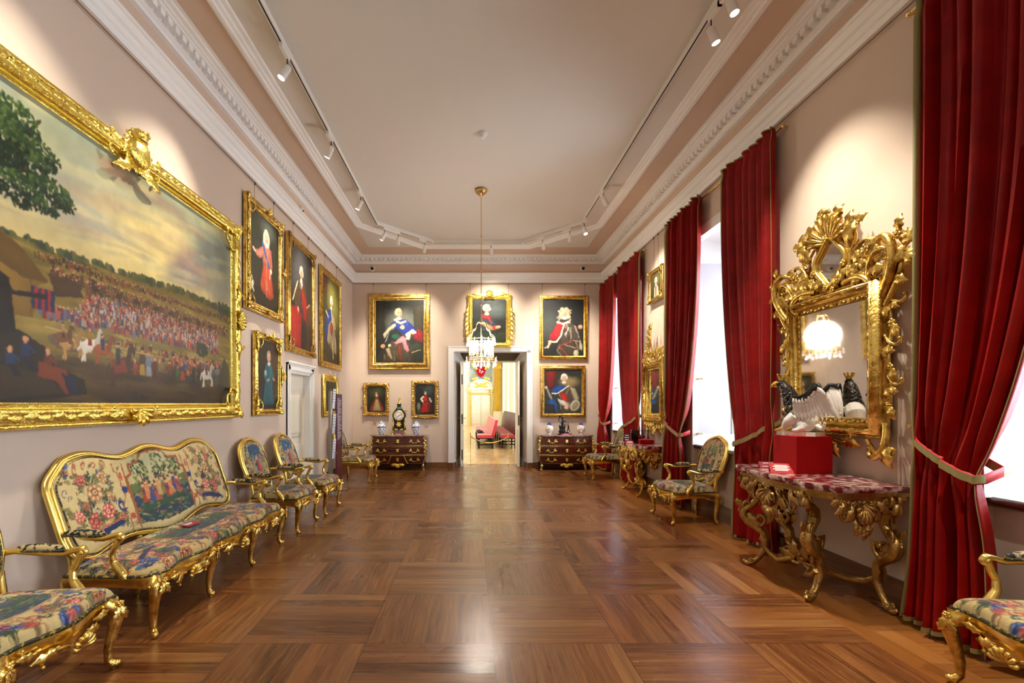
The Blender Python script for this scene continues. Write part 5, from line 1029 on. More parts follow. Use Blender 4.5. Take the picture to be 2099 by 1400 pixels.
c = stormy(Canvas(44, 66, 84, 126, '22221c'), 15, '20241f', '18160f', (30, 12, 12, 12, '3c4a48')); drape(c, [(18, 26), (26, 24), (30, 44), (32, 60), (12, 62), (16, 44)], 'a81c14', 'd03c2c', '70100c', 2); drape(c, [(28, 26), (34, 34), (36, 58), (30, 62), (28, 44)], '5c2018', '7c3428', '2c0c08', 3); c.l([(18, 27), (13, 32), (18, 38)], 4, 'd8ccb8'); c.l([(32, 30), (36, 38)], 3, 'c8bca8'); c.l([(19, 38), (29, 37)], 3, '2c3440'); c.e(8, 48, 4, 8, 0, 'a09878'); c.p([(4, 40), (12, 36), (14, 64), (4, 64)], '4c4c3c', al=.6); c.e(23, 20, 2.6, 3.2, 0, 'd8a888'); c.e(23, 17.5, 2.8, 2, 0, '9a9088')
t = picture('red_robe_portrait', 'small portrait of a man in a scarlet robe, right of the clock', 'painting', 'B', -1.085, 1.615, .63, .88, .085, .05, c, m='olgold', off=.03)
cv = Carve(); corner_orn(cv, .63, .88, .07, 1, .04); running_leaves(cv, .63, .88, .03, .055, .035, .36)
for a_, u, v in ((90, 0, .415), (0, .29, 0), (-90, 0, -.415), (180, -.29, 0)): mid_orn(cv, u, v, .055, a_, .04)
cv.build('frame_carving', 'goldc', t)
c = stormy(Canvas(46, 40, 84, 73, '3c3824'), 16, '4a4428', '2c2818', (30, 14, 12, 10, '6a6438')); c.p([(14, 40), (16, 24), (23, 19), (32, 24), (36, 40)], 'c8bc94'); c.p([(20, 21), (26, 21), (24, 38), (21, 38)], '8c4030'); c.head(23, 13, 4.6, wig='dcd4bc')
t = picture('wall_portrait', 'small portrait high between the curtains, above the far mirror', 'painting', 'R', 8.17, 3.50, .64, .55, .08, .05, c, m='olgold', off=.03)
cv = Carve(); corner_orn(cv, .64, .55, .08, 1.1, .04); cv.build('frame_carving', 'goldc', t); wires(t, .64, .55, 3.5, (-.1, .1))
# ---------------- curtains ----------------
def curtain(label, yo, yt, ytie, yb, seed, zt=4.27, top_show=True):
    r = random.Random(seed); sg = 1 if yt > yo else -1; Wd = abs(yt-yo); nf = max(5, int(Wd*8.5)); ph = [r.uniform(-.5, .5) for _ in range(9)]; am = [r.uniform(.6, 1.25) for _ in range(60)]
    z0 = .035; zi, zo = 1.06, 1.32
    def ztie(u): return zo+(zi-zo)*max(0, u)**.65
    def pos(u, z, off=0.0):
        zz = ztie(u)
        if z >= zz: t = (z-zz)/(zt-zz); yi = ytie+(yt-ytie)*(1-(1-t)**2.5)
        else: t = (zz-z)/(zz-z0); yi = ytie+(yb-ytie)*min(1, t*1.35)**.7
        near = math.exp(-((z-zz)/.30)**2); comp = abs(yi-yo)/Wd
        uu = u+.018*math.sin(u*17+ph[0]*6+z*.7)*math.sin(PI*u)
        k = int(u*nf); a = .052*am[k % 60]*(1-.0*u)*(1+.6*(1-comp))*(1-.62*near)
        head = max(0, (z-(zt-.16))/.16)
        f = .5+.5*math.cos(2*PI*nf*uu+ph[1]*2+.25*math.sin(z*1.3+ph[2]*4)); f2 = .5+.5*math.cos(2*PI*nf*.37*uu+ph[3]*5+z*.5*ph[4])
        f = f**(1-.35*near)
        x = XR-.055-a*1.7*f-.035*f2-.085*near*(.35+.65*u)-.05*max(0, (zz-z))*.6*f2-off-.012*math.sin(z*9+u*31+ph[5])*near
        if head > 0: x += .03*head*math.sin(PI*min(1, head))*1
        if z < zz: y_fl = -sg*.07*(1-u)**2*((zz-z)/(zz-z0))**3
        else: y_fl = 0
        y = y_fl+yo+(yi-yo)*u+sg*.012*math.sin(2*PI*nf*uu*1+1.2)*(1-near)
        return (x, y, z)
    t = thing('curtain', label, 'curtain', (0, 0, 0), 0, 'red silk curtains at the windows')
    zs = lambda v: z0+(zt-z0)*v
    q = MB(); nu, nv = nf*13, 110; q.grid(lambda u, v: pos(u, zs(v)), nu, nv); fab = q.build('fabric', 'silk', t)
    sd = fab.modifiers.new('thick', 'SOLIDIFY'); sd.thickness = .004
    # braid on the two edges, the head and the hem
    q = MB()
    for e0, e1 in ((0, .035*1/Wd), (1-.03/Wd, 1)):
        q.grid(lambda u, v: pos(e0+(e1-e0)*u, zs(v), .006), 3, 110)
    e = q.build('edge_braid', 'band', t); e.modifiers.new('thick', 'SOLIDIFY').thickness = .004
    q = MB(); q.grid(lambda u, v: pos(u, z0+.03*v, .006), nu, 2); e = q.build('hem_braid', 'band', t)
    q = MB(); q.tube([(lambda p: (p[0], p[1], p[2]+.008*abs(math.sin(u/200*nf*PI))))(pos(u/200, zt)) for u in range(201)], .009, 6); q.build('heading_braid', 'band', t)
    q = MB()
    for k in range(nf):
        u = (k+.02-ph[1]/PI)/nf
        if .01 < u < .99: p = pos(u, zt-.13, .004); q.ball(p, (.014, .016, .012), 6, 5)
    # tie-back
    W_ = []
    for i in range(26):
        u = -.02+1.04*i/25; uc = min(1, max(0, u)); base = pos(uc, ztie(uc)); xf = min(pos(min(1, max(0, uc+d)), ztie(uc))[0] for d in (-.14, -.10, -.06, -.03, 0, .03, .06, .10, .14))-.016
        if i == 0: W_.append((XR-.06, yo-sg*.06, zo+.03)); continue
        W_.append((xf if i > 3 else (XR-.06)*(1-i/4)+xf*i/4, yo+(ytie-yo)*uc+sg*(.012 if i > 22 else 0), ztie(uc)))
    e = W_[-1]; W_ += [(e[0]+.05, e[1]+sg*.022, e[2]+.01), (XR-.05, e[1]+sg*.0, e[2]+.05), (XR-.03, (e[1]*2+yo)/3, e[2]+.12)]
    def ribbon(h, off): 
        q = MB(); n = len(W_); q.grid(lambda u, v: (lambda p: (p[0]-off, p[1], p[2]+(v-.5)*h))(W_[int(round(u*(n-1)))]), n, 3); return q
    rb = ribbon(.058, 0).build('tieback', 'redband', t); rb.modifiers.new('thick', 'SOLIDIFY').thickness = .004
    g = ribbon(.046, .009).build('tieback_braid', 'band', rb)
    q = MB(); q.lathe([(.02, 0), (.02, .006), (.007, .012), (.006, .075), (.014, .085), (.014, .1)], (XR, yo-sg*.06, zo+.03), 12, (-1, 0, 0)); q.build('tieback_hook', 'brass', t)
    return t
curtain('long red silk curtain nearest the camera at the right edge, beside the near console', 3.33, 2.38, 2.84, 2.80, 1)
curtain('red silk curtain of the middle window, nearer one, behind the near console', 4.86, 5.80, 5.40, 5.46, 2)
curtain('red silk curtain of the middle window, farther one, hiding part of the far mirror', 7.56, 6.46, 6.90, 6.92, 3)
curtain('red silk curtain of the farthest window, behind the far console', 8.74, 9.95, 9.42, 9.46, 4)
curtain('narrow red silk curtain in the far right corner, next to the right commode', 11.42, 10.32, 10.86, 10.80, 5)
for (a, b), lab in zip(((.5, 3.44), (4.84, 7.58), (8.72, 11.44)), ('brass curtain rod over the nearest window', 'brass curtain rod over the middle window', 'brass curtain rod over the farthest window')):
    t = thing('curtain_rod', lab, 'curtain rod', (0, 0, 0)); q = MB(); q.tube([(XR-.05, a, 4.255), (XR-.05, b, 4.255)], .013, 10); q.build('rod', 'brass', t)
    for y in (a, b): q = MB(); q.ball((XR-.05, y, 4.255), .024, 10, 8); q.build('finial', 'brass', t); q = MB(); q.box(XR-.055, XR, y-.006, y+.006, 4.25, 4.262); q.build('bracket', 'brass', t, smooth=False)
# ---------------- carved mirrors ----------------
def mirror_thing(label, yc, zc, w, h, fw, m, big):
    t = thing('gilt_mirror', label, 'mirror', (XR-.03, yc, zc), -PI/2)
    frame(t, w, h, fw, .12, m, bead=(.10, .010, .55), prof=[(0, 0), (0, .5), (.05, .62), (.12, .45), (.17, .5), (.27, .9), (.33, 1), (.40, .95), (.46, .62), (.52, .55), (.58, .72), (.64, .72), (.70, .5), (.78, .42), (.86, .36), (.92, .48), (.97, .42), (1, .3), (1, 0)]); q = MB(); q.box(-w/2+.02, w/2-.02, -.01, .015, -h/2+.02, h/2-.02); q.build('backing', 'darkwood', t, smooth=False)
    q = MB(); gw, gh = w/2-fw, h/2-fw; tl, tv = (.010, .012) if big else (0, 0); q.add([(-gw, -.038-tl+tv, -gh), (gw, -.038+tl+tv, -gh), (gw, -.038+tl-tv, gh), (-gw, -.038-tl-tv, gh)], [(0, 1, 2, 3)]); q.build('mirror_glass', 'mirror', t, smooth=False)
    cv = Carve(); running_leaves(cv, w, h, fw*.82, .045, .048, .34); running_leaves(cv, w, h, fw*.36, .075, .105, .16); cv.build('sight_edge_carving', 'goldc', t)
    cv = Carve(); hh = h/2; hw = w/2
    for s in (-1, 1):
        if big:
            # great corner volutes
            cv.scroll(s*(hw+.01), hh-.16, 90-s*42, .66, s*300, .040, .07, .22, .04); cv.scroll(s*(hw+.03), hh-.24, 90-s*38, .50, s*120, .030, .06, .3)
            cv.leaf(s*(hw+.02), hh-.05, 90-s*45, .30, .06, .06, .04); cv.ros(s*(hw+.23), hh+.20, .065, .08); cv.ros(s*(hw+.16), hh+.24, .04, .09); cv.leaf(s*(hw+.22), hh+.12, -90+s*30, .16, .045, .07, .03); cv.ros(s*(hw+.13), hh+.10, .04, .08); cv.leaf(s*(hw+.17), hh+.2, 90-s*100, .14, .045, .07, .02); cv.leaf(s*(hw+.16), hh+.26, 90-s*10, .12, .04, .07, .02); cv.leaf(s*(hw+.1), hh-.06, 90-s*110, .14, .04, .06, .03)
            # crest shoulders
            cv.scroll(s*.42, hh-.02, 90-s*5, .42, s*-330, .03, .07, .25, .03); cv.scroll(s*.16, hh+.02, 90-s*75, .46, -s*260, .028, .07, .25, .02); cv.ros(s*.40, hh+.20, .055, .09); cv.leaf(s*.36, hh+.12, 90+s*30, .16, .045, .07, .02); cv.leaf(s*.40, hh+.22, 90-s*60, .13, .04, .08, .02); cv.leaf(s*.3, hh+.04, 90-s*80, .2, .045, .06, .02)
            # frame of the little mirror
            cv.scroll(s*.24, hh+.10, 90-s*6, .34, s*-140, .024, .08, .6); cv.scroll(s*.26, hh+.25, 90-s*40, .26, s*260, .02, .08, .3)
            cv.leaf(s*.22, hh+.30, 90-s*30, .22, .06, .08, .03); cv.ros(s*.30, hh+.47, .05, .09); cv.leaf(s*.26, hh+.42, 90-s*10, .16, .05, .08, .03); cv.leaf(s*.3, hh+.46, 90-s*75, .13, .04, .08, .02); cv.scroll(s*.13, hh+.38, 90-s*20, .24, -s*280, .02, .08, .3)
            for k in range(9): cv.leaf(s*(.08+.05*k), hh+.0+.03*(k % 3), 90-s*(15+22*(k % 4)), .15, .042, .06, .03); cv.ros(s*(.12+.055*k), hh+.06+.06*((k*2) % 3), .034, .085)
            cv.path([(s*.5, hh-.05, .03), (s*.3, hh+.1, .04), (s*.25, hh+.35, .05), (s*.1, hh+.5, .05), (0, hh+.5, .05)], .012)
            # sides
            for k, (v, dd, sc) in enumerate(((.40, 95, 1.1), (.24, 60, 1), (.08, 110, .9), (-.08, 80, .9), (-.22, 100, .8), (-.36, 70, .9))):
                u = hw+.055+.018*math.sin(k*2.1); cv.ros(s*u, v, .036*sc, .05) if k % 2 else cv.scroll(s*(u-.03), v+.08, -90+s*25, .24*sc, s*250, .017, .05, .3)
                cv.leaf(s*u, v, -90+s*(30 if k % 2 else -20), .14*sc, .032, .045, .02); cv.leaf(s*u, v-.03, -90+s*75, .08*sc, .026, .045, .02)
            cv.path([(s*(hw+.03), .45, .04), (s*(hw+.07), .2, .045), (s*(hw+.035), 0, .045), (s*(hw+.065), -.2, .045), (s*(hw+.04), -.42, .04)], .012)
            # lower corners and foot
            cv.scroll(s*(hw+.03), -hh+.12, -90+s*15, .44, -s*300, .032, .06, .25, .02); cv.scroll(s*(hw-.14), -hh-.01, -90+s*30, .36, s*230, .024, .06, .3); cv.leaf(s*(hw+.03), -hh-.02, -90+s*20, .2, .05, .06, .03); cv.leaf(s*(hw-.06), -hh-.08, -90+s*60, .16, .04, .06, .02); cv.ros(s*(hw+.05), -hh-.16, .032, .07)
            cv.scroll(s*.03, -hh-.02, -90+s*60, .30, s*230, .024, .06, .3); cv.leaf(s*.04, -hh-.04, -90+s*30, .16, .05, .06, .03); cv.leaf(s*.12, -hh-.03, -90+s*80, .22, .04, .05, .02)
        else:
            cv.scroll(s*(hw-.02), hh-.06, 90-s*30, .34, s*280, .022, .06, .25, .02); cv.scroll(s*.10, hh, 90-s*60, .36, -s*240, .02, .06, .3); cv.scroll(s*.26, hh, 90+s*20, .30, s*-260, .02, .06, .3)
            for k in range(7): cv.leaf(s*(.06+.055*k), hh+.03+.05*math.sin(k*1.7), 90-s*(10+18*(k % 4)), .17, .04, .06, .03); cv.ros(s*(.05+.06*k), hh+.05+.07*(k % 3), .032, .08)
            for k in range(8): cv.leaf(s*(hw+.03), .42-k*.12, -90+s*(40 if k % 2 else -20), .14, .034, .04, .02); cv.ros(s*(hw+.035), .38-k*.12, .024, .05)
            cv.path([(s*(hw+.03), .5, .04), (s*(hw+.06), .2, .045), (s*(hw+.02), -.1, .045), (s*(hw+.05), -.45, .04)], .012)
            for k in range(4): cv.leaf(s*(.08+.1*k), -hh, -90+s*(20+15*k), .16-.01*k, .035, .04, .02)
            cv.ros(s*.1, -hh-.06, .04, .05); cv.scroll(s*(hw-.1), -hh, -90+s*20, .22, -s*240, .018, .05, .3)
    if big:
        cv.shell(0, hh+.40, .24, 90, 165, 11, .05, .021); cv.ros(-.02, hh+.44, .04, .09)
        for k in range(7): a = 20+k*23; cv.leaf(.19*math.cos(math.radians(a)), hh+.42+.2*math.sin(math.radians(a)), a+(35 if k % 2 else -35), .12, .042, .07, .03)
        for k in (-1, 0, 1): cv.ros(k*.12, hh+.66-.03*abs(k), .036, .08)
        cv.ros(-.03, hh+.02, .03, .08); cv.ros(0.05, hh-.005, .028, .08)
        N = 28; ov = [(.155*(1+.10*math.cos(4*a))*math.cos(a), hh+.235+.175*(1+.10*math.cos(4*a))*math.sin(a)) for a in (2*PI*k/N for k in range(N))]
        q = MB(); q.add([(0, -.05, hh+.235)]+[(u, -.05, v) for u, v in ov], [(0, 1+k, 1+(k+1) % N) for k in range(N)]); q.build('crest_mirror_glass', 'mirror', t, smooth=False)
        q = MB(); q.tube([(u*1.05, -.062, hh+.235+(v-hh-.235)*1.05) for u, v in ov], .024, 8, closed=True); q.tube([(u*1.22, -.05, hh+.235+(v-hh-.235)*1.18) for u, v in ov], .016, 6, closed=True); q.build('crest_mirror_frame', 'golds', t)
        q = MB(); q.prism([(-.42, hh-.02), (.42, hh-.02), (.34, hh+.1), (.24, hh+.18), (.2, hh+.42), (.1, hh+.52), (-.1, hh+.52), (-.2, hh+.42), (-.24, hh+.18), (-.34, hh+.1)], WALLP, .0, .03); q.build('crest_board', 'olgold', t, smooth=False)
    else:
        for k in range(9): cv.leaf(-.16+.012*k, hh+.12+.05*k, 90+(35 if k % 2 else -35)+15, .15, .04, .08, .03)
        cv.path([(0, hh, .05), (-.08, hh+.3, .08), (-.16, hh+.62, .08)], .014)
        cv.ros(0, -hh-.1, .06, .06); cv.shell(0, -hh-.02, .2, -90, 120, 7, .03, .018)
    cv.build('openwork_carving', 'gold' if big else 'goldc', t)
    return t
m1 = mirror_thing('large gilt carved mirror with shell crest on the right wall, above the near console', 4.15, 1.855, 1.06, 1.23, .155, 'gold', True)
m2 = mirror_thing('smaller gilt carved mirror over the far console, partly behind a red curtain', 8.15, 1.70, .86, 1.02, .14, 'gold', False)
# ---------------- console tables ----------------
def console(label, yc, T, hw, dp, m, mt, k=1.0):
    t = thing('console_table', label, 'table', (XR-.035, yc, 0), -PI/2)
    pl = [(hw, 0), (hw, -.84*dp), (hw-.05, -.88*dp), (hw-.2, -.985*dp), (hw-.3, -.96*dp), (.18, -.97*dp), (0, -dp), (-.18, -.97*dp), (-hw+.3, -.96*dp), (-hw+.2, -.985*dp), (-hw+.05, -.88*dp), (-hw, -.84*dp), (-hw, 0)][::-1]
    sc = lambda f, e: [(u*f, v*f-e*0) for u, v in pl]
    q = MB(); 
    for z0, z1, f in ((T-.045, T-.03, .985), (T-.03, T-.008, 1.0), (T-.008, T, .99)): q.prism(sc(f, 0), lambda u, v, w: (u, v, w), z0, z1)
    q.build('marble_top', mt, t, smooth=False)
    q = MB(); q.prism(sc(.95, 0), lambda u, v, w: (u, v, w), T-.075, T-.045); q.prism(sc(.92, 0), lambda u, v, w: (u, v, w), T-.105, T-.075); q.build('top_rail', m, t, smooth=False)
    H = T-.10
    for x, y, ex, ey in ((hw-.30, -.80*dp, .45, -.9), (-hw+.22, -.78*dp, -.6, -.8), (hw-.085, -.15*dp, 1, -.05), (-hw+.10, -.22*dp, -1, -.12)):
        L = math.hypot(ex, ey); ex /= L; ey /= L
        prof = [(.02, .965, .02), (.065, .95, .028), (.07, .90, .034), (.02, .885, .04), (-.035, .84, .042), (-.045, .76, .040), (0, .69, .038), (.055, .64, .042), (.07, .57, .046), (.03, .50, .048), (-.04, .45, .046), (-.095, .40, .042), (-.115, .30, .036), (-.10, .20, .030), (-.06, .11, .026), (-.01, .05, .030), (.04, .028, .028), (.07, .05, .018), (.05, .065, .010)]
        P = []; R_ = []
        for i in range(len(prof)-1):
            for s_ in range(3): a = s_/3; o = prof[i][0]*(1-a)+prof[i+1][0]*a; z = prof[i][1]*(1-a)+prof[i+1][1]*a; P.append((x+ex*o*k, y+ey*o*k, z*H)); R_.append((prof[i][2]*(1-a)+prof[i+1][2]*a)*k)
        q = MB(); q.tube(P, R_, 9, flat=.8); l = q.build('leg', m, t)
        cv = Carve(lambda u, v, w, x=x, y=y, ex=ex, ey=ey: (x+ex*(u+w*.0)*k-ey*w, y+ey*u*k+ex*w, v*H))
        cv.path([(.0, .93, -.0), (.05, .60, -.0), (-.04, .46, 0), (-.09, .40, 0), (-.10, .25, 0), (-.01, .06, 0)], .006)
        for w in (-.03, .02):
            cv.scroll(.03, .93, 40, .16, 330, .018, w, .3); cv.scroll(.05, .60, 60, .2, 260, .016, w, .3); cv.scroll(-.06, .46, 140, .2, -290, .02, w, .3); cv.leaf(.03, .60, -120, .2, .045, w, .01); cv.leaf(-.08, .40, -100, .2, .03, w, .01); cv.leaf(.02, .9, -110, .16, .03, w, .01); cv.ros(.0, .06, .03, w)
        cv.ros(.085, .62, .035, 0); cv.leaf(.09, .66, 70, .1, .035, 0, .0); cv.leaf(-.1, .5, 130, .12, .035, 0, 0)
        cv.build('leg_carving', m, l)
    # pierced apron: front and two sides
    def apron(P, L, big):
        cv = Carve(P)
        for s in (-1, 1):
            cv.scroll(s*.03, 0, -90+s*75, .30*L, -s*240, .018, 0, .3); cv.scroll(s*.05, -.10, -90+s*40, .22, s*270, .017, 0, .3); cv.scroll(s*.22*L, 0, -90+s*50, .24, -s*250, .015, 0, .3)
            cv.leaf(s*.05, -.04, -90+s*55, .2, .04, .01, .02); cv.leaf(s*.22*L, -.02, -90+s*60, .17, .035, .01, .02); cv.leaf(s*.06, -.12, -90+s*10, .14, .035, .01, .02); cv.ros(s*.13*L, -.03, .026, .03); cv.ros(s*.33*L, -.015, .02, .02); cv.leaf(s*.3*L, -.01, -90+s*80, .14, .03, .01, .01)
            cv.leaf(s*.02, -.17, -90+s*30, .10, .03, .02, .02)
        cv.shell(0, -.03, .13, -90, 140, 7, .01, .014); cv.ros(0, -.15, .035, .04); cv.leaf(0, -.18, -90, .11, .04, .02, .02)
        for q_ in range(int(9*L)): cv.leaf(-.4*L+q_*.09, .01, -90+(30 if q_ % 2 else -30), .08, .025, 0, .01)
        return cv
    apron(lambda u, v, w: (u-.03, -.88*dp-w, T-.10+v), 1.0*hw/.66, 1).build('apron', m, t)
    apron(lambda u, v, w: (hw-.07+w, -.5*dp+u*.62, T-.10+v), .75, 0).build('apron', m, t)
    apron(lambda u, v, w: (-hw+.07-w, -.5*dp+u*.62, T-.10+v), .75, 0).build('apron', m, t)
    # stretcher
    q = MB()
    for x, y in ((hw-.34, -.70*dp), (-hw+.28, -.68*dp), (hw-.19, -.15*dp), (-hw+.22, -.24*dp)):
        q.tube([(x, y, .22), (x*.8, y*.9-.02, .16), (x*.55, y*.75-.12*dp, .13), (x*.3, -.46*dp, .18), (0, -.48*dp, .17)], [.02, .024, .028, .026, .03], 8)
    cv = Carve(lambda u, v, w: (u, -.48*dp-w, .18+v))
    for s in (-1, 1): cv.scroll(s*.02, .02, 90-s*50, .34, -s*280, .024, .02, .3); cv.scroll(s*.03, -.02, -90+s*70, .26, s*280, .02, .02, .3); cv.leaf(s*.04, .02, 90-s*20, .16, .045, .03, .02); cv.leaf(s*.1, 0, 90-s*80, .2, .04, .02, .02); cv.ros(s*.12, .06, .035, .03)
    cv.ros(0, .06, .06, .03); s_ = q.build('stretcher', m, t); cv.build('stretcher_carving', m, s_)
    return t
console('near console table, red and white marble top on four massive carved giltwood scroll legs', 4.09, .92, .665, .635, 'olgold', 'marble')
console('far console table with gilt scroll legs and pinkish marble top, under the smaller mirror', 8.20, .845, .63, .50, 'gold', 'marble', .72)
# plinth, cards and the griffin on the near console
tag(MB().box(2.70, 3.0, 4.05, 4.36, .9205, 1.232).build('display_plinth', 'redv', smooth=False), 'bright red box plinth standing on the near marble console', 'plinth')
def card(name, lab, x, y, z, w, h, tilt, rz, m='label', ink='ink', nl=3):
    t = thing(name, lab, 'card', (x, y, z), rz); c, s = math.cos(tilt), math.sin(tilt)
    q = MB(); P = lambda u, v, d: (u, v*c+d*s, v*s-d*c); vs = [P(u, v, d) for d in (0, .004) for u, v in ((-w/2, 0), (w/2, 0), (w/2, h), (-w/2, h))]
    q.add(vs, [(0, 1, 2, 3), (7, 6, 5, 4), (0, 4, 5, 1), (1, 5, 6, 2), (2, 6, 7, 3), (3, 7, 4, 0)]); q.box(-w/2, w/2, h*c, h*c+.003, 0, max(.005, h*s)); q.build('card_face', m, t, smooth=False)
    q = MB()
    for i in range(nl): v = h*(.78-.5*i/max(1, nl-1)); L = w*(.36 if i % 2 else .28); q.add([P(-L, v-h*.045, -.001), (P(L, v-h*.045, -.001)), P(L, v+h*.045, -.001), P(-L, v+h*.045, -.001)], [(0, 1, 2, 3)])
    q.build('printed_lines', ink, t, smooth=False); return t
card('name_card', 'bright red information card leaning before the red plinth', 2.615, 4.10, .9215, .17, .11, .75, -.35, 'redband', 'ink', 5)
card('name_card', 'dull crimson card lying behind the bright red one on the near console', 2.70, 4.42, .9215, .15, .07, .9, -.2, 'label', 'ink', 2)
gx, gy, gz = 2.85, 4.20, 1.2325
gr = thing('griffin_figure', 'porcelain griffin with black feathered neck, white wings and gold crown on the red plinth', 'statuette', (gx, gy, gz), math.atan2(.5, -.3))
MB().box(-.14, .165, -.09, .09, 0, .035).build('base_slab', 'porc', gr, smooth=False)
q = MB()
q.tube([(-.08, 0, .10), (-.04, 0, .17), (.02, 0, .21), (.07, 0, .25), (.08, 0, .30)], [.055, .078, .075, .062, .045], 12)
q.ball((.02, 0, .12), (.085, .075, .085), 12, 8)
for s in (-1, 1):
    q.tube([(.03, s*.06, .17), (.075, s*.075, .12), (.10, s*.075, .09), (.115, s*.075, .055)], [.05, .045, .032, .02], 10); q.ball((-.05, s*.06, .09), (.075, .04, .06), 10, 8); q.tube([(-.05, s*.07, .07), (.0, s*.08, .045), (.04, s*.08, .045)], [.04, .025, .02], 8)
q.tube([(-.10, 0, .09), (-.17, .03, .06), (-.19, .04, .12)], [.03, .018, .012], 8)
b = q.build('body', 'porc', gr); rm = b.modifiers.new('skin', 'REMESH'); rm.mode = 'VOXEL'; rm.voxel_size = .007; rm.use_smooth_shade = True
q = MB(); q.tube([(.05, 0, .22), (.075, 0, .29), (.095, 0, .35), (.125, 0, .41), (.165, 0, .445), (.195, 0, .45)], [.07, .062, .05, .038, .034, .024], 12); q.ball((.17, 0, .45), (.045, .034, .034), 10, 8)
hd = q.build('neck', 'black', gr); rm = hd.modifiers.new('skin', 'REMESH'); rm.mode = 'VOXEL'; rm.voxel_size = .006; rm.use_smooth_shade = True
r_ = random.Random(4); q = MB()
for i in range(330):
    t_ = r_.random(); a = r_.uniform(-PI, PI); cz = .14+.29*t_; cx = float(np.interp(cz, [.1, .22, .29, .35, .41, .445], [.05, .05, .075, .095, .125, .16])); rd = float(np.interp(cz, [.1, .22, .29, .35, .41, .445], [.088, .076, .066, .054, .042, .036])); p = Vector((cx+rd*math.cos(a)*.95, rd*math.sin(a), cz)); d = Vector((math.cos(a)*.4, math.sin(a)*.4, -1)).normalized(); n_ = Vector((math.cos(a), math.sin(a), .2)).normalized()
    q.ball(p+n_*.003, (.020, .010, .005), 6, 4, (d, d.cross(n_), n_))
q.build('neck_feathers', mat('dark_feathers', '1c1412', .2, coat=.5, vary=(38, '6c5444', .6, .66)), gr)
q = MB(); q.tube([(.19, 0, .455), (.225, 0, .455), (.247, 0, .44), (.255, 0, .42)], [.021, .019, .012, .003], 8); q.tube([(.19, 0, .435), (.215, 0, .43), (.235, 0, .425)], [.014, .011, .004], 8); q.build('beak', 'yellow', gr)
q = MB(); q.lathe([(.024, 0), (.03, .03), (.027, .03), (.02, .0)], (.165, 0, .478), 12)
for k in range(7): a = k*2*PI/7; q.tube([(.165+.026*math.cos(a), .026*math.sin(a), .50), (.165+.036*math.cos(a), .036*math.sin(a), .528)], [.007, .008], 6); q.ball((.165+.037*math.cos(a), .037*math.sin(a), .533), .008, 6, 4)
q.build('crown', 'goldy', gr)
q = MB(); 
for s in (-1, 1): q.ball((.187, s*.028, .462), .006, 6, 5)
q.build('eye', 'porc', gr)
for s in (-1, 1):
    q = MB(); F = lambda p, d, L, w: q.ball(Vector(p)+Vector(d)*L/2, (L/2, w, .007), 8, 5, (Vector(d), Vector((d[2], 0, -d[0])) if True else 0, Vector((0, 1, 0))))
    wy = s*.075; top = [(.02, .33), (-.03, .325), (-.08, .345), (-.12, .39), (-.15, .43), (-.18, .425), (-.205, .40)]
    for row, (L, dz, w) in enumerate(((.19, -.06, .020), (.13, -.05, .018), (.10, -.03, .016), (.07, -.01, .014))):
        for i in range(13):
            u = i/12*(len(top)-1); k = min(int(u), len(top)-2); f = u-k; x = top[k][0]*(1-f)+top[k+1][0]*f; z = top[k][1]*(1-f)+top[k+1][1]*f; an = math.radians(-100+28*(1-i/12)-(-6*i/12)); LL = L*(.8+(.6 if row == 0 else .35)*i/12)
            d = (-(.08+.5*(i/12)**1.5), 0, -1); n_ = math.hypot(d[0], d[2]); d = (d[0]/n_, 0, d[2]/n_)
            F((x, wy+s*(.012+.006*row+.05*i/12), z+dz*.5), d, LL, w)
    wg = q.build('wing', 'porc', gr)
    q = MB(); q.tube([(x, wy+s*(.02+.05*i/6), z+.004) for i, (x, z) in enumerate(top)], [.015, .017, .018, .018, .018, .017, .010], 8)
    for i in range(14):
        u = i/13*4.6; k = int(u); f = u-k; q.ball((top[k][0]*(1-f)+top[k+1][0]*f, wy+s*(.026+.05*i/14), (top[k][1]*(1-f)+top[k+1][1]*f)-.022), (.014, .008, .028), 6, 5)
    q.build('wing_coverts', 'black', wg)
    q = MB(); fx, fz = (.12, .04)
    for k in (-1, 0, 1): q.tube([(fx-.01, s*.075, .065), (fx+.02, s*.075+k*.018, .055), (fx+.045, s*.075+k*.026, .046), (fx+.055, s*.075+k*.028, .038)], [.014, .012, .009, .003], 7)
    q.tube([(fx-.01, s*.075, .06), (fx-.03, s*.075, .042)], [.012, .005], 6); q.build('claw', 'goldy', gr)
q = MB(); q.tube([(.09, -.10, .06), (-.14, -.10, .24)], .008, 8); q.build('sceptre', 'porc', gr)
# far console: red block with a dark object, clear cases, card
tag(MB().box(2.78, 3.0, 8.02, 8.34, .8455, .915).build('display_plinth', 'redv', smooth=False), 'low dark red block on the far console under the smaller mirror', 'plinth')
q = MB(); q.tube([(2.83, 8.36, .935), (2.85, 8.22, .95), (2.86, 8.08, .965)], [.022, .03, .024], 10, flat=.7); tag(q.build('carved_object', 'bronze'), 'small dark elongated object resting on the low red block of the far console', 'object')
t = thing('acrylic_case', 'clear acrylic case placed over the red block on the far console', 'case', (2.88, 8.20, .8455))
q = MB(); 
for b_ in ((-.14, -.137, -.19, .19), (.137, .14, -.19, .19), (-.14, .14, -.19, -.187), (-.14, .14, .187, .19)): q.box(*b_, 0, .22)
q.box(-.14, .14, -.19, .19, .22, .223); q.build('clear_panels', 'acrylic', t, smooth=False)
card('name_card', 'upright pink and purple notice at the far end of the far console', 2.70, 8.46, .8465, .11, .15, 1.45, -.15, 'purple', 'ink', 3)
card('name_card', 'small bright red card in front of the low red block on the far console', 2.66, 8.18, .8465, .12, .06, .7, -.15, 'redband', 'ink', 3)
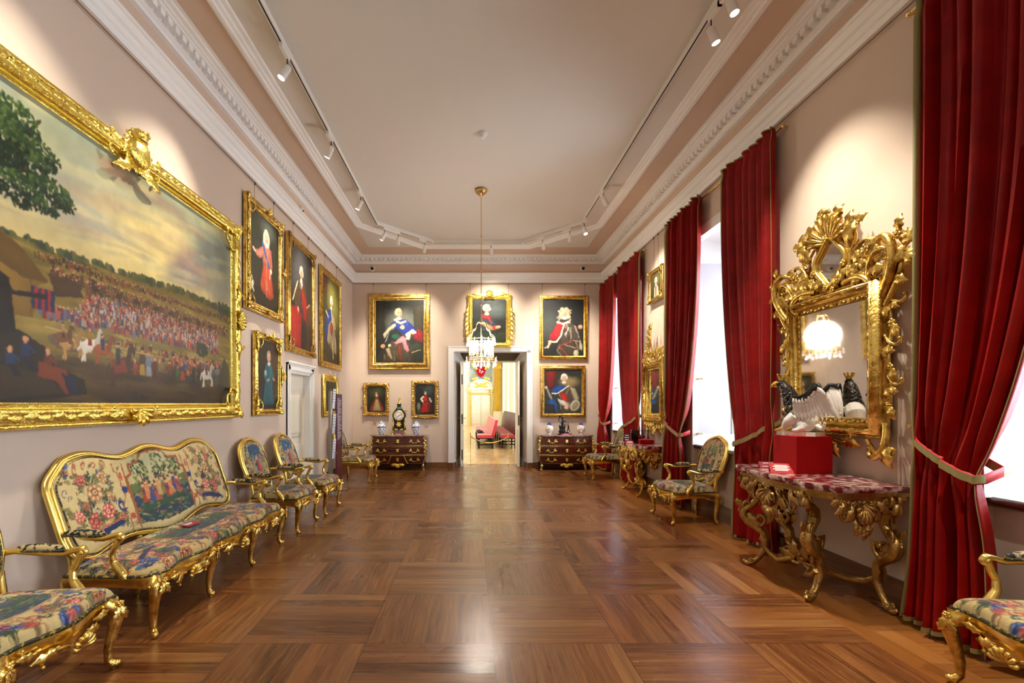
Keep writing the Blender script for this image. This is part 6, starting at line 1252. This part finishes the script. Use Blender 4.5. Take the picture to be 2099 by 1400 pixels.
# ---------------- commodes ----------------
def commode(label, xc, w, body, dark, three):
    t = thing('bombe_commode', label, 'commode', (xc, YB-.03, 0)); H = .80; z0, z1 = .13, H-.03; hw = w/2
    def wz(z): k = (z-z0)/(z1-z0); return (hw-.05)+.045*math.sin(PI*min(1, max(0, k))**.8)-.03*(1-k)
    def F(x, z, off=0):
        z = min(z1, max(z0, z))
        k = (z-z0)/(z1-z0); d = .40+.05*math.sin(PI*k**.75)+.025*math.cos(x/hw*PI*1.0)*.8-.05*(abs(x)/hw)**6-.02*(1-k); return -(d+off)
    q = MB(); vs = []; nz, nx = 14, 25; zs = [z0+(z1-z0)*i/(nz-1) for i in range(nz)]
    for z in zs:
        W_ = wz(z); vs += [(-W_+2*W_*i/(nx-1), F(-W_+2*W_*i/(nx-1), z), z) for i in range(nx)]+[(W_, 0, z), (-W_, 0, z)]
    m_ = nx+2; q.add(vs, [(i*m_+k, i*m_+(k+1) % m_, (i+1)*m_+(k+1) % m_, (i+1)*m_+k) for i in range(nz-1) for k in range(m_)]+[tuple(range(m_-1, -1, -1)), tuple((nz-1)*m_+k for k in range(m_))])
    q.build('body', body, t)
    q = MB(); T = [(x, F(x, z1, .035)) for x in (-hw+2*hw*i/20 for i in range(21))]; T = [(-hw-.0, 0)]+[(-hw, F(-hw*.95, z1, .02)+.03)]+T[1:-1]+[(hw, F(hw*.95, z1, .02)+.03)]+[(hw, 0)]
    for a, b, f in ((z1, z1+.012, .985), (z1+.012, H-.004, 1), (H-.004, H, .99)): q.prism([(u*f, v*f) for u, v in T], lambda u, v, w_: (u, v, w_), a, b)
    q.build('marble_top', 'chmarble', t, smooth=False)
    rows = [(.585, .745), (.375, .535), (.165, .325)]
    def patch(x0, x1, a, b, off, mt, par, name):
        q = MB(); n = 13; q.grid(lambda u, v: (x0+(x1-x0)*u, F(x0+(x1-x0)*u, a+(b-a)*v, off), a+(b-a)*v), n, 6)
        q.grid(lambda u, v: (x0+(x1-x0)*u, F(x0+(x1-x0)*u, a, off*(1-v)), a), n, 2); q.grid(lambda u, v: (x0+(x1-x0)*u, F(x0+(x1-x0)*u, b, off*(1-v)), b), n, 2)
        return q.build(name, mt, par)
    def handle(xc_, zc_, par):
        cv = Carve(lambda u, v, w_: (xc_+u, F(xc_+u, zc_+v, .014+w_), zc_+v))
        cv.path([(.062*math.sin(a)*1.0, -.005-.034*math.cos(a), .012) for a in (-1.5+3.0*i/12 for i in range(13))], .0055)
        for s in (-1, 1): cv.ros(s*.063, .0, .017, 0); cv.leaf(s*.065, 0, 90-s*20, .05, .013, 0, .004, 2); cv.leaf(s*.07, 0, 90-s*105, .055, .015, 0, .004, 2)
        return cv.build('handle', 'goldy', par)
    def esc(xc_, zc_, par):
        cv = Carve(lambda u, v, w_: (xc_+u, F(xc_+u, zc_+v, .014+w_), zc_+v)); cv.ros(0, .01, .022, 0)
        for a in (90, -90, 50, 130, -50, -130): cv.leaf(0, 0, a, .045, .012, 0, .004, 2)
        return cv.build('escutcheon', 'goldy', par)
    for ri, (a, b) in enumerate(rows):
        if three: spans = [(-.50, -.16), (-.13, .13), (.16, .50)]
        elif ri == 0: spans = [(-.52, -.06), (.06, .52)]
        else: spans = [(-.52, .52)]
        for (u0, u1) in spans:
            x0, x1 = u0*w*.88, u1*w*.88; d = patch(x0, x1, a, b, .012, 'rosew', t, 'drawer'); wd = x1-x0; zc_ = (a+b)/2
            q = MB(); 
            for (p0, p1) in (((x0, a), (x1, a)), ((x0, b), (x1, b))): q.tube([(p0[0]+(p1[0]-p0[0])*i/10, F(p0[0]+(p1[0]-p0[0])*i/10, p0[1], .014), p0[1]) for i in range(11)], .003, 5)
            q.build('brass_moulding', 'brass', d)
            if wd > .7: handle(-.27*w, zc_, d); handle(.27*w, zc_, d); esc(0, zc_, d)
            elif wd < .35 and three and abs(u0+u1) < .01: esc(0, zc_, d)
            else: handle((x0+x1)/2, zc_, d)
        if not three and ri == 0: esc(0, (a+b)/2, t)
    q = MB()
    for z in (.560, .350): q.tube([(x, F(x, z, .008), z) for x in (-wz(z)+2*wz(z)*i/16 for i in range(17))], .007, 6)
    q.build('brass_band', 'brass', t)
    for s in (-1, 1):
        cv = Carve(lambda u, v, w_: (s*(wz(v)-.012)+u, F(s*wz(v), v, w_+.004), v))
        for i in range(7): cv.leaf(0, .76-.05*i, -90+s*(25 if i % 2 else -25), .09, .022, 0, .01, 2)
        cv.ros(0, .74, .028, .01); cv.scroll(0, .62, -90+s*10, .22, -s*160, .013, .01, .3); cv.leaf(0, .22, -90, .14, .02, 0, .01); cv.path([(0, .74, .002), (0, .5, .002), (0, .3, .002), (0, .12, .002)], .006)
        cv.build('corner_mount', 'goldc', t)
        q = MB(); x = s*(hw-.075); q.tube([(x, -.38, .16), (x+s*.01, -.40, .10), (x, -.385, .05), (x+s*.015, -.41, .02)], [.032, .026, .018, .02], 8); f = q.build('foot', dark, t)
        cv = Carve(lambda u, v, w_: (x+u, -.415-w_, v)); cv.leaf(0, .15, -90, .12, .026, 0, .01); cv.ros(s*.01, .025, .026, 0); cv.build('foot_mount', 'goldc', f)
        q = MB(); q.tube([(x, -.04, .16), (x, -.04, .0)], [.03, .022], 8); q.build('foot', dark, t)
    cv = Carve(lambda u, v, w_: (u, F(u, .15, .012+w_), .145+v)); cv.ros(0, -.02, .032, .01)
    for s in (-1, 1): cv.leaf(0, -.01, 90-s*95, .16, .03, 0, .01); cv.leaf(0, -.02, -90+s*40, .07, .025, 0, .01); cv.scroll(s*.05, .0, 90-s*70, .13, -s*200, .008, .01, .3)
    cv.leaf(0, -.03, -90, .06, .03, 0, .01); cv.build('apron_mount', 'goldy', t)
    if three:
        for s in (-1, 1): q = MB(); q.tube([(s*(.155-.0*i)+s*.03*(1-math.cos(i/8*PI/2))*2.6, F(s*.2, .33-.17*i/8, .02), .34-.18*(i/8)) for i in range(9)], [.014-.001*i for i in range(9)], 6); q.build('horn_mount', 'goldy', t)
    return t
commode('bombe_x', -1.665, 1.30, 'rosew', 'black', True)['label'] = 'dark three-drawer commode carrying the clock, left of the far doorway'
commode('bombe_x', 2.16, 1.28, 'rosew', 'black', False)['label'] = 'reddish commode carrying the bronze figures, right of the far doorway'
# clock
c = thing('bracket_clock', 'dark waisted clock with white dial and gilt mounts on the left commode', 'clock', (-1.665, YB-.22, .8015))
half = [(.145, .10), (.155, .13), (.12, .20), (.105, .27), (.125, .34), (.15, .42), (.145, .49), (.11, .545), (.08, .57)]
pl = [(-a, b) for a, b in half][::-1]; pl = [(a, b) for a, b in half]+pl
q = MB(); q.prism(pl, WALLP, -.06, .06); q.prism([(a*.85, b) for a, b in pl], WALLP, .06, .075); q.build('case', 'black', c)
q = MB(); q.lathe([(.11, .57), (.10, .60), (.075, .63), (.06, .64), (.065, .70), (.07, .715), (.02, .72)], (0, 0, 0), 4); q.build('cap', 'greenb', c, smooth=False)
q = MB(); q.lathe([(.115, 0), (.12, .01), (.108, .018)], (0, -.072, .44), 28, (0, -1, 0), cap=False); q.build('bezel', 'goldy', c)
q = MB(); q.lathe([(.104, 0), (.104, .012), (.001, .016)], (0, -.072, .44), 28, (0, -1, 0)); dl = q.build('dial', 'porc', c)
q = MB()
for k in range(12): a = k*PI/6; q.obox((.082*math.sin(a), -.088, .44+.082*math.cos(a)), ((math.sin(a), 0, math.cos(a)), (0, 1, 0), (math.cos(a), 0, -math.sin(a))), (.010, .0015, .005))
q.build('numerals', 'black', dl, smooth=False)
q = MB()
for a, L in ((math.radians(60), .075), (math.radians(235), .055)): q.obox((math.sin(a)*L/2, -.091, .44+math.cos(a)*L/2), ((math.sin(a), 0, math.cos(a)), (0, 1, 0), (math.cos(a), 0, -math.sin(a))), (L/2, .0015, .004))
q.ball((0, -.091, .44), .007, 6, 4); q.build('hands', 'black', dl)
cv = Carve(lambda u, v, w: (u, -.07-w, v)); cv.ros(0, .25, .035, 0)
for a in (60, 120, -60, -120, 180, 0): cv.leaf(0, .24, a, .07, .018, 0, .008)
for s in (-1, 1):
    cv.scroll(s*.14, .10, -90+s*20, .2, -s*200, .016, -.01, .3); cv.leaf(s*.13, .14, 90-s*10, .12, .02, -.01, .01); cv.scroll(s*.13, .50, 90-s*10, .12, -s*250, .011, 0, .3); cv.leaf(s*.145, .40, -90, .12, .014, 0, .01); cv.leaf(0, .11, 90-s*80, .12, .016, 0, .006)
cv.path([(-.14, .1, -.01), (0, .24, -.005), (.14, .1, -.01)], .004); cv.path([(-.13, .5, -.01), (0, .24, -.005), (.13, .5, -.01)], .004); cv.build('gilt_mounts', 'goldy', c)
q = MB()
for s in (-1, 1): q.tube([(s*.13, 0, .12), (s*.16, 0, .06), (s*.145, 0, .0)], [.02, .016, .018], 8)
q.build('gilt_feet', 'goldy', c)
q = MB(); q.lathe([(.045, .718), (.04, .74), (.015, .75), (.02, .77), (.012, .80), (.02, .83), (.008, .86)], (0, 0, 0), 10); q.tube([(0, 0, .80), (.03, 0, .82), (.04, 0, .85)], .007, 6); q.build('finial', 'goldy', c)
def nameplate(label, x, y, z, w, m='label'):
    t = thing('name_card', label, 'card', (x, y, z)); MB().box(-w/2, w/2, -.02, .02, 0, .035).build('block', m, t, smooth=False); MB().box(-w*.3, w*.3, -.0205, -.0195, .012, .022).build('printed_line', 'ink', t, smooth=False)
nameplate('pinkish name card at the foot of the clock', -1.665, YB-.34, .8015, .20)
nameplate('crimson name card at the foot of the dark bronze figures', 2.16, YB-.36, .8015, .22)
def vase(label, x, kind):
    t = thing('lidded_vase', label, 'vase', (x, YB-.25, .8015))
    if kind == 'b': pr = [(.05, 0), (.055, .01), (.06, .04), (.085, .10), (.10, .15), (.098, .165)]; pb = [(.099, .165), (.101, .175), (.099, .188)]; pt = [(.098, .188), (.085, .225), (.06, .255), (.05, .262)]; lid = [(.06, .262), (.06, .275), (.035, .295), (.008, .30), (.014, .312), (.01, .322)]
    else: pr = [(.055, 0), (.06, .03), (.05, .035), (.08, .07), (.098, .125), (.09, .18), (.06, .225)]; pb = [(.06, .225), (.052, .235), (.05, .24)]; pt = [(.05, .24), (.05, .243)]; lid = [(.055, .243), (.05, .26), (.02, .27), (.008, .275), (.013, .285), (.008, .297)]
    m = 'porcb' if kind == 'b' else 'porcr'
    MB().lathe(pr, n=24).build('body', m, t); MB().lathe(pb, n=24).build('band', 'blue', t)
    if kind == 'b': MB().lathe(pt, n=24).build('shoulder', m, t)
    MB().lathe(lid, n=20).build('lid', 'blue' if kind != 'b' else 'porcb', t)
vase('blue and white lidded vase left of the clock', -2.07, 'b'); vase('blue and white lidded vase right of the clock', -1.27, 'b')
vase('round white lidded jar with red flowers left of the dark bronze figures', 1.80, 'r'); vase('round white lidded jar with red flowers right of the dark bronze figures', 2.53, 'r')
b = thing('bronze_group', 'dark bronze sculpture group with a figure raising an arm on the right commode', 'sculpture', (2.16, YB-.2, .8015))
MB().box(-.15, .15, -.08, .08, 0, .025).build('base', 'bronze', b, smooth=False)
q = MB(); q.ball((-.06, 0, .07), (.08, .06, .06), 10, 6)
def fig(q, x, z, s, lean, arm, arm2):
    q.tube([(x, 0, z), (x+lean*.5, 0, z+.10*s), (x+lean, 0, z+.17*s)], [.028*s, .032*s, .022*s], 8); q.ball((x+lean*1.15, 0, z+.215*s), .021*s, 8, 6)
    q.tube([(x+lean, 0, z+.16*s), (x+lean+arm[0]*.5, -.02, z+.16*s+arm[1]*.45), (x+lean+arm[0], -.02, z+.16*s+arm[1])], [.014*s, .011*s, .008*s], 6); q.tube([(x+lean, 0, z+.16*s), (x+lean+arm2[0]*.5, .02, z+.16*s+arm2[1]*.6), (x+lean+arm2[0], .02, z+.16*s+arm2[1])], [.014*s, .011*s, .008*s], 6)
    for k in (-1, 1): q.tube([(x+k*.012, k*.015, z+.01), (x+k*.03, k*.02, z-.05*s), (x+k*.035+.01, k*.02, max(.02, z-.13*s))], [.02*s, .015*s, .010*s], 6)
fig(q, -.05, .17, 1.0, .01, (-.07, .11), (.09, -.04)); fig(q, .09, .12, .62, .0, (-.05, .04), (.04, -.06)); fig(q, -.01, .10, .6, .02, (.06, .04), (-.04, .05)); q.tube([(-.11, -.02, .44), (-.14, -.02, .32), (-.08, -.01, .26)], [.014, .01, .008], 6)
q.tube([(.0, .02, .05), (-.08, .03, .15), (-.12, .03, .22)], [.05, .045, .01], 8); q.tube([(.02, 0, .03), (.10, 0, .03)], .03, 8)
o = q.build('figures', 'bronze', b); rm = o.modifiers.new('cast', 'REMESH'); rm.mode = 'VOXEL'; rm.voxel_size = .006; rm.use_smooth_shade = True
# ---------------- chandelier lantern ----------------
cx, cy = .160, 7.84
ch_ = thing('lantern_chandelier', 'brass and crystal lantern chandelier with glowing candles hanging before the far doorway', 'chandelier', (cx, cy, 0))
q = MB(); q.lathe([(.09, 4.94), (.095, 4.93), (.09, 4.90), (.05, 4.87), (.02, 4.845), (.008, 4.835)], n=24); q.lathe([(.10, 4.935), (.10, 4.925)], n=24); q.build('ceiling_rose', 'brass', ch_)
q = MB(); q.tube([(0, 0, 4.845), (0, 0, 2.80)], .007, 8)
for z in (4.2, 3.65, 3.1): q.ball((0, 0, z), .014, 8, 6)
q.tube([(0, .02, 4.95), (.01, .05, 4.93), (.0, .02, 4.90)], .012, 6); q.build('suspension_rod', 'brass', ch_)
R0 = .225; A = [k*PI/3+PI/6 for k in range(6)]
q = MB(); q.lathe([(.008, 2.84), (.03, 2.83), (.035, 2.81), (.012, 2.80)], n=14); q.build('crown_boss', 'brass', ch_)
for a in A:
    ca, sa = math.cos(a), math.sin(a); pr = [(.01, 2.80), (.05, 2.825), (.085, 2.79), (.10, 2.73), (.12, 2.70), (.15, 2.695), (.165, 2.66), (.18, 2.615), (.215, 2.60), (.235, 2.57), (.225, 2.555)]
    MB().tube([(r*ca, r*sa, z) for r, z in pr], .0065, 6).build('crown_arm', 'brass', ch_)
    MB().tube([(R0*ca, R0*sa, 2.55), (R0*ca, R0*sa, 2.20)], .007, 6).ball((R0*ca, R0*sa, 2.565), .014, 8, 6).ball((R0*ca, R0*sa, 2.19), .014, 8, 6).build('post', 'brass', ch_)
for z, r in ((2.545, .007), (2.235, .012), (2.205, .009)):
    q = MB(); q.tube([(R0*math.cos(a), R0*math.sin(a), z) for a in A], r, 8, closed=True); q.build('ring', 'brass', ch_)
for i in range(6):
    a, b_ = A[i], A[(i+1) % 6]; k = .985; q = MB(); P = [(R0*k*math.cos(a), R0*k*math.sin(a)), (R0*k*math.cos(b_), R0*k*math.sin(b_))]
    q.add([(P[0][0], P[0][1], 2.24), (P[1][0], P[1][1], 2.24), (P[1][0], P[1][1], 2.54), (P[0][0], P[0][1], 2.54)], [(0, 1, 2, 3)]); q.build('glass_pane', 'glass', ch_, smooth=False)
q = MB(); q.lathe([(.01, 2.205), (.03, 2.22), (.015, 2.25), (.03, 2.30), (.012, 2.33)], n=14)
for k in range(6): a = k*PI/3; q.tube([(0, 0, 2.235), (.06*math.cos(a), .06*math.sin(a), 2.215), (.11*math.cos(a), .11*math.sin(a), 2.235), (.125*math.cos(a), .125*math.sin(a), 2.28)], .005, 6)
q.build('candle_arms', 'brass', ch_)
for k in range(6):
    a = k*PI/3; x, y = .125*math.cos(a), .125*math.sin(a)
    q = MB(); q.lathe([(.006, 2.275), (.018, 2.29), (.022, 2.30), (.012, 2.31)], (x, y, 0), 10); h = q.build('candle_cup', 'brass', ch_)
    q = MB(); q.lathe([(.010, 2.31), (.010, 2.44)], (x, y, 0), 10); cn = q.build('candle', 'porc', ch_)
    q = MB(); q.lathe([(.006, 2.44), (.013, 2.46), (.011, 2.485), (.002, 2.52)], (x, y, 0), 10); q.build('flame_bulb', 'bulb', ch_)
point('chandelier_light', (0, 0, 2.48), 38, (1, .90, .78), .24, ch_)
rr = random.Random(5)
def drop(x, y, z, L, w): 
    q = MB(); q.lathe([(.001, 0), (w*.35, -L*.12), (w*.5, -L*.3), (w*.2, -L*.42), (w*.75, -L*.6), (w, -L*.8), (w*.5, -L*.95), (.001, -L)], (x, y, z), 6); q.build('crystal', 'crystal', ch_, smooth=False)
for k in range(12): a = k*PI/6+PI/6; rad = R0*(1.07 if k % 2 == 0 else .98); drop(rad*math.cos(a), rad*math.sin(a), 2.585-.02*(k % 2), .12+.02*rr.random(), .022)
for k in range(12): a = k*PI/6+PI/6; rad = R0*1.03; drop(rad*math.cos(a), rad*math.sin(a), 2.20+.02*(k % 2), .11, .02)
for k in range(6): a = k*PI/3; drop(.1*math.cos(a), .1*math.sin(a), 2.20, .09, .016)
for k in range(6): a = A[k]; drop(.27*math.cos(a), .27*math.sin(a), 2.26, .10, .02); 
q = MB()
for a in A: q.tube([(R0*math.cos(a), R0*math.sin(a), 2.235), (.26*math.cos(a), .26*math.sin(a), 2.22), (.27*math.cos(a), .27*math.sin(a), 2.265)], .004, 5)
q.build('drop_hooks', 'brass', ch_)
# ceiling and wall fittings
t = thing('smoke_detector', 'small round white smoke detector on the ceiling', 'smoke detector', (.145, 6.22, 0)); MB().lathe([(.062, ZC), (.06, ZC-.02), (.05, ZC-.028)], n=24).build('base', 'white2', t); MB().lathe([(.045, ZC-.028), (.042, ZC-.045), (.03, ZC-.06), (.005, ZC-.066)], n=20).build('sensor_head', 'trim', t)
for x, lab in ((-2.325, 'white round camera with black eye on the frieze, left end of the back wall'), (2.625, 'white round camera with black eye on the frieze, right end of the back wall')):
    t = thing('dome_camera', lab, 'camera', (x, YB-.006, 4.69)); MB().lathe([(.066, 0), (.066, .02), (.055, .045), (.045, .05)], n=24, axis=(0, -1, 0)).build('housing', 'white2', t); MB().lathe([(.04, .045), (.038, .06), (.02, .072), (.002, .076)], n=20, axis=(0, -1, 0)).build('lens_dome', 'black', t)
t = thing('wall_sensor', 'tiny beige sensor box on the frieze of the left wall', 'sensor', (XL+.006, 7.93, 4.66), PI/2); MB().box(-.05, .05, -.05, 0, -.04, .04).build('box', 'cream', t, smooth=False); MB().lathe([(.02, 0), (.015, .012)], (0.02, -.05, -.01), 10, (0, -1, 0)).build('lens', 'black', t)
t = thing('door_sensor', 'small white sensor on the upper right corner of the doorway casing', 'sensor', (1.36, YB-.042, 2.79)); MB().lathe([(.045, 0), (.045, .02), (.02, .03)], n=16, axis=(0, -1, 0)).build('housing', 'white2', t)
# leaflet stand and panel
t = thing('leaflet_stand', 'slim steel stand with white leaflets in clear holders, left wall', 'leaflet stand', (-2.34, 8.16, 0))
MB().box(-.16, .16, -.16, .16, 0, .012).build('base_plate', 'steel', t, smooth=False)
for y in (-.10, .02): q = MB(); q.box(-.018, .018, y-.012, y+.012, .012, 1.72); q.build('post', 'steel', t, smooth=False)
MB().box(-.012, .012, -.088, .008, 1.1, 1.72).build('poster_strip', 'cream', t, smooth=False)
for z in (1.42, 1.0, .58):
    q = MB()
    for (a, b_) in (((.02, -.06, z), (.06, -.06, z+.34)),): q.add([(.03, -.06, z), (.03, .12, z), (.075, .12, z+.13), (.075, -.06, z+.13), (.018, -.06, z+.0), (.018, .12, z+.0), (.02, .12, z+.2), (.02, -.06, z+.2)], [(0, 1, 2, 3), (4, 5, 6, 7), (0, 4, 7, 3), (1, 2, 6, 5), (0, 1, 5, 4)])
    h = q.build('leaflet_holder', 'glass', t, smooth=False)
    q = MB(); q.add([(.028, -.045, z+.01), (.028, .105, z+.01), (.050, .105, z+.34), (.050, -.045, z+.34), (.022, -.045, z+.01), (.022, .105, z+.01), (.044, .105, z+.34), (.044, -.045, z+.34)], [(0, 1, 2, 3), (7, 6, 5, 4), (0, 4, 5, 1), (1, 5, 6, 2), (2, 6, 7, 3), (3, 7, 4, 0)])
    l = q.build('leaflet', 'paper', t, smooth=False)
    q = MB()
    for k in range(5): zz = z+.30-.045*k; dx = .028+.022*(zz-z-.01)/.33+.0012; q.box(dx, dx+.001, -.03+(.0 if k % 2 else .02), .06, zz-.006, zz+.006)
    q.build('printed_lines', 'inkd', l, smooth=False)
t = thing('information_panel', 'tall narrow aubergine and maroon text panel on a steel foot, left wall', 'panel', (-2.33, 8.58, 0))
MB().box(-.13, .13, -.12, .12, 0, .012).build('base_plate', 'steel', t, smooth=False); MB().box(-.012, .012, -.17, .17, .012, .80).build('lower_panel', 'maroon', t, smooth=False); MB().box(-.012, .012, -.17, .17, .80, 1.68).build('upper_panel', 'purple', t, smooth=False)
q = MB()
for k in range(26): z = 1.60-.028*k; q.box(.0125, .0132, -.13, (.10 if k % 5 else .0)+.02*math.sin(k*3), z-.005, z+.004)
q.build('printed_lines', 'ink', t, smooth=False)
# barrier in the doorway
t = thing('rope_barrier', 'pair of slim brass posts joined by a sagging gold rope in the doorway', 'barrier', (0, 12.2, 0))
for x in (-.02, .93): MB().lathe([(.075, 0), (.075, .008), (.03, .02), (.008, .03), (.008, .74), (.014, .75), (.014, .77), (.004, .79)], (x, 0, 0), 16).build('post', 'brass', t)
MB().tube([(-.02+.95*i/16, 0, .70-.16*(1-((i-8)/8)**2)) for i in range(17)], .013, 8).build('rope', 'brass', t)
# benches in the hall
def bench(label, x0, w, y0, y1, backh, cloth, bm, nseat, g):
    t = thing('hall_bench', label, 'bench', (x0, y0, 0)); L = y1-y0
    q = MB(); sl = L/nseat
    for k in range(nseat): s_ = MB(); s_.box(0, w, k*sl+.01, (k+1)*sl-.01, .36, .46); s_.build('seat_cushion', 'pink', t, smooth=False)
    for k in range(nseat):
        s_ = MB(); y_a, y_b = k*sl+.01, (k+1)*sl-.01
        s_.add([(w-.06, y_a, .44), (w+.06, y_a, .44), (w+.17, y_a, backh), (w+.08, y_a, backh), (w-.06, y_b, .44), (w+.06, y_b, .44), (w+.17, y_b, backh), (w+.08, y_b, backh)], [(0, 1, 2, 3), (7, 6, 5, 4), (0, 4, 5, 1), (1, 5, 6, 2), (2, 6, 7, 3), (3, 7, 4, 0)]); s_.build('back_cushion', bm, t, smooth=False)
    for k in range(nseat+1):
        for xx in (.04, w-.02):
            s_ = MB(); yy = min(L-.04, k*sl+.02); s_.box(xx-.03, xx+.03, yy, yy+.05, 0, .36); s_.build('leg', 'black', t, smooth=False)
    MB().box(0, w, 0, L, .33, .36).box(.03, w, .02, .05, .12, .16).box(.03, w, .02, .05, .22, .26).build('frame', 'black', t, smooth=False)
    return t
bench('long bench in red velvet with pink backs, left one in the hall beyond the doorway', .22, .52, 16.5, 23.5, .97, 'pink', 'pink', 5, None)
bench('dark leather-backed bench with red seats, right one in the hall beyond the doorway', 1.02, .50, 16.6, 24.0, 1.18, 'pink', 'leather', 5, None)
t = thing('dark_jacket', 'dark blue garment draped over the left bench in the hall', 'garment', (.19, 17.6, .463)); q = MB(); q.grid(lambda u, v: (.02+.22*u+.04*math.sin(v*7), 1.6*v, .05*math.sin(u*PI)*(1+.5*math.sin(v*11))+.004), 8, 16); q.grid(lambda u, v: (.0+.02*u-.03*math.sin(v*5)**2, .05+.5*v, -.30*u+.01), 4, 8)
q.build('cloth', mat('navy_cloth', '1a2236', .8), t).modifiers.new('thick', 'SOLIDIFY').thickness = .012
# ---------------- track lighting ----------------
ZT = ZC-.055
TR = [(-1.78, -1.6), (-1.78, 9.22), (-.80, 10.23), (1.095, 10.26), (2.085, 9.18), (2.085, -1.6)]
tk = thing('lighting_track', 'thin white lighting track running round three sides of the ceiling', 'track', (0, 0, 0))
for (ax, ay), (bx, by) in zip(TR[:-1], TR[1:]):
    a, b = Vector((ax, ay, ZT)), Vector((bx, by, ZT)); d = (b-a); L = d.length/2; q = MB(); q.obox((a+b)/2, (d, (-d.y, d.x, 0), (0, 0, 1)), (L, .019, .018))
    q.obox((a+b)/2+Vector((0, 0, .036)), (d, (-d.y, d.x, 0), (0, 0, 1)), (L, .008, .018)); r_ = q.build('rail', 'white2', tk, smooth=False)
    q = MB(); q.obox((a+b)/2+Vector((0, 0, -.0185)), (d, (-d.y, d.x, 0), (0, 0, 1)), (L-.03, .007, .001)); q.build('slot', 'black', r_, smooth=False)
def trackspot(x, y, ang, tgt, label, power=60, cone=44, col=(1, .91, .76), on=True):
    t = thing('track_spotlight', label, 'spotlight', (x, y, ZT-.02), 0, 'white spotlights on the ceiling track')
    d = Vector((math.cos(ang), math.sin(ang), 0)); n = Vector((-d.y, d.x, 0))
    q = MB(); q.obox((0, 0, -.022)+d*0 if False else Vector((0, 0, -.022))+d*.07, (d, n, (0, 0, 1)), (.10, .017, .022)); q.build('adapter', 'white2', t, smooth=False)
    q = MB(); q.tube([(0, 0, -.04), (0, 0, -.12)], .006, 6); q.build('stem', 'bronze', t)
    A = Vector((0, 0, -.135)); dr = (Vector(tgt)-(Vector((x, y, ZT-.02))+A)).normalized(); c = A-dr*.02
    q = MB(); q.lathe([(.014, -.012), (.03, 0), (.037, .02), (.037, .135), (.034, .14), (.03, .13)], c, 16, dr); q.build('lamp_body', 'white2', t)
    q = MB(); q.lathe([(.02, .1365), (.031, .137), (.0315, .1385), (.001, .1395)], c, 16, dr); q.build('lens', 'glow', t)
    if on: spot('lamp', tuple(c+dr*.16), tuple(Vector(tgt)-Vector((x, y, ZT-.02))), power, cone, .9, col, parent=t)
    return t
KS = 2.2
trackspot(-1.78, 2.6, PI/2, (-2.78, 3.1, 2.5), 'white spotlight on the left track, above the top edge of the photo', 40*KS, 68)
trackspot(-1.78, 4.72, -PI/2, (-2.78, 4.3, 2.7), 'nearest lit spotlight on the left ceiling track, aimed at the big painting', 40*KS, 68)
trackspot(-1.78, 6.2, -PI/2, (-2.78, 6.6, 3.0), 'second spotlight from the front on the left ceiling track', 40*KS, 60)
trackspot(-1.78, 7.85, -PI/2, (-2.78, 8.1, 2.9), 'third spotlight on the left ceiling track, before its bend', 40*KS, 60)
A1 = math.atan2(1.01, .98); A2 = math.atan2(-1.08, .99)
trackspot(-1.66, 9.34, A1, (-2.78, 9.6, 3.0), 'left one of the two spotlights side by side on the left slanting track', 55*KS, 50)
trackspot(-1.43, 9.58, A1+PI, (-1.9, 11.5, 2.2), 'right one of the two spotlights side by side on the left slanting track', 75*KS, 56)
trackspot(-.957, 10.07, A1+PI, (-1.5, 11.5, 3.0), 'spotlight at the end of the left slanting track, by the back wall', 50*KS, 70)
trackspot(.42, 10.25, PI, (.5, 11.5, 3.4), 'single spotlight on the short track over the far doorway', 50*KS, 74)
trackspot(1.443, 9.88, A2+PI, (2.1, 11.5, 3.0), 'spotlight on the right slanting track, its end nearest the doorway', 60*KS, 66)
trackspot(1.897, 9.39, A2+PI, (2.2, 11.5, 2.0), 'middle spotlight on the right slanting track', 70*KS, 66)
trackspot(2.085, 9.0, -PI/2, (2.75, 8.0, .9), 'bright glaring spotlight at the bend of the right ceiling track', 60*KS, 56)
trackspot(2.085, 7.7, PI/2, (3.14, 8.15, 3.0), 'spotlight on the far part of the right ceiling track', 70*KS, 60)
trackspot(2.085, 4.24, -PI/2, (3.05, 4.1, 2.0), 'large lit spotlight at the top right, second from the photo edge', 70*KS, 74)
trackspot(2.085, 3.93, PI/2, (2.9, 3.3, 1.2), 'large lit spotlight at the top right, cut by the photo edge', 50*KS, 56)
trackspot(-1.78, .6, PI/2, (-2.7, 1.6, 1.6), 'white spotlight on the left track behind the viewer', 60*KS, 60)
trackspot(2.085, .8, PI/2, (2.6, 1.8, 1.0), 'white spotlight on the right track behind the viewer', 60*KS, 60)
